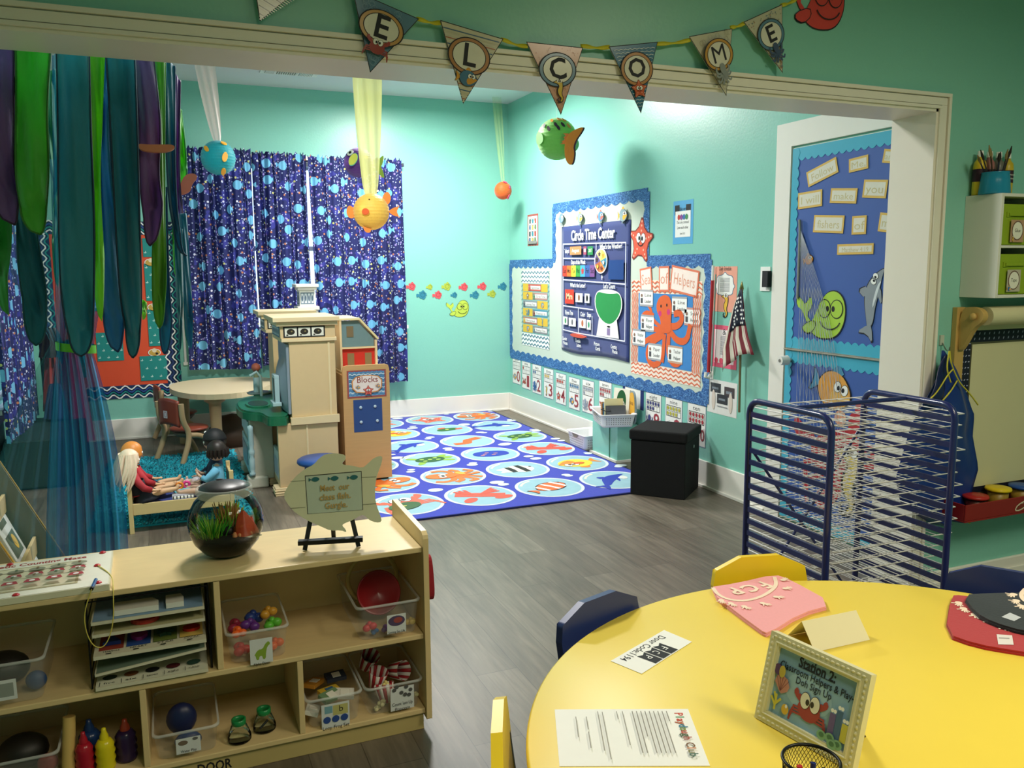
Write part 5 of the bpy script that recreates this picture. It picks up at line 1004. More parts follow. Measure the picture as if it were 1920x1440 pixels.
b = MB(); b.prism([(-.05, -.03), (.02, -.03), (.02, .05), (-.04, .05)], fr, .004, '#d8742c', -.004); b.build('tail_stub', t)
b = MB(); b.cyl((GL_[0], GL_[1], GL_[2]+.162), (GL_[0], GL_[1], HC-.001), .0012, WT); b.build('hanging_line', t)
OL = (3.20, 7.93, 2.325); t = lantern('orange_fish_lantern', 'small orange paper lantern fish with pink fins near the room corner', OL, .088, '#e8702c', bow=('#c9d86a', .22, .10, .05, (.02, .2)))
a = orr(OL)
for az, el, ro in ((a+1.2, .3, 1.2), (a+1.1, -.5, 2.5), (a+.9, .9, .6)): fin(t, OL, .085, az, el, FINS, '#e8527a', None, .055, ro)
# ================================================================ streamer canopy
t0 = thing('streamer_canopy', 'hoop canopy of long green, teal, blue and purple fabric streamers hanging from the ceiling', 'canopy', (-.35, 3.5, 2.25))
HCx, HCy, HR = -.38, 3.50, .41
b = MB(); b.tube([(HCx+HR*cos(2*pi*i/40), HCy+HR*sin(2*pi*i/40), 2.26) for i in range(40)], .004, mat('#1d5f6e', .6), 8, True)
for i in range(4): a = pi/4+pi/2*i; b.tube([(HCx+HR*cos(a), HCy+HR*sin(a), 2.265), (HCx, HCy, HC-.001)], .002, WT, 4)
b.build('hoop_with_cords', t0)
def streamer(yd, pts_l, pts_r, tip, col, edge=None, seed=0, wave=.02, z_hang=True):
    """left and right edges as picture points from top to bottom at depth yd, and a tip"""
    rnd = random.Random(seed); ph = rnd.uniform(0, 6)
    P = lambda q, dy=0: on('y', yd+dy, *q)
    def E(lst, t):
        k = t*(len(lst)-1); n = min(int(k), len(lst)-2); f = k-n; return (lst[n][0]*(1-f)+lst[n+1][0]*f, lst[n][1]*(1-f)+lst[n+1][1]*f)
    l, r = smooth(pts_l, 2, False), smooth(pts_r, 2, False)
    def f(i, j):
        if j < .8: a, c = E(l, j/.8), E(r, j/.8)
        else:
            t = (j-.8)/.2; k = 1-math.sqrt(max(0, 1-t**1.7)); a, c = [(q_[0]*(1-k)+tip[0]*k, q_[1]*(1-t)+tip[1]*t) for q_ in (l[-1], r[-1])]
        q = (a[0]*(1-i)+c[0]*i, a[1]*(1-i)+c[1]*i); w = P(q); env = min(1, (1-j)*3)
        return V((w.x, w.y+wave*env*(sin(4.5*i+5*j+ph)+.4*sin(9*j+ph)+.35*sin(11*i-14*j+2*ph)), w.z))
    b = MB(); b.grid(f, 10, 36, fab(col)); n = 10
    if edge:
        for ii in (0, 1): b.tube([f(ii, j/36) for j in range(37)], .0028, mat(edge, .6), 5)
    return b
S = []
GR, GR2, TLc, TL2, PU, BLc, SEA = '#55c040', '#8ad83a', '#2a8fa2', '#238296', '#6a4a86', '#1f86ae', '#2f9a6c'
def add(nm, *a, **k): b = streamer(*a, **k); b.build('streamer', t0, solid=.0008)
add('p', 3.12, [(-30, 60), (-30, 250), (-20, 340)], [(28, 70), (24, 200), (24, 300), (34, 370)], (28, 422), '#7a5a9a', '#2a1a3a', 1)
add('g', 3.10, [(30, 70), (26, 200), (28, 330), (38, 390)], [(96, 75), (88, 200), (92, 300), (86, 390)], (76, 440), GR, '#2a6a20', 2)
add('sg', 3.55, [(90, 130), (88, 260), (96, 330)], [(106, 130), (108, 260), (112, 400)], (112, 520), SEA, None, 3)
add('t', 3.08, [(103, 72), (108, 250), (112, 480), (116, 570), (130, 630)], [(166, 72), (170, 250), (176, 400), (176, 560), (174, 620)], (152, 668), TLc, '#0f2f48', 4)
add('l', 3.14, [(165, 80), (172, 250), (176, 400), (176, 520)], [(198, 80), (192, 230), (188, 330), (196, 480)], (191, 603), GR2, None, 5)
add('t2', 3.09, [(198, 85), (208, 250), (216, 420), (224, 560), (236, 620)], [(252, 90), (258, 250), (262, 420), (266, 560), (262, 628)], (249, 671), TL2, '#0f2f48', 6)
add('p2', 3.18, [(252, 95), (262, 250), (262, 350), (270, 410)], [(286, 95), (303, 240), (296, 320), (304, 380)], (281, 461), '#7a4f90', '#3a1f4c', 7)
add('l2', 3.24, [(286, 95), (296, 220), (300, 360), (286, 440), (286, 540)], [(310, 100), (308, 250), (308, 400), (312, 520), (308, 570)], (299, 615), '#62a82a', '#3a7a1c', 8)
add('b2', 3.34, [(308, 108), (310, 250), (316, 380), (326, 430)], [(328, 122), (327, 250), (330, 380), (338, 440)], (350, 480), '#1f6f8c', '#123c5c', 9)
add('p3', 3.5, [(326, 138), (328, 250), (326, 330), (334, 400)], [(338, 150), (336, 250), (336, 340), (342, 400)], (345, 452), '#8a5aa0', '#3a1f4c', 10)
add('l3', 3.6, [(336, 205), (334, 280), (334, 320)], [(340, 205), (348, 280), (350, 320)], (342, 352), '#6fd03a', '#2f8a3a', 11)
add('b3', 3.3, [(300, 500), (296, 580), (300, 620)], [(312, 350), (316, 520), (322, 600)], (309, 664), BLc, '#123c6c', 12)
add('b4', 3.45, [(336, 400), (342, 500), (346, 600)], [(350, 400), (358, 520), (362, 600)], (359, 655), '#2080a4', None, 13)
add('d4', 3.4, [(326, 420), (330, 540), (334, 600)], [(342, 430), (344, 540), (342, 600)], (337, 660), TL2, None, 14)
add('b5', 3.3, [(188, 200), (186, 320), (192, 480), (194, 590)], [(204, 150), (206, 300), (224, 460), (232, 600)], (221, 660), '#2a7fb0', '#123c6c', 15)
add('t5', 3.25, [(32, 330), (34, 480), (44, 580)], [(60, 400), (84, 520), (88, 600)], (67, 648), '#1f7f92', '#15505e', 16)
add('g6', 3.3, [(-30, 330), (-30, 480), (-10, 520)], [(10, 350), (26, 430), (16, 520)], (17, 592), '#4fae58', None, 17)
add('g7', 3.5, [(100, 370), (98, 460)], [(112, 350), (112, 440)], (109, 540), '#6fd08a', None, 18)
add('l8', 3.45, [(322, 380), (324, 460)], [(327, 380), (330, 460)], (330, 520), '#7ad040', None, 19); add('l9', 3.6, [(266, 560), (266, 580)], [(276, 568), (274, 590)], (268, 600), '#a8e04a', None, 20)
add('s9', 3.5, [(342, 480), (344, 560)], [(350, 490), (352, 580)], (350, 640), SEA, None, 21)
add('bk', 3.95, [(170, 110), (176, 300), (186, 450)], [(200, 110), (204, 300), (206, 450)], (196, 560), '#2a93b4', None, 22); add('bk', 4.02, [(108, 110), (112, 300)], [(130, 110), (132, 300)], (120, 420), '#2f9a6c', None, 23)
# blue tulle drape gathered with a green ribbon
tv = thing('tulle_drape', 'sheer blue tulle drape gathered with a lime ribbon below the streamers', 'drape', (-.30, 3.35, 0)); TU = mat('#2190c8', .85, .35, 5, alpha=.66, stretch=(45, 45, .5)); YD = 3.42
def fold(seed, L0, R0, L1, R1, L2, R2, m, ydep, z=1):
    P = lambda x, y: on('y', ydep, x, y)
    def g(i, j):
        def lerp(p, q, t): return p+(q-p)*t
        if j < .42: t = j/.42; t2 = t**1.6; xl, xr, y = lerp(L0[0], L1[0], t2), lerp(R0, R1, t2), lerp(L0[1], L1[1], t)
        else: t = (j-.42)/.58; t2 = 1-max(0, 1-t)**1.9; xl, xr, y = lerp(L1[0], L2[0], t2), lerp(R1, R2, t2), lerp(L1[1], L2[1], t)
        q = P(xl+(xr-xl)*i, y); return V((q.x, q.y+.022*sin(i*34+seed)+.01*sin(i*71+seed), q.z))
    b = MB(); b.grid(g, 60, 40, m); b.build('tulle_layer', tv)
fold(1, (96, 100), 236, (104, 656), 174, (84, 1075), 242, TU, YD)
fold(4, (120, 100), 210, (112, 656), 170, (130, 1080), 226, TU, YD-.035)
fold(7, (-60, 300), 120, (96, 640), 126, (-40, 1085), 150, mat('#3f8fa4', .85, .35, 5, alpha=.30, stretch=(45, 45, .5)), YD+.06)
b = MB(); p0, p1 = on('y', YD-.06, 104, 652), on('y', YD-.06, 176, 660); c = (p0+p1)/2; rx = (p1-p0).length/2+.004
b.grid(lambda i, j: V((c.x+rx*cos(2*pi*i), YD-.01+.07*sin(2*pi*i), c.z-.015+.03*j+.008*sin(3*i)-(.006*cos(2*pi*i)))), 40, 2, mat('#5fb82c', .5), True); b.build('lime_ribbon', tv)
# two salmon wooden fish peeking through the streamers
for lb, pts, yd, c in (('long salmon and green fish ornament sticking out between the purple streamers', [(258, 270), (275, 272), (300, 272), (326, 272), (328, 280), (312, 286), (285, 286), (262, 282)], 3.13, '#c87a58'), ('coral pink fish ornament hanging by the right edge of the streamers', [(336, 352), (342, 335), (352, 326), (366, 326), (371, 334), (360, 345), (358, 358), (348, 364), (338, 366)], 3.5, '#dd7468')):
    b = MB(); fr = Fr((0, yd, 0), (1, 0, 0), (0, 0, 1)); b.prism(smooth([fr.uv(*p) for p in pts], 2), fr, .03, mat(c, .5), -.015); b.build('fish_ornament', label=lb, cat='ornament', bevel=.006)
# ================================================================ doll bed and dolls
PINE = mat('#d9c08a', .5, .08, 6, stretch=(1, 8, 8)); bx0, bx1, by0, by1 = -.275, .325, 5.29, 5.60
bt = thing('doll_bed', 'small pine doll bed with blue bedding standing by the turquoise rug', 'doll bed', (.02, 5.45, 0))
for x in (bx0, bx1-.025):
    for y in (by0, by1-.025): b = MB(); b.box((x, y, 0), (x+.025, y+.025, .33), PINE); b.build('bed_post', bt, bevel=.002)
    b = MB(); b.box((x+.004, by0+.0255, .12), (x+.02, by1-.0255, .30), PINE); b.build('headboard' if x < 0 else 'footboard', bt, bevel=.002)
for y in (by0+.004, by1-.02): b = MB(); b.box((bx0+.0255, y, .112), (bx1-.0255, y+.016, .18), PINE); b.build('side_rail', bt, bevel=.002)
b = MB(); b.grid(lambda i, j: V((bx0+.03+(bx1-bx0-.06)*i, by0+.023+(by1-by0-.046)*j, .155+.008*sin(9*i+4*j)*sin(3*j))), 30, 16, mat('#3d4a8c', .85, .1, 30)); b.build('blue_sheet', bt, solid=.01)
def skinbody(name, parent, joints, edges, m, M, root=0, sub=2):
    me = bpy.data.meshes.new(name); me.from_pydata([tuple(M @ V(p)) for p, r in joints], edges, []); me.materials.append(m); o = bpy.data.objects.new(name, me); COL.objects.link(o)
    o.parent = parent; o.matrix_parent_inverse = Matrix.Translation(-parent.location)
    md = o.modifiers.new('sk', 'SKIN'); md.use_smooth_shade = True; md.use_x_symmetry = False
    sl = me.skin_vertices[0].data if me.skin_vertices else None
    if sl is None: me.skin_vertices.new() if hasattr(me.skin_vertices, 'new') else None; sl = me.skin_vertices[0].data
    for i, (p, r) in enumerate(joints): sl[i].radius = (r, r); sl[i].use_root = (i == root)
    u = o.modifiers.new('u', 'SUBSURF'); u.levels = sub; u.render_levels = sub; return o
def doll(lb, x, y, z, rz, skin, hairc, top, bottom, style, s=1.0, lean=0, handsup=False, sleeve=True, legs=True):
    t = thing('doll', lb, 'doll', (x, y, z)); M = Matrix.Translation((x, y, z)) @ Matrix.Rotation(rz, 4, 'Z') @ Matrix.Rotation(lean, 4, 'Y') @ Matrix.Scale(s, 4); SK = mat(skin, .5, .04, 20); sf = Matrix.Translation((x, y, z)) @ Matrix.Rotation(rz, 4, 'Z') @ Matrix.Scale(s, 4)
    J = [((0, 0, .035), .036), ((0, 0, .10), .034), ((-.005, 0, .15), .030), ((0, 0, .178), .014)]; Eg = [(0, 1), (1, 2), (2, 3)]
    def chain(par, pts):
        for p, r in pts: J.append((p, r)); Eg.append((par, len(J)-1)); par = len(J)-1
        return par
    for sd in (-1, 1):
        chain(0, [((.04, sd*.035, .03), .024), ((.12, sd*.045, .035), .019), ((.19, sd*.045, .025), .013), ((.205, sd*.045, .045), .010)])
        if handsup: h = chain(2, [((.01, sd*.05, .145), .013), ((.05, sd*.065, .10), .012), ((.09, sd*.03, .115), .009), ((.105, sd*.018, .13), .008)]); hp, dr = (.105, sd*.018, .13), V((.3, 0, .9))
        else: h = chain(2, [((.0, sd*.05, .14), .014), ((.03, sd*.075, .09), .012), ((.075, sd*.07, .06), .009), ((.095, sd*.068, .055), .008)]); hp, dr = (.095, sd*.068, .055), V((.9, 0, -.1))
        for k in range(4):
            o_ = V((0, (k-1.5)*.005, .001*k)) if not handsup else V((0, (k-1.5)*.005, 0)); q = V(hp)+dr.normalized()*.010+o_; q2 = q+dr.normalized()*(.008+.002*(k in (1, 2)))+V((0, (k-1.5)*.002, -.002)); chain(h, [(tuple(q), .0032), (tuple(q2), .0026)])
        chain(h, [(tuple(V(hp)+V((.002, -sd*.010, .004))), .0032)])
    skinbody('doll_body', t, J, Eg, SK, M, 0, 1)
    hc = M @ V((.004, 0, .245)); R3 = Matrix.Rotation(rz, 3, 'Z'); b = MB(); rr = .052*s
    def hd(i, j):
        a, e = 2*pi*i, pi*j; d = V((sin(e)*cos(a), sin(e)*sin(a), cos(e))); k = 1-.10*max(0, -d.z)-.04*max(0, d.z); f = max(0, d.x)
        k += .03*f*max(0, 1-abs(d.z+.1)*3)*max(0, 1-abs(d.y)*4)*2.4 - .02*f*(abs(d.z-.1) < .15)*(abs(abs(d.y)-.3) < .15); return hc+R3 @ V((d.x*rr*k, d.y*rr*.93*k, d.z*rr*1.12*k))
    b.grid(hd, 28, 18, SK, cu=True)
    for sd in (-1, 1): b.ball(hc+R3 @ V((-.002, sd*rr*.93, -.002)), (.008*s, .004*s, .012*s), SK, 8, 6)
    hdm = b.build('head', t)
    for sd in (-1, 1):
        b = MB(); b.ball(hc+R3 @ V((rr*.90, sd*rr*.32, rr*.05)), .0075*s, WT, 10, 8); b.ball(hc+R3 @ V((rr*.98, sd*rr*.32, rr*.05)), .0042*s, mat('#2b3a4a', .2), 8, 6); b.build('eye', hdm)
    b = MB(); b.ball(hc+R3 @ V((rr*.95, 0, -rr*.42)), (.002*s, .010*s, .003*s), mat('#b8504a', .5), 8, 6, R3); b.build('mouth', hdm)
    HM = mat(hairc, .45, .22, 60, stretch=(14, 14, 1)); b = MB()
    def hr(i, j, g=1.09): a, e = 2*pi*i, pi*.56*j; d = V((sin(e)*cos(a), sin(e)*sin(a), cos(e))); cut = 1 if d.x < .35 or d.z > .45 else .93; return hc+R3 @ V((d.x*rr*g*cut, d.y*rr*.96*g, d.z*rr*1.13*g+.001))
    b.grid(hr, 28, 10, HM, cu=True)
    if style == 'long':
        rnd = random.Random(3)
        for k in range(46):
            a = rnd.uniform(.32*pi, 1.68*pi); r0 = rr*1.05; p0 = V((cos(a)*r0*.9, sin(a)*r0*.95, rr*.25)); L_ = rnd.uniform(.10, .17)*s; o = V((-.35-.5*rnd.random(), .7*sin(a), 0))*.05*s
            pts = [hc+R3 @ (p0+V((0, 0, rr*.5))*(1-t_)*(1-t_)+o*t_*t_*1.2+V((cos(a), sin(a), 0))*.018*s*sin(pi*t_)-V((0, 0, L_*t_))) for t_ in (0, .25, .5, .75, 1)]; b.tube(pts, .006*s, HM, 6, rad=[.006*s, .010*s, .010*s, .008*s, .002*s])
    if style == 'short':
        for k in range(14): a = .25*pi+1.5*pi*k/13; p0 = V((cos(a)*rr, sin(a)*rr, 0)); b.tube([hc+R3 @ (p0*1.04+V((0, 0, rr*.3))), hc+R3 @ (p0*1.10-V((0, 0, rr*.3))), hc+R3 @ (p0*1.0-V((0, 0, rr*.62)))], .01*s, HM, 6, rad=[.011*s, .012*s, .004*s])
    b.build('hair', t)
    if style == 'bandana':
        b = MB(); b.grid(lambda i, j: hr(i, j*.8, 1.15), 28, 8, mat('#17171c', .6), cu=True); b.build('bandana', t, solid=.002)
        A = MB(); q = hc+R3 @ V((rr*.75, -rr*.45, rr*.88)); A.ball(q, (.010*s, .012*s, .007*s), WT, 8, 6); A.build('emblem', t)
    TM, BM_ = mat(top, .75, .1, 40), mat(bottom, .8, .12, 40); b = MB()
    b.grid(lambda i, j: M @ V(((.043-.008*j*j)*cos(2*pi*i)*(1-.25*j)-.002, (.048-.004*j)*sin(2*pi*i)*(1-.22*max(0, j-.7)*3), .05+.118*j)), 24, 8, TM, cu=True)
    if sleeve:
        for sd in (-1, 1):
            pp = [(.0, sd*.042, .152), (.014, sd*.062, .12), (.03, sd*.075, .09), (.062, sd*.072, .067)] if not handsup else [(.0, sd*.04, .152), (.02, sd*.055, .13), (.05, sd*.065, .10), (.07, sd*.05, .107)]
            b.tube([M @ V(p) for p in pp], .018*s, TM, 12, rad=[.022*s, .020*s, .018*s, .015*s])
    b.build('shirt', t, solid=.002)
    b = MB(); b.grid(lambda i, j: M @ V((.02+(.048+.055*(1-j))*cos(2*pi*i)*(1 if cos(2*pi*i) > 0 else .55), (.05+.028*(1-j))*sin(2*pi*i), .012+.058*j+.003*sin(14*pi*i)*(1-j))), 40, 5, BM_, cu=True)
    if style == 'long': b.grid(lambda i, j: M @ V((.046*cos(2*pi*i), .052*sin(2*pi*i)*(.96), .055+.07*j)), 24, 4, BM_, cu=True)
    b.build('skirt' if style == 'long' else 'trousers', t, solid=.002)
    return t
doll('long blond-haired doll in red shirt and black dress on the left of the bed', -.205, 5.375, .168, R(8), '#e0b48c', '#e4cdb4', '#a82a34', '#1c1f2c', 'long', 1.1, R(-12))
doll('orange-haired doll in a red top behind the blond doll', -.19, 5.515, .168, R(6), '#e0b48c', '#d9883c', '#b02a34', '#1c2238', 'long2', 1.16, R(-12))
doll('doll with shiny black hair and light blue shirt at the right end of the bed', .225, 5.375, .168, R(172), '#cfa892', '#241a18', '#6fb4d8', '#2a3350', 'short', 1.12, R(-4), True)
doll('doll with black bandana and a white emblem behind the black-haired doll', .225, 5.515, .168, R(176), '#cfa892', '#1c1614', '#24304f', '#1c1c24', 'bandana', 1.26, R(-3), False)
b = MB(); M3 = Matrix.Rotation(.12, 3, 'Z'); b.box((-.02, 5.42, .182), (.16, 5.50, .202), mat('#74c3cf', .8, .1, 30), .15); b.box((.0, 5.43, .203), (.155, 5.505, .215), mat('#8ecdd6', .8), .1); b.build('folded_blanket', label='folded turquoise doll blanket lying in the middle of the bed', cat='blanket', bevel=.006)
b = MB(); b.tube([(-.03, 5.36, .190), (.05, 5.352, .193), (.13, 5.36, .192)], .017, mat('#b9b4c0', .85, .15, 50), 12); b.build('rolled_cloth', label='grey rolled cloth lying along the near side of the doll bed', cat='cloth')
b = MB(); b.box((-.03, 5.318, .181), (.09, 5.337, .192), WT)
for i in range(6): b.box((-.028+.02*i, 5.3175, .1805), (-.022+.02*i, 5.3375, .1925), BK)
b.build('striped_stick', label='black and white striped strip on the near edge of the doll bed', cat='toy')
for lb, x, y, z, c in (('orange toy pacifier on the turquoise blanket', .015, 5.44, .232, '#f08a2e'), ('pink ring rattle on the turquoise blanket', .055, 5.45, .234, '#ea3f94')):
    b = MB(); b.tube([(x+.018*cos(a), y-.006, z+.018*sin(a)) for a in [2*pi*i/18 for i in range(18)]], .0075, mat(c, .3), 8, True); b.ball((x, y-.006, z), .009, mat('#f2c6d0', .3)); b.build('toy_ring', label=lb, cat='toy')
b = MB(); b.cyl((.06, 5.49, .2155), (.06, 5.49, .25), .017, mat('#f0dcd6', .3)); b.cyl((.06, 5.49, .2501), (.06, 5.49, .262), .012, mat('#f2cfd6', .3), .008); b.ball((.06, 5.49, .268), .008, mat('#e8c8b0', .3)); b.build('toy_bottle', label='pale pink toy baby bottle standing at the back of the blanket', cat='bottle')
b = MB(); b.ball((.115, 5.485, .243), (.032, .025, .026), mat('#efe6ee', .15, .05, 30, alpha=.55), 14, 10); b.build('plastic_bag', label='crumpled clear plastic bag on the turquoise blanket', cat='bag')
# ================================================================ maple shelf unit in the opening
mu = thing('shelf_unit', 'long light maple shelf unit with compartments standing in the opening', 'shelf', (.05, 2.74, 0))
sx0, sx1, sy0, sy1, st = -.66, .732, 2.552, 2.935, .645
def mbx(nm, a, c, bv=.003, m=MAPLE): b = MB(); b.box(a, c, m); return b.build(nm, mu, bevel=bv)
mbx('top_board', (sx0+.018, sy0, st-.018), (sx1-.001, sy1, st)); mbx('back_panel', (sx0+.018, sy1-.008, .062), (sx1-.0, sy1, st-.0185), 0)
PH = [(sy0-.012, .045), (sy1+.008, .045), (sy1+.008, st+.055), (sy1-.004, st+.065), (sy1-.02, st+.062), (sy0+.01, st+.052), (sy0-.006, st+.042), (sy0-.012, st+.03)]
for x, nm in ((sx1, 'end_panel'), (sx0, 'end_panel')): b = MB(); b.prism(PH, Fr((x, 0, 0), (0, 1, 0), (0, 0, 1)), .018, MAPLE); b.build(nm, mu, bevel=.004)
mbx('bottom_board', (sx0+.018, sy0+.002, .062), (sx1-.001, sy1-.009, .08)); mbx('plinth', (sx0+.02, sy0+.014, 0), (sx1-.004, sy1-.02, .0615), .002, MAPE)
mz = .327; mbx('middle_board', (sx0+.018, sy0+.002, mz), (sx1-.001, sy1-.009, mz+.018))
for x, z0, z1 in ((.082, mz+.0185, st-.0185), (-.140, .0805, mz-.0005), (.316, .0805, mz-.0005), (-.62, .0805, mz-.0005)): mbx('divider', (x, sy0+.004, z0), (x+.018, sy1-.009, z1), .002)
b = MB(); A = Art(Fr((0, sy0+.014, 0), (1, 0, 0), (0, 0, 1)), .001); A.text('DOOR', .055, .03, .045, BK, width=.10, bold=.02); A.build('stencil', mu)
def gl():
    m = bpy.data.materials.new('bowl_glass'); m.use_nodes = True; nt = m.node_tree; nt.nodes.clear(); o = nd(nt, 'OutputMaterial'); g = nd(nt, 'BsdfGlossy'); g.inputs['Roughness'].default_value = .03; tr = nd(nt, 'BsdfTransparent'); tr.inputs[0].default_value = (.93, .97, .96, 1); f = nd(nt, 'Fresnel'); f.inputs[0].default_value = 1.32; mx = nd(nt, 'MixShader')
    nt.links.new(f.outputs[0], mx.inputs[0]); nt.links.new(tr.outputs[0], mx.inputs[1]); nt.links.new(g.outputs[0], mx.inputs[2]); nt.links.new(mx.outputs[0], o.inputs[0]); n = nd(nt, 'TexNoise'); n.inputs['Scale'].default_value = 3; bp = nd(nt, 'Bump'); bp.inputs['Strength'].default_value = .02; nt.links.new(n.outputs[0], bp.inputs['Height']); nt.links.new(bp.outputs[0], g.inputs['Normal']); return m
BG = gl()
CLR = mat('#e6eaea', .12, .02, 8, alpha=.17); 
def bin_(lb, x0, x1, z0, h, y0=2.562, d=.30, ts=.014, lab=None):
    cx_, W_ = (x0+x1)/2, x1-x0; t = thing('clear_bin', lb, 'bin', (cx_, y0+d/2, z0), 'clear plastic toy bins on the shelf unit'); c = V((cx_, y0+d/2, z0))
    def ring(w, l, h_, r=.022, n=5): return [c+V((sx*(w/2-r)+r*cos(a), sy*(l/2-r)+r*sin(a), h_)) for sx, sy, a0 in ((1, 1, 0), (-1, 1, pi/2), (-1, -1, pi), (1, -1, 1.5*pi)) for a in [a0+pi/2*i/n for i in range(n+1)]]
    L = [ring(W_-2*ts-.006, d-2*ts-.006, .0005), ring(W_-2*ts, d-2*ts, .006), ring(W_-.012, d-.012, h*.9), ring(W_-.01, d-.01, h-.008), ring(W_, d, h-.006), ring(W_, d, h), ring(W_-.012, d-.012, h+.001)]
    n = len(L[0]); b = MB(); b.add([p for r_ in L[:4] for p in r_], [(k*n+i, k*n+(i+1) % n, (k+1)*n+(i+1) % n, (k+1)*n+i) for k in range(3) for i in range(n)]+[tuple(range(n))[::-1]], CLR, True); b.build('bin_wall', t)
    b = MB(); b.add([p for r_ in L[3:] for p in r_], [(k*n+i, k*n+(i+1) % n, (k+1)*n+(i+1) % n, (k+1)*n+i) for k in range(3) for i in range(n)], mat('#e4e8e8', .1, .02, 8, alpha=.5), True); b.build('bin_rim', t)
    if lab:
        u0, u1, v0, v1, fn = lab; A = Art(Fr((0, y0-.0015+.002, 0), V((1, 0, 0)), V((0, -.045, 1))), .003); A.rect(u0, v0, u1, v1, '#e3e6e6'); A.at((u0+u1)/2, (v0+v1)/2, 1); fn(A); A.at(); A.build('bin_label', t)
    return t
def dino(A):
    A.poly(smooth([(-.022, -.012), (-.01, .006), (.004, .006), (.012, .022), (.022, .03), (.028, .02), (.018, .012), (.014, -.005), (.012, -.028), (.004, -.028), (.002, -.016), (-.006, -.016), (-.008, -.028), (-.015, -.028), (-.018, -.012)], 1), '#8fae3a'); A.text('Alpha Dinos', 0, -.042, .014, BK, width=.05)
def mess(A): A.oval(0, .01, .028, .018, '#5a4a6a'); A.oval(.005, .012, .015, .01, '#a8504a'); A.text('Sorting Sea Life', 0, -.028, .012, BK, width=.055)
def train(A): A.rect(-.035, .01, -.01, .035, '#7fb0c0'); A.rect(-.008, .0, .04, .035, '#c8c27a'); A.text('b', .018, .02, .03, BK); [A.oval(x, -.012, .012, .012, '#2f4f9a') for x in (-.028, .0, .028)]; A.text('Loop Frog Set', 0, -.04, .018, BK, width=.085)
def pop(A): [A.oval(.028*cos(i*2.3), .025+.018*sin(i*1.7), .007, .007, '#5a5a5a') for i in range(7)]; A.text("Count 'em Up", 0, -.018, .016, BK, width=.07); A.text('Popcorn', 0, -.036, .016, BK, width=.05)
def turt(A): A.oval(-.015, .01, .014, .008, '#7a6a5a'); A.oval(.02, .018, .008, .005, '#6a6a6a'); A.text('Water Play', 0, -.018, .012, BK, width=.045)
UP_, LO = mz+.0185, .0805
bin_('clear bin of bright toy dinosaurs with a green dinosaur label on the middle board', .108, .300, UP_, .102, lab=(.176, .243, UP_+.003, UP_+.085, dino))
bin_('clear bin holding a dark red bowl at the right end of the middle board', .510, .728, UP_, .118, d=.35, lab=(.605, .668, UP_+.025, UP_+.09, mess))
bin_('clear bin of yellow letter train pieces in the lower right compartment', .338, .524, LO, .10, lab=(.385, .475, LO+.0, LO+.085, train)) 
bin_('clear bin of striped popcorn cups at the bottom right corner', .530, .730, LO, .10, lab=(.612, .692, LO+.012, LO+.095, pop))
bin_('clear bin with a dark blue toy and turtle label in the lower middle compartment', -.116, .078, LO, .085, lab=(-.05, .02, LO+.02, LO+.07, turt))
bin_('large clear bin with a framed label at the far left of the middle board', -.60, -.375, UP_, .125, lab=(-.50, -.445, UP_+.03, UP_+.09, lambda A: A.rect(-.02, -.02, .02, .02, '#9aa09a')))
bin_('clear bin of dark toys in the lower left corner of the shelf unit', -.58, -.36, LO, .10)
def toys(nm, lb, cat, items, group):
    for l_, p, r, c in items:
        b = MB(); 
        for k in range(3): a = k*2.1+p[0]*40; b.ball((p[0]+r*.55*cos(a), p[1]+r*.55*sin(a), p[2]+r*.25*(k == 1)), (r*.62, r*.5, r*.55), mat(c, .35), 10, 8)
        b.ball((p[0], p[1], p[2]+r*.55), r*.4, mat(c, .35), 10, 8); b.build(nm, label=l_, cat=cat, group=group)
z1 = UP_+.004
toys('toy_dinosaur', '', 'toy', [('red toy dinosaur at the front left of the dinosaur bin', (.155, 2.605, z1+.026), .026, '#c8342e'), ('orange toy dinosaur at the front right of the dinosaur bin', (.258, 2.608, z1+.024), .024, '#ef6a28'), ('blue toy dinosaur low at the front of the dinosaur bin', (.205, 2.60, z1+.018), .018, '#2a5f9a'),
    ('bright orange toy dinosaur on top at the left of the dinosaur bin', (.150, 2.612, z1+.080), .022, '#f06a2a'), ('purple toy dinosaur on top in the middle of the dinosaur bin', (.190, 2.665, z1+.074), .028, '#5f2f86'), ('green toy dinosaur on top at the right of the dinosaur bin', (.255, 2.645, z1+.076), .027, '#5fb83a'), ('yellow toy dinosaur sticking up at the back of the dinosaur bin', (.252, 2.72, z1+.085), .026, '#d9a03a'), ('dark blue toy dinosaur at the back of the dinosaur bin', (.205, 2.735, z1+.070), .030, '#27408a'), ('dark red toy dinosaur at the back left of the dinosaur bin', (.150, 2.71, z1+.060), .028, '#8a2440')], 'toy dinosaurs in the clear bin')
toys('toy_sea_creature', '', 'toy', [('red rubber toy at the front left of the right end bin', (.56, 2.60, z1+.03), .022, '#e0404a'), ('blue rubber toy low at the front left of the right end bin', (.575, 2.598, z1+.012), .013, '#3f78c0'), ('yellow rubber toy at the front right of the right end bin', (.70, 2.60, z1+.024), .018, '#e6c860'), ('purple rubber toy at the bottom of the right end bin', (.615, 2.60, z1+.014), .016, '#7a3f9a'), ('orange rubber toy near the label of the right end bin', (.655, 2.598, z1+.014), .014, '#f0803a')], 'rubber toys in the right end bin')
t = thing('red_bowl', 'dark red bowl leaning inside the right end bin', 'bowl', (.625, 2.74, UP_+.10)); Mx = Euler((R(68), 0, 0)).to_matrix(); b = MB(); b.lathe([(0, .0), (.05, .006), (.072, .02), (.076, .03), (.072, .031), (.065, .022), (0, .012)], (.62, 2.74, UP_+.092), mat('#8f1a22', .3, .05), 36, M=Mx); b.build('bowl_body', t)
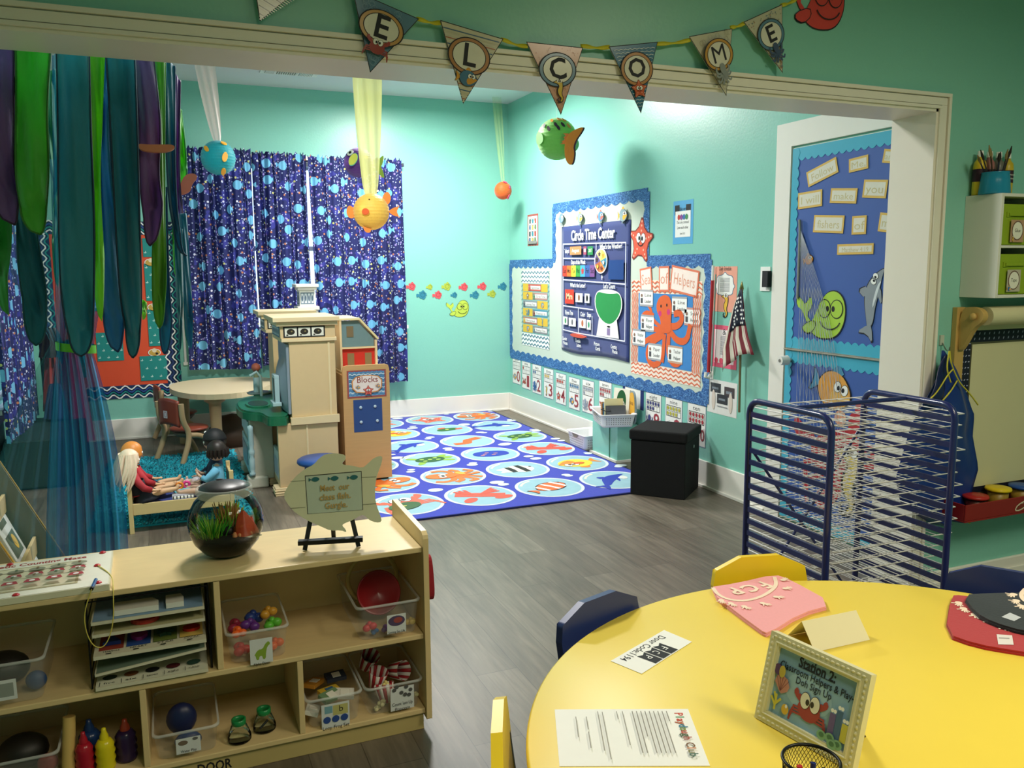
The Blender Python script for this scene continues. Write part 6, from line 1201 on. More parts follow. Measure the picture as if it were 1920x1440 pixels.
t = thing('wooden_ring', 'round wooden hoop behind the red bowl', 'hoop', (.625, 2.82, UP_+.1)); b = MB(); b.tube([(.625+.088*cos(2*pi*i/36), 2.83+.0*i, UP_+.115+.088*sin(2*pi*i/36)) for i in range(36)], .008, MAPE, 8, True); b.build('hoop_body', t)
LY = mat('#d9b43a', .4); 
for k, (lb, x, y, z, rz, c) in enumerate((('yellow train piece lying on top of the train bin', .43, 2.66, LO+.072, .3, '#d9b43a'), ('white train tile in front on the train bin', .47, 2.62, LO+.075, -.2, '#e6e4dc'), ('green printed train tile on the pile in the train bin', .425, 2.615, LO+.078, .5, '#6f8f6a'), ('orange train piece at the back of the train bin', .39, 2.73, LO+.076, .9, '#c98a2e'), ('dark wheeled train piece at the back right of the train bin', .465, 2.74, LO+.080, .1, '#2c3850'), ('pale train tile standing at the left of the train bin', .365, 2.61, LO+.045, 1.3, '#d6d8d2'))):
    b = MB(); Mx = Euler((.15*(k % 3), .12*(k % 2), rz)).to_matrix(); b.box((x-.034, y-.022, z-.007), (x+.034, y+.022, z+.007), mat(c, .4), Mx); b.box((x-.012, y-.016, z+.0071), (x+.016, y+.012, z+.009), mat('#f0eee4' if k else '#3f6f9a', .4), Mx, (x, y, z)); b.build('train_piece', label=lb, cat='toy', group='toy train pieces in the clear bin', bevel=.003)
def cup(lb, x, y, z, e):
    t = thing('popcorn_cup', lb, 'cup', (x, y, z), 'striped popcorn cups in the corner bin'); Mx = Euler(e).to_matrix(); CW_, CR_ = mat('#e6e2dc', .5), mat('#a8242c', .5); c = V((x, y, z)); b = MB()
    for k in range(16):
        m = CR_ if k % 2 else CW_; a0, a1 = 2*pi*k/16, 2*pi*(k+1)/16; vs = [c+Mx @ V((r*cos(a), r*sin(a), h)) for r, h in ((.024, -.03), (.034, .03)) for a in (a0, (a0+a1)/2, a1)]; b.add(vs, [(0, 1, 4, 3), (1, 2, 5, 4)], m, True)
    b.add([c+Mx @ V((.024*cos(2*pi*k/16), .024*sin(2*pi*k/16), -.03)) for k in range(16)], [tuple(range(16))[::-1]], CW_); b.build('cup_wall', t, solid=.0012)
cup('striped popcorn cup tilted at the back left of the corner bin', .585, 2.76, LO+.105, (.5, .25, 0)); cup('striped popcorn cup standing behind the label of the corner bin', .60, 2.69, LO+.068, (.25, .1, .3)); cup('striped popcorn cup lying on its side at the right of the corner bin', .672, 2.685, LO+.085, (1.1, .9, .2)); cup('plain-mouthed popcorn cup at the front of the corner bin facing up', .612, 2.625, LO+.045, (-.35, -.1, 0))
toys('popcorn_piece', '', 'toy', [('toy popcorn piece in the mouth of the front cup', (.612, 2.618, LO+.080), .012, '#e6d68a'), ('toy popcorn piece pressed at the front left of the corner bin', (.590, 2.588, LO+.03), .014, '#e2d9a8'), ('toy popcorn piece at the lower front left of the corner bin', (.575, 2.592, LO+.013), .012, '#e2d9a8'), ('toy popcorn piece at the front right of the corner bin', (.706, 2.590, LO+.035), .013, '#e2dca0')], 'toy popcorn pieces in the corner bin')
b = MB(); b.ball((-.03, 2.63, LO+.095), (.045, .03, .05), mat('#18224e', .4), 16, 10); b.ball((-.015, 2.61, LO+.03), (.04, .02, .028), mat('#2a4480', .4), 14, 10); b.build('dark_blue_toy', label='dark blue rounded toy sticking out of the lower middle bin', cat='toy')
for k, (lb, x, z, c) in enumerate((('black toy mound inside the far left bin', -.50, UP_+.06, '#16140f'), ('blue and green toy ball at the front of the far left bin', -.41, UP_+.035, '#2a4a7a'), ('dark toy pile in the lower left corner bin', -.47, LO+.06, '#1c1a16'), ('red toy ball at the front of the lower left corner bin', -.40, LO+.04, '#8a2a24'))):
    b = MB(); r = (.07, .06, .05) if k in (0, 2) else (.028, .02, .028); b.ball((x, 2.63 if k in (1, 3) else 2.69, z), r, mat(c, .5), 16, 10); b.build('toy_ball', label=lb, cat='toy')
b = MB(); b.cyl((-.345, 2.60, LO+.0), (-.335, 2.63, LO+.17), .019, mat('#d6b46a', .5, .1, 12), .017); A = b; b.build('rolling_pin', label='light wooden rolling pin standing in the lower left compartment', cat='rolling pin', bevel=.004)
# paint bottles on the bottom board
def squeeze(lb, x, y, col, s=1, cap=None):
    t = thing('paint_bottle', lb, 'bottle', (x, y, LO)); m = mat(col, .25); b = MB(); b.lathe([(0, 0), (.024*s, 0), (.027*s, .01), (.024*s, .022), (.028*s, .032), (.024*s, .045), (.028*s, .056), (.024*s, .068), (.026*s, .078), (.018*s, .092), (.012*s, .095), (0, .095)], (x, y, LO), m, 24); b.build('ridged_body', t)
    b = MB(); b.lathe([(.0125*s, .0951), (.012*s, .105), (.007*s, .118), (.006*s, .128), (0, .13)], (x, y, LO), mat(cap or col, .3), 16); b.build('nozzle', t)
squeeze('red ridged squeeze bottle left of the yellow one on the bottom board', -.300, 2.60, '#b01a30', .95); squeeze('bright yellow ridged squeeze bottle on the bottom board', -.245, 2.60, '#e6d41e', 1.02); squeeze('dark purple ridged bottle with orange nozzle on the bottom board', -.19, 2.63, '#33204a', 1.15, '#a8402c'); squeeze('dark blue bottle hidden behind the red one on the bottom board', -.29, 2.67, '#1f3a6a', 1.2)
# two green-collared jars
for lb, x, y in (('clear shaker jar with green collar, the nearer left of the pair', .135, 2.60), ('clear shaker jar with green collar holding a dark toy, right of the pair', .215, 2.635)):
    t = thing('shaker_jar', lb, 'jar', (x, y, LO)); b = MB(); b.lathe([(0, .001), (.034, .001), (.037, .006), (.036, .018), (.024, .05), (.019, .056)], (x, y, LO), BG, 28); b.build('glass_body', t)
    b = MB(); b.lathe([(.020, .054), (.022, .056), (.022, .072), (.0165, .073), (.0155, .056), (.018, .054)], (x, y, LO), mat('#1f8a4a', .3), 28, True); b.build('green_collar', t)
    if x > .2: b = MB(); b.cyl((x-.015, y-.004, LO+.006), (x+.012, y+.006, LO+.026), .0035, BK); b.build('dark_toy', t)
# wire rack of peg puzzles
t = thing('puzzle_rack', 'black wire rack of stacked wooden peg puzzles under the left part of the top board', 'rack', (-.09, 2.66, UP_)); b = MB(); WR = mat('#17171a', .35, metal=.4)
for x in (-.262, .066):
    for y in (2.575, 2.87): b.tube([(x, y, UP_+.003), (x, y, UP_+.268)], .0028, WR, 6)
    for z in (.008, .045, .10, .15, .205, .262): b.tube([(x, 2.575, UP_+z), (x, 2.87, UP_+z)], .0022, WR, 6)
for y in (2.575, 2.87): b.tube([(-.262, y, UP_+.265), (.066, y, UP_+.265)], .0022, WR, 6)
b.build('wire_frame', t)
def puzzle(lb, z, tilt, yaw, fn, y0=2.562, th=.009, x0=-.252, w=.306, slope=0):
    t = thing('peg_puzzle', lb, 'puzzle', (x0+w/2, y0+.14, z)); Mx = Euler((0, slope, 0)).to_matrix(); fr = Fr((x0, y0, z), Mx @ V((1, 0, 0)), (0, 1, 0)); b = MB(); b.prism([(0, 0), (w, 0), (w, .24), (0, .24)], fr, th, mat('#ddd8c0', .4)); b.build('board', t, bevel=.0015)
    A = Art(fr, th+.0005); fn(A, w); A.build('board_print', t); return t, fr
def p_white(A, w): A.rect(.004, .004, w-.004, .236, '#7fa0c0')
t1, fr = puzzle('top peg puzzle with chunky white pieces in the wire rack', UP_+.200, 0, 0, p_white, y0=2.556)
for lb, u, w_ in (('white wooden puzzle block at the left of the top puzzle', .06, .12), ('white wooden puzzle block at the right of the top puzzle', .20, .05)):
    b = MB(); b.prism([(u, .02), (u+w_, .02), (u+w_-.0, .06), (u+w_*.85, .09), (u, .09)], fr, .016, mat('#e4e2d8', .4), .011); b.build('puzzle_block', label=lb, cat='puzzle piece', bevel=.002)
def p_red(A, w): A.rect(.004, .004, w-.004, .236, '#b8b48a')
t2, fr = puzzle('second peg puzzle from the top with a red round piece', UP_+.160, 0, 0, p_red); b = MB(); b.prism(ell(.14, .055, .04, .035, 20), fr, .012, mat('#b8322a', .4), .0105); b.build('puzzle_piece', label='red round puzzle piece on the second puzzle of the rack', cat='puzzle piece', bevel=.002)
def p_shapes(A, w):
    for i, (n_, c) in enumerate((('TRIANGLE', '#9c4030'), ('HEART', '#2a4f9a'), ('STAR', '#6a7a3a'), ('OVAL', '#d9b860'))): u = .012+i*.0735; A.rect(u, .035, u+.066, .2, c); A.text(n_, u+.034, .024, .014, BK, width=.045); A.rect(u+.02, .006, u+.035, .012, BK)
t3, fr = puzzle('shape puzzle labelled triangle, heart, star and oval in the wire rack', UP_+.098, 0, 0, p_shapes, th=.010, y0=2.550)
for i, (lb, c, pts) in enumerate((('blue triangle piece of the shape puzzle', '#1f3a8a', [(-.025, -.02), (.025, -.02), (0, .03)]), ('magenta heart piece of the shape puzzle', '#9a2f7a', smooth([(0, -.028), (.028, .01), (.014, .028), (0, .016), (-.014, .028), (-.028, .01)], 1)), ('dark star piece of the shape puzzle', '#2f4a3a', [(x*.055, y*.055) for x, y in star_pts(.5)]), ('red oval piece of the shape puzzle', '#c8281e', ell(0, 0, .025, .02)))):
    b = MB(); b.prism([(.046+i*.0735+x, .085+y) for x, y in pts], fr, .011, mat(c, .4), .0115); b.build('puzzle_piece', label=lb, cat='puzzle piece', bevel=.0015)
def p_plain(A, w): A.rect(.004, .004, w-.004, .236, '#6f8474')
puzzle('green peg puzzle lying askew below the shape puzzle', UP_+.045, 0, 0, p_plain, slope=R(-5), y0=2.556, th=.007)
def p_num(A, w):
    A.rect(.004, .004, w-.004, .236, '#dcdcc8')
    for i, n_ in enumerate(('five', 'six', 'seven', 'eight', 'nine')): u = .035+i*.058; A.text(n_, u, .02, .016, BK, width=.03); A.oval(u, .055, .02, .016, ['#2a3a30', '#7a4a2a', '#1c1c20', '#5a1c24', '#2a4a40'][i]); A.line([(u-.025, .004), (u-.025, .03)], .0015, BK)
puzzle('bottom number puzzle labelled five to nine in the wire rack', UP_+.006, 0, 0, p_num, th=.010, y0=2.545)
# magnetic maze board on top of the unit
t = thing('magnetic_maze', 'white wooden magnetic counting maze lying on the left end of the unit top', 'maze toy', (-.40, 2.70, st)); T_ = st+.0006; M0 = Matrix.Rotation(.02, 3, 'Z')
frm = Fr((-.63, 2.545, T_), M0 @ V((1, 0, 0)), M0 @ V((0, 1, 0))); MW, MH = .435, .315
b = MB(); b.prism([(0, 0), (MW, 0), (MW, MH), (0, MH)], frm, .018, mat('#e4dfc4', .3)); b.build('board', t, bevel=.003)
A = Art(frm, .0188); A.rect(.004, .004, MW-.004, MH-.004, '#e9e6d6'); A.text('Magnetic Counting Maze', .21, MH-.032, .034, '#a83c3c', width=.30, bold=.03); A.rect(.02, .045, MW-.085, MH-.06, '#b5ab84'); A.rect(.028, .053, MW-.093, MH-.068, '#d9d3b4')
for r_ in range(2):
    for i in range(6):
        u, v = .065+i*.056, (.17, .085)[r_]; A.oval(u, v+.042, .022, .015, '#8f8f78'); A.poly([(u-.022, v-.012), (u+.022, v-.012), (u+.015, v+.013), (u-.015, v+.013)], '#a8323c'); A.oval(u, v, .008, .006, WT); A.rect(u-.003, v+.042, u+.004, v+.058, ['#5a6a4a', '#7a5a3a'][i % 2])
A.rect(.03, .158, MW-.096, .163, '#6a5f48'); A.build('board_print', t)
for u, v in ((.15, MH-.012), (MW-.03, MH-.012), (MW-.04, .18), (MW-.03, .022), (.20, .016)):
    b = MB(); b.lathe([(0, .004), (.006, .004), (.009, .0015), (.010, 0)], frm.p(u, v, .0195), mat('#c0242c', .3), 14); b.build('screw_cover', t)
k = on('z', T_+.024, 180, 1098); k2 = on('z', T_+.024, 172, 1118)
b = MB(); b.cyl((-.232, 2.585, T_+.026), (-.237, 2.52, T_+.026), .005, mat('#1f4f8a', .3)); b.cyl((-.237, 2.52, T_+.026), (-.238, 2.51, T_+.026), .0052, BK); b.build('magnet_wand', t)
b = MB(); b.tube([tuple(q) for q in smooth([frm.p(MW-.04, .18, .022), (-.19, 2.62, T_+.02), (-.186, 2.54, T_+.002), (-.19, 2.525, st-.09), (-.215, 2.522, st-.155), (-.245, 2.522, st-.15), (-.262, 2.518, st-.10), (-.262, 2.512, st-.04), (-.238, 2.508, T_+.026)], 3, False)], .0016, mat('#d9c860', .5), 6); b.build('yellow_cord', t)
# oven mitt on the end panel
t = thing('red_mitt', 'dark red cloth mitt hanging on the right end of the maple shelf unit', 'mitt', (.757, 2.58, .50)); fr = Fr((.7515, 0, 0), (0, 1, 0), (0, 0, 1)); b = MB()
b.prism(smooth([(2.575, .60), (2.62, .60), (2.63, .54), (2.65, .50), (2.63, .455), (2.58, .445), (2.55, .47), (2.555, .53)], 2), fr, .02, mat('#9a1c28', .85, .1, 60)); b.build('mitt_body', t, bevel=.008, bseg=3); b = MB(); b.tube([(.7535, 2.60, .595), (.7535, 2.60, .625)], .002, WT, 6); b.build('loop', t)
# ================================================================ on top of the unit: fish bowl, fish sign
BCx, BCy = .138, 2.742; t = thing('fish_bowl', 'round glass fish bowl with dark lid, gravel and plants on the maple shelf unit', 'fish bowl', (BCx, BCy, st)); GLS = mat('#f4fbfb', .03, 0, 5, trans=1, ior=1.45)
RB_ = .118
prof = [(.001, .003), (.050, .003), (.072, .014), (.100, .048), (.114, .085), (.117, .115), (.110, .15), (.093, .182), (.080, .194)]
b = MB(); b.lathe(prof, (BCx, BCy, st), BG, 48); b.build('glass_bowl', t); b = MB(); b.lathe([(.080, .1945), (.084, .197), (.083, .203), (.087, .208), (.086, .222), (.082, .226), (.079, .222), (.078, .197)], (BCx, BCy, st), mat('#e8eee8', .05, .02, 6, alpha=.25), 48, True); b.build('glass_collar', t)
b = MB(); b.lathe([(.001, .243), (.03, .241), (.058, .234), (.076, .224), (.0775, .219), (0, .219)], (BCx, BCy, st), mat('#2a2729', .38, .05), 40); b.ball((BCx-.012, BCy+.025, st+.243), (.012, .006, .002), BK, 12, 6); b.build('dark_lid', t)
GV = mat('#141210', .75, .7, 260, bump=.8); b = MB(); b.lathe([(.001, .0045), (.049, .0045), (.070, .016), (.097, .049), (.105, .062), (.09, .067), (.05, .070), (.001, .068)], (BCx, BCy, st), GV, 40); o = b.build('gravel', t)
b = MB(); b.lathe([(.105, .0625), (.111, .085), (.1135, .115), (.107, .148), (.095, .172), (.001, .172)], (BCx, BCy, st), BG, 40); 
random.seed(5); b = MB(); PG = mat('#3f9a1e', .5, .4, 60); PG2 = mat('#9ac23a', .5, .3, 50)
for _ in range(170):
    a = random.uniform(0, 6.28); r = random.uniform(.002, .045); x, y = BCx-.045+r*cos(a), BCy-.012+r*sin(a)*.8; h = random.uniform(.03, .085); q = [V((x, y, st+.062)), V((x+.01*cos(a), y+.01*sin(a), st+.062+h*.5)), V((x+.028*cos(a), y+.025*sin(a), st+.062+h))]
    b.tube(q, .0012, PG if random.random() < .6 else PG2, 4, rad=[.0014, .0018, .0004])
o = b.build('green_plant', t)
b = MB(); 
for _ in range(120):
    a = random.uniform(0, 6.28); r = random.uniform(0, .03); x, y = BCx+.012+r*cos(a), BCy+.02+r*sin(a); h = random.uniform(.06, .105); b.tube([V((x, y, st+.062)), V((x+.012*cos(a), y+.01*sin(a), st+.062+h*.6)), V((x+.02*cos(a), y+.02*sin(a), st+.062+h))], .0013, mat('#b5824a', .5, .3, 60) if random.random() < .7 else PG2, 4, rad=[.001, .003, .0015])
b.build('brown_plant', t)
b = MB(); RC = mat('#b8401f', .45, .25, 40, bump=.3)
b.grid(lambda i, j: V((BCx+.052+(.040*(1-j)**.8+.004)*cos(2*pi*i)*(1+.2*sin(6*pi*i+4*j)), BCy-.022+(.03*(1-j)+.004)*sin(2*pi*i)*(1+.15*cos(8*pi*i)), st+.062+.082*j)), 30, 12, RC, cu=True); b.grid(lambda i, j: V((BCx+.078+(.014*(1-j)+.003)*cos(2*pi*i)*(1+.2*sin(4*pi*i)), BCy-.004+(.02*(1-j)+.003)*sin(2*pi*i), st+.066+.05*j)), 20, 8, RC, cu=True)
for i in range(9): a = .8*i; b.ball((BCx+.022+.008*i-.008*(i % 2), BCy-.050+.004*(i % 3)+.0009*i*i*.4, st+.070), (.008, .008, .010+.004*(i % 3)), mat('#d98a5a', .5, .3, 60), 8, 6)
b.build('red_coral_ornament', t)
b = MB(); b.ball((BCx+.06, BCy-.05, st+.0655), (.045, .018, .003), mat('#b5ac8c', .6), 16, 6); b.build('stone_base', t)
b = MB(); b.lathe([(0, 0), (.018, 0), (.03, .012), (.02, .03), (0, .034)], (BCx+.005, BCy+.0, st+.064), mat('#14120f', .5), 14); b.build('dark_rock', t)
# fish-shaped sign on a small black easel
p = on('z', st+.001, 571, 1031); q = on('z', st+.001, 672, 1025); Ux = V((q.x-p.x, q.y-p.y, 0)).normalized(); NB_ = V((-Ux.y, Ux.x, 0)); tlt = R(15); Wx = NB_*sin(tlt)+V((0, 0, cos(tlt)))
t = thing('fish_sign', 'cream plank fish-shaped sign on a small black easel on the maple shelf unit', 'sign', (p+q)/2); fs = Fr(p-NB_*.012, Ux, Wx); fq = lambda x, y: fs.uv(x, y)
outl = [(531, 930), (540, 912), (552, 896), (572, 879), (588, 872), (600, 858), (612, 851), (632, 850), (648, 853), (648, 862), (641, 868), (645, 872), (660, 873), (680, 878), (690, 869), (702, 858), (717, 854), (716, 868), (708, 888), (704, 905), (703, 930), (706, 948), (714, 968), (716, 978), (706, 980), (692, 975), (684, 966), (676, 966), (662, 975), (646, 981), (641, 985), (648, 992), (650, 998), (640, 994), (620, 995), (600, 986), (575, 975), (555, 962), (543, 950)]
b = MB(); PO = smooth([fq(*p) for p in outl], 1); SM = mat('#d3d4b4', .5, .04, 12); b.prism(PO, fs, .009, SM); b.build('fish_plank', t, bevel=.0015)
A = Art(fs, .0096); C = [fq(572, 892), fq(678, 883), fq(681, 956), fq(577, 964)]; A.poly(C, '#3a3a30'); cx2, cy2 = sum(p[0] for p in C)/4, sum(p[1] for p in C)/4; A.poly([(cx2+(x-cx2)*.975, cy2+(y-cy2)*.97-.001) for x, y in C], '#b9c6b4')
for a, c in (((545, 903), (572, 901)), ((545, 953), (573, 951)), ((679, 895), (705, 894)), ((680, 946), (706, 944))): A.line([fq(*a), fq(*c)], .0011, '#5a5a4a')
ang = atan2(C[1][1]-C[0][1], C[1][0]-C[0][0])
for x, y in ((590, 899), (626, 897), (662, 895)): k = fq(x, y); A.at(k[0], k[1], .05, ang); A.poly(smooth([(-.25, 0), (-.02, .16), (.2, .14), (.36, 0), (.2, -.14), (-.02, -.16)], 2), '#1f6468', False); A.poly([(-.2, 0), (-.36, .13), (-.36, -.13)], '#1f6468')
A.at()
for tx, x, y, w_ in (('Meet  our', 628, 914, .094), ('class fish.', 629, 931, .100), ('Gurgle.', 631, 947, .072)): k = fq(x, y); A.text(tx, k[0], k[1], .028, '#b8995a', width=w_, rot=ang, bold=.02)
A.build('sign_lettering', t)
EB = mat('#0e0e10', .4)
def bar(nm, p, q, w_=.014, h=-.0, y=0): 
    b = MB(); d = (V(q)-V(p)); u = d.normalized(); s_ = V((0, -1, 0)).cross(u).normalized(); f_ = u.cross(s_); P4 = [V(p)-s_*w_/2, V(p)+s_*w_/2, V(q)+s_*w_/2, V(q)-s_*w_/2]; b.add(P4+[x_+f_*.007 for x_ in P4], [(3, 2, 1, 0), (4, 5, 6, 7), (0, 1, 5, 4), (1, 2, 6, 5), (2, 3, 7, 6), (3, 0, 4, 7)], EB); b.build(nm, t)
bar('easel_leg', p, p+Ux*.035+Wx*.17); bar('easel_leg', q, q-Ux*.035+Wx*.17); m_ = (p+q)/2; bar('easel_back_leg', m_+NB_*.12, m_+Wx*.16+NB_*.012)
fe = Fr(fs.o, Ux, V((0, 0, 1))); k0, k1 = fe.uv(559, 1003), fe.uv(680, 997)
b = MB(); zc = .033; b.prism([(k0[0], zc-.007), (k1[0], zc-.007), (k1[0], zc+.007), (k0[0], zc+.007)], fe, .024, EB, -.002); b.build('easel_ledge', t, bevel=.001)
# ================================================================ yellow table, chairs and what lies on it
YM = mat('#f2d652', .4, .02, 12); tcx, tcy, tr_, tz = 1.485, 1.13, .917, .565
t = thing('activity_table', 'big round yellow activity table in the near room', 'table', (tcx, tcy, 0)); b = MB(); b.lathe([(0, tz-.028), (tr_-.012, tz-.028), (tr_-.002, tz-.020), (tr_, tz-.012), (tr_-.001, tz-.004), (tr_-.006, tz), (0, tz)], (tcx, tcy, 0), YM, 128); b.build('table_top', t)
b = MB(); b.lathe([(tr_-.08, tz-.07), (tr_-.06, tz-.07), (tr_-.06, tz-.0285), (tr_-.08, tz-.0285)], (tcx, tcy, 0), mat('#6f7074', .4, metal=.5), 64, True); b.build('apron_ring', t)
for i in range(4):
    a = pi/4+pi/2*i+.2; x, y = tcx+.72*cos(a), tcy+.72*sin(a); b = MB(); b.cyl((x, y, .03), (x, y, tz-.0285), .018, mat('#b9bcc2', .25, metal=.9)); b.ball((x, y, .018), (.025, .025, .018), BK, 12, 8); b.build('leg', t)
def school_chair(lb, ang, dist, col, turn=0):
    x, y = tcx+dist*cos(ang), tcy+dist*sin(ang); t = thing('school_chair', lb, 'chair', (0, 0, 0), 'small plastic chairs around the yellow table'); m = mat(col, .35, .03, 20); CH = mat('#b9bcc2', .2, metal=.95)
    # local: backrest at +x side, sitter faces -x
    b = MB(); P = [(-.150, .0), (-.160, .12), (-.152, .168), (-.065, .208), (.065, .208), (.152, .168), (.160, .12), (.150, 0)]; 
    fr = Fr((0, 0, .42), (0, 1, 0), V((.10, 0, 1)).normalized()); b.prism(P, fr, .024, m, -.012); b.build('backrest', t, bevel=.010, bseg=5)
    b = MB(); b.prism(smooth([(-.34, -.15), (-.36, -.05), (-.36, .05), (-.34, .15), (-.04, .16), (-.02, .1), (-.02, -.1), (-.04, -.16)], 2), Fr((0, 0, .30), (1, 0, 0), (0, 1, 0)), .018, m); b.build('seat', t, bevel=.007, bseg=3)
    for s in (-1, 1):
        b = MB(); b.tube([(.005, s*.12, .52), (-.01, s*.125, .40), (-.05, s*.13, .29), (.01, s*.15, .0)], .009, CH, 10); b.build('leg', t)
        b = MB(); b.tube([(-.06, s*.125, .291), (-.27, s*.125, .288), (-.33, s*.15, .0)], .009, CH, 10); b.build('leg', t)
    t.location = (x, y, 0); t.rotation_euler = (0, 0, ang+turn); return t
school_chair('yellow plastic chair behind the pink shirt, its back showing over the table', atan2(.93, .23), .965, '#f2cf24')
school_chair('navy blue plastic chair at the left far edge of the table', atan2(.86, -.40), .935, '#27366e', -.12)
school_chair('yellow plastic chair seen edge-on at the left side of the table', atan2(.37, -.86), .955, '#f2cf24')
school_chair('navy blue plastic chair behind the dark shirt at the right', atan2(.54, .82), .985, '#27366e')
FT = Fr((0, 0, tz), (1, 0, 0), (0, 1, 0)); tq = lambda x, y: FT.uv(x, y)
# door code card
P4 = [tq(1145, 1240), tq(1245, 1182), tq(1297, 1204), tq(1203, 1264)]; t = thing('door_code_card', 'white card reading Door Code with black pennant letters on the yellow table', 'card', (1.1, 1.75, tz))
b = MB(); b.prism(P4, FT, .0008, WT, .0004); b.build('card_sheet', t); c0 = ((P4[0][0]+P4[2][0])/2, (P4[0][1]+P4[2][1])/2); ang = atan2(P4[0][1]-P4[1][1], P4[0][0]-P4[1][0])
A = Art(FT, .0014).at(c0[0], c0[1], 1, ang); A.text('Door Code:1194', .0, -.028, .030, BK, width=.185, bold=.01)
for i, l_ in enumerate('FCP'): x = -.040+.036*i+.004; A.poly([(x-.016, .045), (x+.016, .045), (x+.016, -.012), (x, -.004), (x-.016, -.012)], BK, False)
A.h += .0003
for i, l_ in enumerate('FCP'): x = -.040+.036*i+.004; A.text(l_, x, .012, .030, WT, width=.013)
A.build('card_print', t)
# playdough club letter
P4 = [tq(1040, 1331), tq(1290, 1330), tq(1353, 1475), tq(1056, 1475)]; t = thing('club_letter', 'white letter headed Playdough Club lying on the yellow table', 'paper', (.88, 1.42, tz)); a0 = V((*P4[0], 0)); a1 = V((*P4[1], 0)); ux = (a1-a0).normalized()
uy = V((ux.y, -ux.x, 0)); LW_, LH_ = (a1-a0).length, .216; b = MB(); fl_ = Fr(a0+V((0, 0, tz)), ux, -uy); b.prism([(0, 0), (LW_, 0), (LW_, -LH_), (0, -LH_)], fl_, .0006, WT, .0004); b.build('letter_sheet', t)
A = Art(fl_, .0012).at(LW_, 0, 1, -pi/2)   # reading direction runs towards the viewer
cols = ['#c8503c', '#3f8f5a', '#c8503c', '#b85a2e', '#3f7a8f', '#7a8f3c', '#b8503c', '#4f5f3c', '#a8503c', '#3f6f4a', '#7a5a3c', '#c8783c', '#6f6f3c', '#4a6a5a', '#8a4a3c', '#6a7a4a']
for i, ch in enumerate('Playdough Club'):
    if ch != ' ': A.text(ch, .022+.0125*i, -.026, .026, mat(cols[i]), bold=.02)
for r_ in range(9): A.line([(.018, -.052-.0095*r_), (.018+(.16 if r_ != 6 else .1)-(.12 if r_ == 0 else 0), -.052-.0095*r_)], .0022, '#8a8680', up=False)
for v, a, c in ((-.150, .018, .15), (-.163, .018, .05), (-.195, .02, .2), (-.205, .018, .17), (-.232, .04, .09), (-.232, .1, .16), (-.255, .04, .12)): A.line([(a, v), (c, v)], .0018, '#8f8b84', up=False)
A.build('letter_print', t)
# tent card
t = thing('tent_card', 'folded blank cream tent card behind the framed sign', 'card', (1.66, 1.66, tz)); CT = mat('#ece2bc', .6, .02, 10)
b0, b1 = V((*tq(1547, 1219), tz+.0006)), V((*tq(1631, 1200), tz+.0006)); ux = (b1-b0).normalized(); W_ = .185; b0 = b1-ux*W_; pr = V((-ux.y, ux.x, 0)); b2, b3 = b0+pr*.105, b1+pr*.105; r0, r1 = (b0+b2)/2+V((0, 0, .062)), (b1+b3)/2+V((0, 0, .062))
b = MB(); b.add([b0, b1, r1, r0, b3, b2], [(0, 1, 2, 3), (3, 2, 4, 5)], CT); b.build('card_sheet', t, solid=.0007)
# folded shirts
def hand(A, u, v, s, rot, m):
    A.at(u, v, s, rot); A.oval(0, 0, .22, .24, m, up=False)
    for i, a in enumerate((1.05, 1.35, 1.62, 1.92)): l = (.5, .6, .62, .52)[i]; A.line([(.17*cos(a), .17*sin(a)), (l*cos(a), l*sin(a))], .10, m, up=False)
    A.line([(.18*cos(.2), .1), (.45*cos(.35), .45*sin(.35))], .11, m, up=False); A.at()
def shirt(nm, lb, P, col, th=.012, ins=None):
    P = smooth(P, 1)
    c = (sum(p[0] for p in P)/len(P), sum(p[1] for p in P)/len(P)); t = thing(nm, lb, 'shirt', (c[0], c[1], tz)); m = mat(col, .85, .05, 120, sheen=.3, bump=.15); b = MB(); nl = 2
    for k in range(nl): b.prism([(c[0]+(x-c[0])*(1-.012*k), c[1]+(y-c[1])*(1-.012*k)) for x, y in P], FT, th/nl-.0005, m, .0005+k*th/nl)
    b.build('folded_fabric', t, bevel=.004, bseg=3); return t, c
P = [tq(1320, 1109), tq(1380, 1100), tq(1452, 1083), tq(1480, 1092), tq(1566, 1140), tq(1500, 1158), tq(1440, 1197), tq(1425, 1190)]
t, c = shirt('pink_shirt', 'folded pale pink tee shirt with cream FCP handprint ring on the table', P, '#f0a0a4'); A = Art(FT, .0130, .0002); CM = mat('#f3dcc4', .8)
k0, k1, k2 = tq(1350, 1110), tq(1462, 1095), tq(1420, 1137); cc = tq(1395, 1100); ln_ = [tq(*p) for p in ((1337, 1110), (1345, 1122), (1365, 1132), (1395, 1135), (1425, 1128), (1447, 1115), (1456, 1103), (1452, 1090))]; A.line(smooth(ln_, 2, False), .012, CM)
rt_ = atan2(tq(1375, 1122)[1]-tq(1435, 1100)[1], tq(1375, 1122)[0]-tq(1435, 1100)[0])
for l_, (x, y) in zip('FCP', ((1432, 1104), (1405, 1110), (1377, 1116))): k = tq(x, y); A.text(l_, k[0], k[1], .072, CM, rot=rt_, bold=.03)
for x, y, r in ((1352, 1134, 2.9), (1370, 1140, 3.2), (1395, 1146, 3.4), (1430, 1140, 3.8), (1455, 1128, 4.3), (1472, 1112, 4.8), (1468, 1096, 5.2)): k = tq(x, y); hand(A, k[0], k[1], .038, r, CM)
A.build('shirt_print', t)
P = [tq(1782, 1123), tq(1800, 1122), tq(1925, 1140), tq(2040, 1180), tq(2040, 1250), tq(1900, 1228), tq(1830, 1216), tq(1771, 1195)]
t, c = shirt('red_shirt', 'folded red tee shirt with cream handprints at the right edge of the table', P, '#b01c24'); A = Art(FT, .0130, .0002)
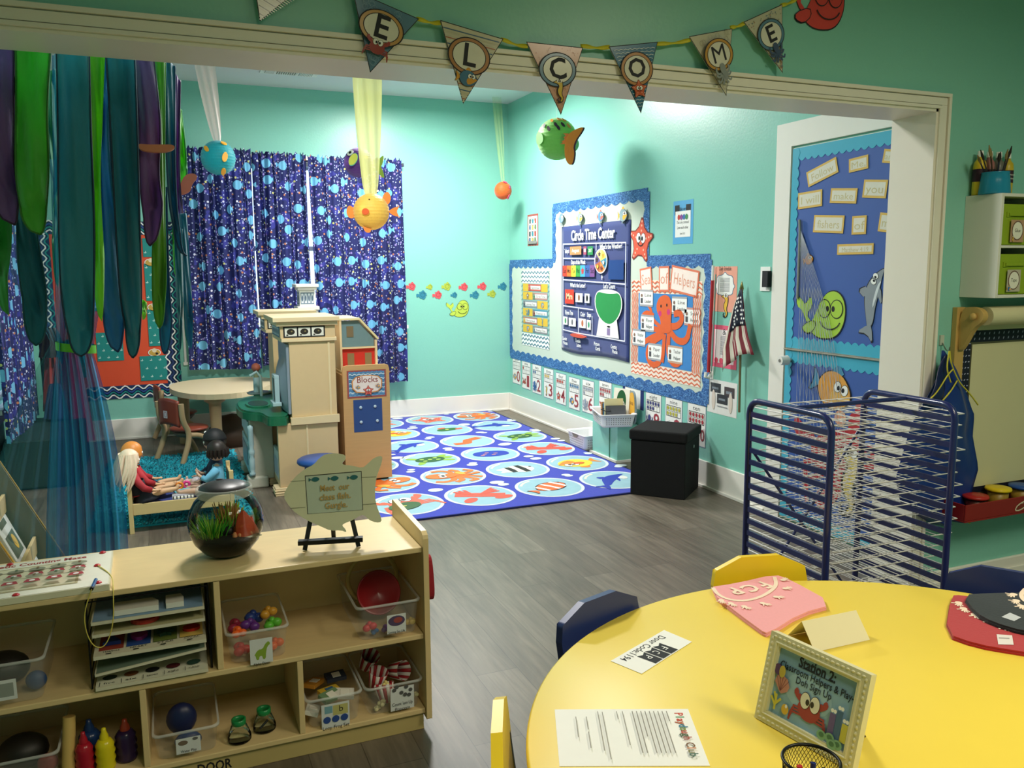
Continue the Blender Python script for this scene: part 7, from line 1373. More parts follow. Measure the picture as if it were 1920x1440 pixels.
for x, y, r in ((1797, 1138, 2.4), (1806, 1149, 2.6), (1827, 1161, 2.8), (1852, 1172, 2.9), (1880, 1184, 3.0)): k = tq(x, y); hand(A, k[0], k[1], .045, r, CM)
A.build('shirt_print', t); A = Art(FT, .0131); A.poly([tq(1868, 1198), tq(1897, 1200), tq(1900, 1218), tq(1871, 1217)], '#e4dcd8'); A.poly([tq(1872, 1204), tq(1892, 1205), tq(1892, 1207), tq(1872, 1206)], '#a8a0a0'); A.build('size_label', t)
FT2 = FT.off(.0132); t2q = lambda x, y: FT2.uv(x, y); P = [t2q(1804, 1122), t2q(1850, 1119), t2q(1925, 1118), t2q(2040, 1110), t2q(2040, 1210), t2q(1920, 1192), t2q(1860, 1174), t2q(1828, 1156)]
c = (sum(p[0] for p in P)/len(P), sum(p[1] for p in P)/len(P)); t = thing('dark_shirt', 'folded charcoal tee shirt with cream handprints lying on the red shirt', 'shirt', (c[0], c[1], tz+.0132)); b = MB()
P = smooth(P, 1)
for k in range(2): b.prism([(c[0]+(x-c[0])*(1-.012*k), c[1]+(y-c[1])*(1-.012*k)) for x, y in P], FT2, .0055, mat('#20262b', .85, .05, 120, sheen=.2, bump=.15), .0006+k*.006)
b.build('folded_fabric', t, bevel=.003); A = Art(FT2, .0128, .0002)
for x, y, r in ((1900, 1122, 1.9), (1905, 1134, 2.2), (1914, 1144, 2.6)): k = t2q(x, y); hand(A, k[0], k[1], .045, r, CM)
A.line(smooth([t2q(*p) for p in ((1922, 1112), (1913, 1122), (1918, 1134), (1935, 1142))], 2, False), .012, CM); A.build('shirt_print', t); A = Art(FT2, .0130); A.poly([t2q(1877, 1165), t2q(1893, 1157), t2q(1914, 1166), t2q(1901, 1173)], '#c9ccd2'); A.build('size_label', t)
# framed station sign
t = thing('framed_sign', 'ornate cream picture frame reading Station 2 standing on the yellow table', 'picture frame', (1.15, 1.3, tz))
Dp = {}
bl = on('z', tz+.001, 1414, 1345); 
def solve_frame():
    # bottom-left corner on the table; find width direction and tilt so that corners match
    best = None; tgt = [(1450, 1169), (1632, 1271)]
    for az in range(-80, 10, 2):
        ux = V((cos(R(az)), sin(R(az)), 0)); nb = V((-ux.y, ux.x, 0))
        for ti in range(8, 34, 2):
            wx = nb*sin(R(ti))+V((0, 0, cos(R(ti))))
            for W_ in (.20, .215, .23, .245, .26, .28):
                for H_ in (.15, .165, .18, .195, .21, .225):
                    e = 0
                    for q, (x, y) in ((bl+wx*H_, tgt[0]), (bl+wx*H_+ux*W_, tgt[1])):
                        v = q-CO; d = v.dot(FW); e += (960+F*v.dot(RT)/d-x)**2+(720-F*v.dot(UP)/d-y)**2
                    if W_/H_ < 1.15 or W_/H_ > 1.35: continue
                    if best is None or e < best[0]: best = (e, az, ti, W_, H_)
    return best
_, az, ti, FWd, FHt = solve_frame()
ux = V((cos(R(az)), sin(R(az)), 0)); nb = V((-ux.y, ux.x, 0)); wx = nb*sin(R(ti))+V((0, 0, cos(R(ti)))); ff = Fr(bl+V((0, 0, .001))+nb*.0, ux, wx); FRM = mat('#e3dcb2', .4, .05, 30); bw = .026
b = MB()
def rail(p0, p1, q1, q0, t_=.016): b.prism([p0, p1, q1, q0], ff, t_, FRM, -.018)
W_, H_ = FWd, FHt
for a in ([(0, 0), (W_, 0), (W_-bw, bw), (bw, bw)], [(0, H_), (W_, H_), (W_-bw, H_-bw), (bw, H_-bw)], [(0, 0), (bw, bw), (bw, H_-bw), (0, H_)], [(W_, 0), (W_-bw, bw), (W_-bw, H_-bw), (W_, H_)]):
    b.prism(a, ff, .018, FRM, -.018)
b.build('frame_moulding', t, bevel=.0015); b = MB(); o2 = .008
for a, c in (((o2, o2), (W_-o2, o2)), ((o2, H_-o2), (W_-o2, H_-o2)), ((o2, o2), (o2, H_-o2)), ((W_-o2, o2), (W_-o2, H_-o2))):
    n = int(hypot(c[0]-a[0], c[1]-a[1])/.0115)
    for i in range(n):
        k = (i+.5)/n; u, v = a[0]+(c[0]-a[0])*k, a[1]+(c[1]-a[1])*k; hz = abs(c[0]-a[0]) > .01; s1, s2 = (.0045, .0028) if hz else (.0028, .0045); b.ball(ff.p(u, v, .0006), (1, 1, 1), FRM, 8, 5, Matrix((ux*s1, wx*s2, ff.N*.0022)).transposed())
b.build('carved_beading', t); b = MB()
for a, c in (((.019, .019), (W_-.019, .019)), ((.019, H_-.019), (W_-.019, H_-.019)), ((.019, .019), (.019, H_-.019)), ((W_-.019, .019), (W_-.019, H_-.019))): b.tube([ff.p(*a, .001), ff.p(*c, .001)], .0022, FRM, 8)
b.build('inner_bead', t)
A = Art(ff, -.009, .0003); a0, a1, c0_, c1_ = bw, W_-bw, bw, H_-bw; iw, ih = a1-a0, c1_-c0_; A.rect(a0-.001, c0_-.001, a1+.001, c1_+.001, '#7fa4c4'); A.rect(a0, c0_, a1, c0_+ih*.72, '#8fb4cc'); A.oval(a0+iw*.45, c0_+ih*.5, iw*.3, ih*.28, '#a0c2d6')
px_ = lambda u, v: (a0+iw*u, c0_+ih*v)
A.text('Station 2:', *px_(.50, .90), .030, '#1a2430', width=iw*.47, bold=.03); A.line([px_(.27, .835), px_(.73, .835)], .0014, '#1a2430'); A.text('Classroom Helpers & Play-', *px_(.51, .755), .022, '#1a2430', width=iw*.94, bold=.01); A.text('Doh Sign Up', *px_(.50, .63), .021, '#24303a', width=iw*.45, bold=.01)
A.at(*px_(.50, .28), .088); d_crab(A, '#a8443c', False); A.at(); 
for s in (-1, 1): A.oval(*px_(.50+.062*s, .41), .0125, .018, BK, up=False)
A.h += .0003
for s in (-1, 1): A.oval(*px_(.50+.062*s, .41), .0115, .0168, '#e8e4d0', up=False)
A.h += .0003
for s in (-1, 1): A.oval(*px_(.50+.030*s, .40), .0045, .0065, '#3a3424', up=False)
A.h += .0003
A.poly([px_(.05, .43), px_(.0, .56), px_(.05, .60), px_(.11, .60), px_(.17, .56), px_(.2, .46), px_(.16, .40)] and [px_(.10, .36), px_(.02, .48), px_(.04, .58), px_(.11, .61), px_(.18, .58), px_(.22, .48), px_(.20, .40), px_(.13, .34)], '#c88a7c')
for i in range(5): A.line([px_(.11, .37), px_(.04+.04*i, .56+.02*(2-abs(i-2)))], .001, '#7a3f3a', up=False)
A.h += .0003
for a, c in (((.08, .08), (.08, .30)), ((.08, .14), (.02, .24)), ((.08, .16), (.14, .26)), ((.08, .22), (.05, .32))): A.line([px_(*a), px_(*c)], .005, '#d9cf4a', up=False)
A.h += .0003; A.oval(*px_(.22, .15), .009, .011, '#dcb23a'); A.oval(*px_(.23, .20), .003, .004, WT); A.oval(*px_(.04, .72-.05), .010, .012, '#5f3f6a'); A.oval(*px_(.10, .70-.04), .008, .013, '#c8b24a')
for x, h, c in ((.80, .44, '#6a5a8a'), (.88, .52, '#4a6a8a'), (.96, .38, '#c8c04a')): A.rect(*px_(x-.035, .12), *px_(x+.035, h), c); A.oval(*px_(x-.015, h+.04), .0035, .004, WT); A.oval(*px_(x+.02, h+.04), .0035, .004, WT)
for x, y in ((.72, .08), (.82, .10), (.92, .06), (.86, .0+.03)): A.oval(*px_(x, y), .011, .010, '#7fae8a'); A.oval(*px_(x, y+.01), .006, .005, '#4f7a5a')
A.build('picture_print', t)
b = MB(); b.prism([(.01, .01), (W_-.01, .01), (W_-.01, H_-.01), (.01, H_-.01)], ff, .003, '#2a2420', -.0215); b.build('backing_board', t)
b = MB(); p0 = ff.p(W_*.60, H_*.62, -.022); pz = p0+nb*.085; pz.z = tz+.001; b.add([p0-ux*.012, p0+ux*.012, pz+ux*.035, pz-ux*.035], [(0, 1, 2, 3)], '#3a2c20'); b.build('easel_strut', t, solid=.003)
# mesh pen cup with markers
k = on('z', tz+.10, 1521, 1425); pcx, pcy = k.x, k.y; t = thing('mesh_pen_cup', 'black wire mesh pen cup in front of the framed sign', 'pen cup', (pcx, pcy, tz)); MB_ = mat('#141416', .35, metal=.4); hR = .050
b = MB(); b.tube([(pcx+hR*cos(2*pi*i/40), pcy+hR*sin(2*pi*i/40), tz+.10) for i in range(40)], .0032, MB_, 8, True); b.build('rim', t); b = MB(); b.tube([(pcx+.044*cos(2*pi*i/40), pcy+.044*sin(2*pi*i/40), tz+.004) for i in range(40)], .003, MB_, 8, True); b.lathe([(0, .002), (.044, .002)], (pcx, pcy, tz), MB_, 30); b.build('base', t)
b = MB(); n = 44
for sg in (1, -1):
    for i in range(n): b.tube([(pcx+r*cos(a), pcy+r*sin(a), tz+z) for j in range(9) for r, a, z in [(.044+.0056*j/8, 2*pi*i/n+sg*1.1*j/8, .004+.096*j/8)]], .00055, MB_, 3)
o = b.build('wire_mesh', t)
for lb, dx, dy, c in (('marker with red cap in the mesh cup', -.012, .01, '#b8242a'), ('marker with navy blue cap in the mesh cup', .012, .008, '#1f2f6a'), ('marker with orange tip in the mesh cup', -.004, -.006, '#b8702a'), ('black marker in the mesh cup', .016, -.010, '#1c1c20')):
    b = MB(); b.cyl((pcx+dx*.4, pcy+dy*.4, tz+.006), (pcx+dx, pcy+dy, tz+.062), .0045, mat('#d8d4cc', .4)); b.cyl((pcx+dx, pcy+dy, tz+.0621), (pcx+dx*1.25, pcy+dy*1.25, tz+.085), .0052, mat(c, .35)); b.build('marker', label=lb, cat='marker', group='markers in the mesh cup')
# ================================================================ drying rack
t = thing('drying_rack', 'navy blue metal art drying rack with white wire trays behind the yellow table', 'drying rack', (2.46, 2.4, 0)); NB = mat('#1c2560', .3, .05, 20, coat=.4); rx0, rx1, ry0, ry1, rz1 = 2.10, 2.69, 2.19, 2.63, 1.032
zs = [rz1-.055-.048*i for i in range(18)]
for x in (rx0, rx1):
    b = MB(); r = .055; pts = [(x, ry0, .03), (x, ry0, rz1-r)]+[(x, ry0+r-r*cos(a), rz1-r+r*sin(a)) for a in (pi/8, pi/4, 3*pi/8)]+[(x, ry0+r, rz1), (x, ry1-r, rz1)]+[(x, ry1-r+r*sin(a), rz1-r+r*cos(a)) for a in (pi/8, pi/4, 3*pi/8)]+[(x, ry1, rz1-r), (x, ry1, .03)]
    b.tube(pts, .0125, NB, 12); fo = b.build('side_frame', t)
    for z in zs: b = MB(); b.box((x-.005, ry0+.008, z-.010), (x+.005, ry1-.008, z+.010), NB); b.build('rung', fo)
    for y in (ry0, ry1): b = MB(); b.cyl((x-.012, y, .022), (x+.012, y, .022), .0215, mat('#2a2a2e', .5)); b.build('caster', fo)
b = MB(); b.cyl((rx0+.012, (ry0+ry1)/2, rz1-.002), (rx1-.012, (ry0+ry1)/2, rz1-.002), .0085, NB); b.build('top_bar', t)
for a, c in (((rx0, ry1+.012, .86), (rx1, ry1+.012, .12)), ((rx0, ry1+.018, .12), (rx1, ry1+.018, .86))): b = MB(); b.cyl(a, c, .006, NB, seg=8); b.build('cross_brace', t)
WW = mat('#e6e4e0', .35, .02, 10)
for i, z in enumerate(zs[:17]):
    z -= .012; x0, x1 = 2.26, 2.905-(.035 if i > 9 else 0)+.006*sin(i*2.3); y0, y1 = 2.325+.012*sin(i*1.7), 2.82; b = MB(); rr = .0026
    if i > 13: y0 += .01
    b.tube([(x0, y0, z), (x1, y0, z), (x1, y1, z), (x0, y1, z)], rr, WW, 6, True)
    for k in range(1, 7): x = x0+(x1-x0)*k/7; b.tube([(x, y0, z+.002), (x, y1, z+.002)], .0017, WW, 4)
    for k in (1, 2, 3, 4): y = y0+(y1-y0)*k/5; b.tube([(x0, y, z+.004), (x1, y, z+.004)], .0017, WW, 4)
    b.build('wire_tray', t)
# ================================================================ near wall, right of the opening
t = thing('wall_cabinet', 'white wall cubby cabinet with lime green fabric bins right of the opening', 'cabinet', (3.72, YO, 1.405)); cx0, cx1, cz0, cz1, cyf = 3.352, 4.10, 1.405, 1.856, 2.57; CWT = mat('#dcdcd2', .45, .02, 10)
b = MB()
for a, c in (((cx0, cyf, cz0), (cx0+.016, YO-.0005, cz1)), ((cx1-.016, cyf, cz0), (cx1, YO-.0005, cz1)), ((cx0+.0165, cyf, cz1-.014), (cx1-.0165, YO-.0005, cz1)), ((cx0+.0165, cyf, cz0), (cx1-.0165, YO-.0005, cz0+.014)), ((cx0+.0165, cyf, 1.622), (cx1-.0165, YO-.0005, 1.634)), ((cx0+.0165, YO-.008, cz0+.0145), (cx1-.0165, YO-.0005, cz1-.0145))): b.box(a, c, CWT)
for k in (1, 2): x = cx0+(cx1-cx0)*k/3; b.box((x-.006, cyf, cz0+.0145), (x+.006, YO-.0085, 1.6215), CWT); b.box((x-.006, cyf, 1.6345), (x+.006, YO-.0085, cz1-.0145), CWT)
b.build('cabinet_body', t, bevel=.0015); GB = mat('#8aa51e', .8, .08, 60, bump=.2)
rows = [('Glue', '#b58f70'), ('Paint', '#b0a890'), ('Glitter', '#8f9aa0'), ('Tape', '#b8b09c'), ('Chalk', '#a8907c'), ('Yarn', '#9aa08c')]
for r_ in range(2):
    for k in range(3):
        x0 = cx0+.0175+(cx1-cx0-.016)/3*k+.002; x1 = x0+.226; z0 = (1.635, cz0+.015)[r_]; n_, c = rows[r_*3+k]; pos = ('left', 'middle', 'right')[k]+' of the '+('upper', 'lower')[r_]+' row'
        q = thing('fabric_bin', 'lime green fabric bin labelled %s in the wall cabinet, %s' % (n_, pos), 'bin', ((x0+x1)/2, cyf+.01, z0), 'green bins in the wall cabinet'); b = MB(); b.box((x0, cyf+.004, z0+.0005), (x1, YO-.012, z0+.176), GB); b.build('bin_body', q, bevel=.004)
        fr = Fr((0, cyf+.004, 0), (1, 0, 0), (0, 0, 1)); b = MB(); b.prism([(x0+.03, z0+.125), (x0+.15, z0+.125), (x0+.15, z0+.137), (x0+.03, z0+.137)], fr, .007, GB, .002); b.prism([(x0+.02, z0+.12), (x0+.045, z0+.12), (x0+.045, z0+.142), (x0+.02, z0+.142)], fr, .004, GB); b.build('pull_strap', q)
        A = Art(fr, .0095); A.rect(x0+.04, z0+.012, x0+.125, z0+.108, c); A.oval(x0+.083, z0+.062, .036, .042, '#6a4a3a', n=28); A.oval(x0+.083, z0+.062, .031, .037, '#e6e4d4', n=28); A.text(n_, x0+.083, z0+.062, .022, BK, width=.035); A.at(x0+.055, z0+.025, .03); (d_seahorse, d_fish)[r_](A); A.at(); A.build('name_tag', q)
t = thing('brush_bucket', 'turquoise plastic bucket of paint brushes standing on the wall cabinet', 'bucket', (3.41, 2.65, cz1)); bkx, bky = 3.398, 2.645; b = MB(); b.lathe([(0, .001), (.062, .001), (.064, .004), (.058, .06), (.054, .092), (.056, .095), (.052, .094), (.055, .06), (.058, .006), (0, .006)], (bkx, bky, cz1), mat('#2387ac', .25), 36); b.build('bucket_body', t)
random.seed(9)
for k in range(9):
    a = 2.4+k*.62; b = MB(); p = V((bkx+.02*cos(a), bky+.02*sin(a), cz1+.04)); q = V((bkx+.062*cos(a)-.012, bky+.045*sin(a), cz1+.135+.012*(k % 3))); b.tube([p, q], .0032, mat(['#1c1f3a', '#2a2a30', '#3a2c20'][k % 3], .4), 6); b.tube([q, q+(q-p)*.16, q+(q-p)*.38], .006, mat(['#8a7a50', '#2a2420'][k % 2], .9, .2, 60), 6, rad=[.004, .0065, .002]); b.build('paint_brush', label='paint brush leaning %s in the turquoise bucket' % ('left', 'left and back', 'back', 'towards the corner', 'right', 'right and forward', 'forward', 'far left', 'upright')[k], cat='brush', group='paint brushes in the bucket')
for k, (c, nm) in enumerate((('#d9bc2c', 'yellow'), ('#a8706a', 'dusty rose'), ('#6f6f66', 'grey'), ('#c9b02e', 'mustard'))):
    x = 3.385+.058*k; t = thing('craft_paint_bottle', '%s craft paint bottle with white cap behind the brush bucket' % nm, 'bottle', (x, 2.71, cz1), 'craft paint bottles on the wall cabinet'); b = MB(); b.lathe([(0, .001), (.025, .001), (.027, .01), (.027, .125), (.024, .145), (.013, .16), (.012, .168), (0, .168)], (x, 2.715, cz1), mat(c, .35), 24); b.build('bottle_body', t)
    b = MB(); b.lathe([(.013, .1685), (.0135, .172), (.012, .195), (0, .196)], (x, 2.715, cz1), WT, 20); b.build('cap', t); b = MB(); b.lathe([(.0276, .06), (.0276, .115)], (x, 2.715, cz1), mat('#3a1c30', .5), 24); A = Art(Fr((x, 2.715-.0282, cz1), (1, 0, 0), (0, 0, 1)), 0.0003); A.text('Washable', 0, .095, .010, WT, width=.03); A.text('Paint', 0, .078, .010, WT, width=.02); b.v += []; b.build('label_band', t); A.build('label_lettering', t)
# paper roll easel
t = thing('paper_roll_easel', 'wooden wall easel with white paper roll, pinned sheet and dark patterned border', 'easel', (3.8, YO, .47)); EW = mat('#c2a05c', .45, .1, 8, stretch=(8, 8, 1)); Ye = 2.735
b = MB(); b.box((3.315, 2.722, .47), (3.372, YO-.0005, 1.36), EW); b.build('side_post', t, bevel=.003); fy = Fr((3.325, 0, 0), (0, -1, 0), (0, 0, 1))
for x in (3.325, 4.35):
    b = MB(); b.prism(smooth([(-2.7215, 1.36), (-2.64, 1.365), (-2.60, 1.34), (-2.605, 1.30), (-2.65, 1.27), (-2.69, 1.19), (-2.7215, 1.15)], 2), Fr((x+.034, 0, 0), (0, -1, 0), (0, 0, 1)), .03, EW); b.build('roll_bracket', t, bevel=.003)
b = MB(); b.ball((3.318, 2.645, 1.322), (.012, .017, .017), EW); b.build('knob', t)
b = MB(); b.cyl((3.36, 2.645, 1.322), (4.38, 2.645, 1.322), .012, EW); b.build('roll_dowel', t)
PWm = mat('#d3cda4', .6, .02, 10); b = MB(); b.cyl((3.395, 2.645, 1.322), (4.34, 2.645, 1.322), .042, PWm, seg=32); b.box((3.405, 2.685, 1.255), (4.33, 2.687, 1.33), PWm); b.build('paper_roll', t)
Fe = Fr((0, 2.7215, 0), (1, 0, 0), (0, 0, 1)); b = MB(); b.prism([(3.3725, .46), (4.35, .46), (4.35, 1.255), (3.3725, 1.255)], Fr((0, YO-.0005, 0), (1, 0, 0), (0, 0, 1)), .012, '#5a5a40', 0); b.build('board', t)
Fb2 = Fr((0, YO-.0125, 0), (1, 0, 0), (0, 0, 1)); A = Art(Fb2, .0006); DB = mat('#14152c', .6); DW = mat('#a8acc8', .6)
for r in ((3.374, 1.195, 4.33, 1.25), (3.374, .47, 3.435, 1.19), (3.374, .47, 4.33, .51), (3.50, .51, 3.56, .55), (3.62, .51, 3.68, .56)): A.rect(*r, DB, up=False)
A.h += .0004
for k in range(30):
    for j in range(2):
        A.oval(3.39+.032*k, 1.21+.024*j, .007, .0035, DW, rot=1.2, n=8, up=False)
for k in range(26):
    for j in range(3): A.oval(3.384+.019*j, .49+.028*k, .006, .003, DW, rot=.6*(j % 2), n=8, up=False)
A.build('patterned_border', t); b = MB(); b.prism([(3.440, .50), (4.32, .50), (4.32, 1.19), (3.440, 1.185)], Fb2, .0012, PWm, .002); b.build('paper_sheet', t)
t = thing('paint_tray', 'dark red plastic paint tray shelf under the wall easel', 'tray', (3.75, 2.66, .385)); RD = mat('#8a1c18', .45, .04, 20); b = MB()
for a, c in (((3.30, 2.60, .385), (4.2, YO-.0005, .393)), ((3.30, 2.60, .3935), (4.2, 2.608, .468)), ((3.30, YO-.009, .3935), (4.2, YO-.0005, .468)), ((3.30, 2.6085, .3935), (3.308, YO-.0095, .468)), ((4.192, 2.6085, .3935), (4.2, YO-.0095, .468))): b.box(a, c, RD)
b.build('tray_body', t, bevel=.002); A = Art(Fr((0, 2.60, 0), (1, 0, 0), (0, 0, 1)), .0008); A.poly(smooth([(3.62, .405), (3.64, .435), (3.70, .452), (3.78, .45), (3.84, .42), (3.80, .405), (3.72, .425), (3.66, .40)], 1), '#d9d4b8'); A.poly(smooth([(3.627, .408), (3.645, .43), (3.70, .446), (3.775, .444), (3.825, .42), (3.80, .412), (3.72, .432), (3.66, .407)], 1), '#7a2a1c'); A.text('COLORS', 3.71, .438, .014, '#e0dcc0', width=.09); A.build('oval_badge', t)
for lb, x, z, c in (('red lidded paint cup in the red tray, the left one', 3.45, .47, '#b02620'), ('yellow lidded paint cup in the red tray, right of the red cup', 3.60, .49, '#e2c41c'), ('blue lidded paint cup in the red tray', 3.76, .485, '#24509a')):
    t = thing('paint_cup', lb, 'cup', (x, 2.67, .3935), 'lidded paint cups in the tray'); b = MB(); b.lathe([(0, 0), (.04, 0), (.046, z-.3935-.002), (0, z-.3935-.002)], (x, 2.672, .3937), mat('#5a1c14' if c == '#b02620' else '#9a7a2a', .4), 28); b.build('cup_body', t); b = MB(); b.lathe([(0, z-.3935), (.056, z-.3935), (.058, z-.3935+.006), (.055, z-.3935+.014), (.02, z-.3935+.016), (0, z-.3935+.014)], (x, 2.672, .3937), mat(c, .4), 32); b.build('lid', t)
# hook and apron
t = thing('wall_hook', 'clear adhesive hook on the teal wall holding the apron', 'hook', (3.255, YO, 1.18)); b = MB(); b.prism([(3.243, 1.19), (3.267, 1.19), (3.267, 1.235), (3.243, 1.235)], FO, .008, mat('#cfd8c8', .3, alpha=.8)); b.build('hook_base', t, bevel=.002); b = MB(); b.tube([(3.255, YO-.008, 1.20), (3.255, YO-.03, 1.17), (3.255, YO-.045, 1.165), (3.255, YO-.05, 1.185)], .0028, mat('#b0b4b0', .2, metal=.9), 6); b.build('hook_wire', t)
t = thing('art_apron', 'blue vinyl art apron with yellow binding hanging from the wall hook', 'apron', (3.28, 2.66, .36)); AP = mat('#16307a', .35, .12, 8, bump=.3); YT = mat('#c9c03a', .5); FA = Fr((0, 2.69, 0), (1, 0, 0), (0, 0, 1)); aq = lambda x, y: FA.uv(x, y)
Lf = [(1766, 657), (1762, 700), (1742, 745), (1730, 770), (1716, 800), (1700, 860), (1690, 900), (1700, 950), (1755, 985)]; Rt = [(1770, 657), (1795, 690), (1822, 745), (1838, 780), (1835, 820), (1845, 880), (1828, 930), (1806, 970), (1805, 980)]
def ap(i, j, dy=0):
    def E(lst): k = j*(len(lst)-1); n = min(int(k), len(lst)-2); f = k-n; return (lst[n][0]*(1-f)+lst[n+1][0]*f, lst[n][1]*(1-f)+lst[n+1][1]*f)
    a, c = E(Lf), E(Rt); k = aq(a[0]*(1-i)+c[0]*i, a[1]*(1-i)+c[1]*i); q = FA.p(k[0], k[1], 0); return V((max(q.x, 2.9), 2.69+.028*sin(7*i+2.5*j)*min(1, j*3)+.012*sin(17*i-5*j)*j-dy, q.z))
b = MB(); b.grid(lambda i, j: ap(i, j), 28, 30, AP); b.build('apron_cloth', t, solid=.0015)
b = MB()
for pts in (((1768, 657), (1770, 680), (1785, 715), (1805, 735), (1821, 757)), ((1767, 657), (1762, 690), (1770, 715)), ((1730, 748), (1745, 733), (1765, 700), (1775, 690)), ((1733, 752), (1748, 756), (1768, 735), (1782, 712)), ((1780, 967), (1800, 973), (1806, 977))):
    b.tube([V((q.x, 2.655, q.z)) for q in [FA.p(*aq(*p)) for p in smooth(pts, 2, False)]], .0035, YT, 6)
b.build('yellow_binding', t); b = MB(); b.grid(lambda i, j: (lambda q: V((q.x, 2.668+.01*sin(6*j), q.z)))(FA.p(*aq(*[(lambda a, c, e, f: ((a[k]*(1-i)+c[k]*i)*(1-j)+(e[k]*(1-i)+f[k]*i)*j))((1766, 662), (1776, 690), (1731, 750), (1752, 757)) for k in (0, 1)]))), 6, 10, mat('#101c50', .4)); b.build('neck_strap', t, solid=.0015)
# ================================================================ welcome banner
tb = None
def flag(letter, tl, tr, ap_, bg, ring, deco, lb, dz=.006):
    t = thing('banner_flag', lb, 'banner flag', FO.p(*FO.uv(*ap_), 0), 'triangular flags of the welcome banner'); a, c, e = FO.uv(*tl), FO.uv(*tr), FO.uv(*ap_); h0 = .028
    b = MB(); b.prism([a, c, e], FO, .0012, WT, h0); b.build('card', t); A = Art(FO, h0+.0016, .0004); A.gl = .16; mx, my = (a[0]+c[0]+e[0])/3, (a[1]+c[1]+e[1])/3
    A.poly([a, c, e], BK); sh_ = lambda p, k: (mx+(p[0]-mx)*k, my+(p[1]-my)*k); T3 = [sh_(p, .965) for p in (a, c, e)]; A.poly(T3, bg[0])
    tm = ((a[0]+c[0])/2, (a[1]+c[1])/2); ax = V((tm[0]-e[0], tm[1]-e[1], 0)); Lh = ax.length; ax.normalize(); rx_ = V((ax.y, -ax.x, 0)); Wd = hypot(c[0]-a[0], c[1]-a[1]); P_ = lambda u, v: (e[0]+ax.x*v*Lh+rx_.x*u*Wd, e[1]+ax.y*v*Lh+rx_.y*u*Wd); ins = lambda u, v: abs(u) < v*.455
    if bg[1] == 'stripe':
        for k in range(1, 26):
            v = k/26*.97; A.poly([P_(-v*.475, v-.012), P_(v*.475, v-.012), P_(v*.475, v+.002), P_(-v*.475, v+.002)], bg[2][k % len(bg[2])], False)
    elif bg[1] == 'circ':
        for k in range(95):
            v = .12+.83*random.random(); u = (random.random()-.5)*.9*v
            if ins(abs(u)+.05, v): A.line([P_(u+.04*cos(q), v+.04*sin(q)) for q in [2*pi*w_/9 for w_ in range(9)]], .0009, bg[2][0], True, up=False)
    elif bg[1] == 'wave':
        for k in range(2, 20):
            v = k/20*.97; n = max(2, int(v*10)); A.line([P_(-v*.45+v*.9*i/(2*n), v+(.012 if i % 2 else 0)) for i in range(2*n+1)], .0016, bg[2][0], up=False)
    elif bg[1] == 'dots':
        for k in range(170):
            v = .08+.88*random.random(); u = (random.random()-.5)*.92*v
            if ins(u, v): A.poly([(P_(u, v)[0]+x*.003, P_(u, v)[1]+y*.003) for x, y in (star_pts(1) if bg[2][0] == 's' else [(-.3, -.6), (.3, -.6), (.3, .6), (-.3, .6)])], bg[2][1+k % (len(bg[2])-1)], False)
    A.h += .0004; rot = atan2(rx_.y, rx_.x)
    if letter:
        k = P_(0, .64); r1, r2 = Wd*.315, Lh*.235
        for s, m in ((1.06, BK), (1.0, ring), (.84, BK), (.80, '#e2dfd0')): A.oval(k[0], k[1], r1*s, r2*s, m, rot, 36)
        A.text(letter, k[0], k[1], Wd*.45, BK, rot=rot+.02, bold=0 if letter == 'M' else .02)
    if deco: k = P_(0, .345); A.at(k[0], k[1], Wd*.36, rot); deco[0](A, *deco[1:]); A.at()
    A.build('printed_face', t)
    q = [P_(-.47, .985), P_(.47, .985)]; return q
random.seed(2)
dB = '#5f86a0'
flags = [(None, (468, -66), (600, -48), (485, 45), ('#eee8e0', 'stripe', ['#8f8a84', '#eee8e0', '#e8ded4']), None, None, 'striped banner flag cut off at the top edge of the picture'),
 ('E', (657, -14), (781, 40), (690, 140), (dB, 'circ', ['#85a6ba']), '#c89a5c', (d_crab, '#9c4038'), 'blue bubble-print banner flag with the letter E and a red crab'),
 ('L', (820, 42), (938, 77), (863, 198), ('#cfc8b0', 'stripe', ['#4f6f8f', '#d6d0ba', '#b5765a', '#d6d0ba', '#c9c2a8']), '#b88458', (d_fish, '#4f7a9a', '#d99a3c'), 'striped banner flag with the letter L and a blue fish'),
 ('C', (980, 82), (1086, 93), (1045, 218), ('#cf9f86', 'dots', ['d', '#b8745c', '#dab8a4']), '#5f86a0', (d_seahorse, '#d9b83c'), 'peach banner flag with the letter C and a yellow seahorse'),
 ('O', (1134, 91), (1225, 82), (1194, 215), ('#3f7898', 'wave', ['#dfe6e6']), '#c08a58', (d_star, '#c8603c'), 'blue wave-print banner flag with the letter O and a starfish'),
 ('M', (1283, 72), (1364, 57), (1353, 183), ('#cfc9b4', 'circ', ['#a8a08c']), '#c8964c', (d_octopus, '#8f9698'), 'cream bubble-print banner flag with the letter M and a grey jellyfish'),
 ('E', (1385, 45), (1457, 12), (1458, 140), ('#c9c3ae', 'dots', ['s', '#a8725c', '#6a84a0', '#8f8f6a']), '#5f86a0', (d_octopus, '#4a5a78'), 'cream star-print banner flag with the letter E and a dark blue octopus')]
cs = [flag(*f) for f in flags]
t = thing('banner_ribbon', 'yellow ribbon stringing the welcome banner flags along the wall', 'ribbon', FO.p(1.3, 2.35, .02)); YR = mat('#d9cc2c', .45)
e0 = cs[0][1]; ends = [(cs[i][1], cs[i+1][0]) for i in range(len(cs)-1)]+[(cs[-1][1], FO.uv(1485, 2))]
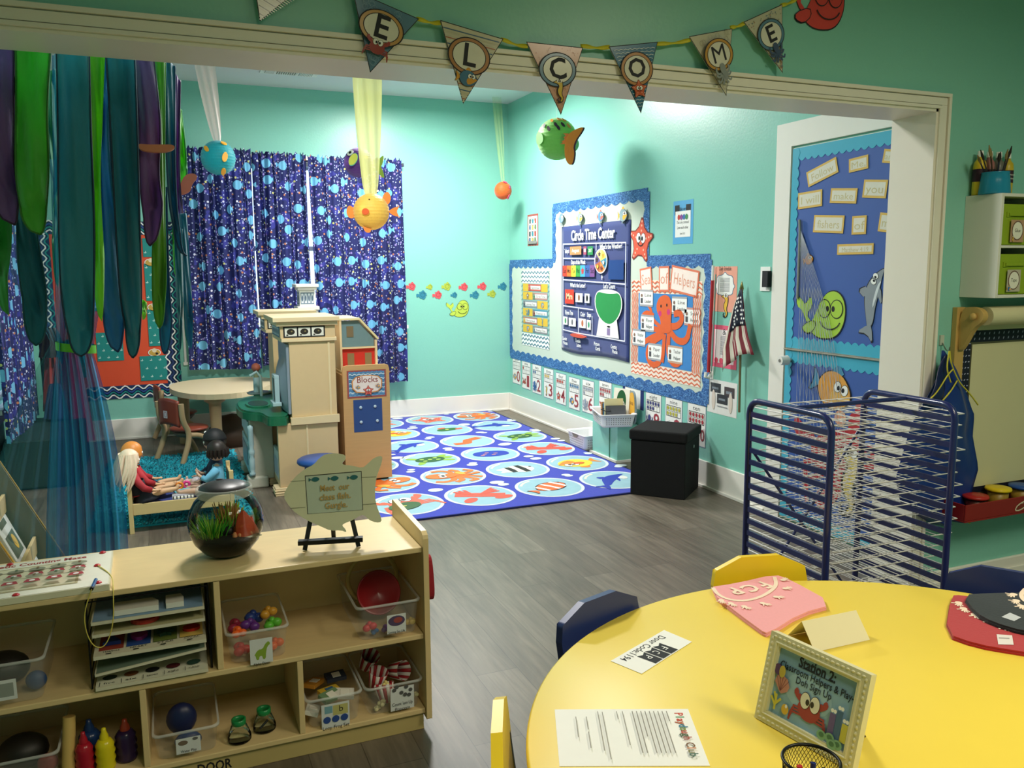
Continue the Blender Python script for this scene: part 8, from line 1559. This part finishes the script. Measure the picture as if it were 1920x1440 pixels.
for a, c in ends:
    b = MB(); 
    def rb(i, j): u, v = a[0]+(c[0]-a[0])*i, a[1]+(c[1]-a[1])*i-.004*sin(pi*i); return FO.p(u, v+(.006+.002*sin(9*i))*(2*j-1), .026+.004*sin(7*i)-.004*j)
    b.grid(rb, 12, 2, YR); b.build('ribbon_span', t, solid=.0008)
k = FO.uv(1531, 16); cutout('orange_whale_cutout', 'coral red smiling whale cutout at the end of the banner on the near wall', 'cutout', FO, k[0], k[1]+.022, .27, 0, lambda A: (d_whale(A, '#d9433c'),), .003)
# ================================================================ left corner: book rack and dress-up clothes
t = thing('book_rack', 'light wooden display rack of picture books in the lower left corner, seen side on', 'book rack', (-.55, 3.35, 0)); RK = mat('#8f8d78', .5, .06, 8)
side = [(-.28, 0), (-.78, 0), (-.78, .80), (-.66, .84), (-.62, .83), (-.28, .10)]
for y in (3.62, 3.06): b = MB(); b.prism(side, Fr((0, y, 0), (1, 0, 0), (0, 0, 1)), .018, RK, -.018); b.build('side_panel', t, bevel=.003); b = MB(); b.tube([(-.622, y+.009, .835), (-.278, y+.009, .105)], .0045, mat('#c9a24c', .5), 6); b.build('edge_strip', t)
for i in range(4):
    x, z = -.34-.09*i, .10+.18*i; b = MB(); b.box((x-.012, 3.0795, z), (x, 3.6185, z+.07), PINE); b.box((x-.08, 3.0795, z), (x-.0125, 3.6185, z+.012), PINE); b.build('tier', t, bevel=.002)
cv = [('#cfd4cc', '#7a8a9a'), ('#d6c88a', '#8a6a3a'), ('#b8ccc8', '#3f5f6a'), ('#d9dcd8', '#4a4a50'), ('#c9bfa8', '#6a4a3a'), ('#dfe2dc', '#5a6a5a'), ('#c2d0d6', '#3a4a6a'), ('#e0dccb', '#8a4a3a')]
n_ = 0
for i in range(4):
    for k in range(2):
        x, z = -.34-.09*i-.030, .10+.18*i+.016; y = 3.22+.26*k; c, d = cv[n_]; lb = '%s picture book on the %s tier of the book rack, %s' % (('pale grey', 'mustard', 'pale teal', 'white', 'beige', 'off-white', 'pale blue', 'cream')[n_], ('lowest', 'second', 'third', 'top')[i], ('nearer the camera side', 'further back')[k]); n_ += 1
        def pr(A, d=d): A.rect(-.07, .03, .07, .12, d); A.rect(-.06, .15, .05, .175, d); A.oval(.02, .08, .025, .03, '#d9b04a')
        q = book(lb, x, y, z, .19, .215, .010, R(90), R(-22), c, fn=pr)
# clothes tree with dress-up clothes
t = thing('dress_up_stand', 'dark dress-up clothes stand in the far left corner beside the display board', 'clothes stand', (-.98, 7.3, 0)); DK = mat('#1c2a2c', .6, .1, 10)
b = MB(); b.box((-1.12, 6.7, .01), (-.66, 7.75, .36), mat('#1a3430', .6, .1, 10)); b.build('dark_chest', t, bevel=.01); b = MB(); b.cyl((-.98, 7.95, .0), (-.98, 7.95, 1.08), .02, DK); b.tube([(-1.1, 7.9, .98), (-.9, 7.9, 1.02), (-.72, 7.8, .60)], .03, DK, 8); b.build('stand_pole', t)
def cloth_bag(lb, x, y, z0, z1, w, col, seed, nm='dress_up_garment'):
    b = MB(); m = mat(col, .45, .2, 30, bump=.4, sheen=.3); b.grid(lambda i, j: V((x+w*(.35+.65*(1-j)**.7)*cos(2*pi*i)*(1+.12*sin(10*pi*i+seed)), y+.06*(.4+.6*(1-j))*sin(2*pi*i)*(1+.2*sin(14*pi*i+seed)), z0+(z1-z0)*j)), 60, 16, m, cu=True); return b.build(nm, label=lb, cat='clothing')
cloth_bag('shiny pink dress-up dress hanging in the far left corner', -.74, 7.62, .16, .92, .12, '#c2306a', 1); cloth_bag('red dress-up garment hanging behind the dark strap', -.90, 7.85, .40, .92, .09, '#a83a34', 3); cloth_bag('dark blue dress-up garment beside the pink dress', -.86, 7.55, .38, .66, .09, '#1f3f6a', 5); cloth_bag('black glossy dress-up jacket at the top of the stand', -.88, 7.72, .86, 1.10, .10, '#15181a', 7)
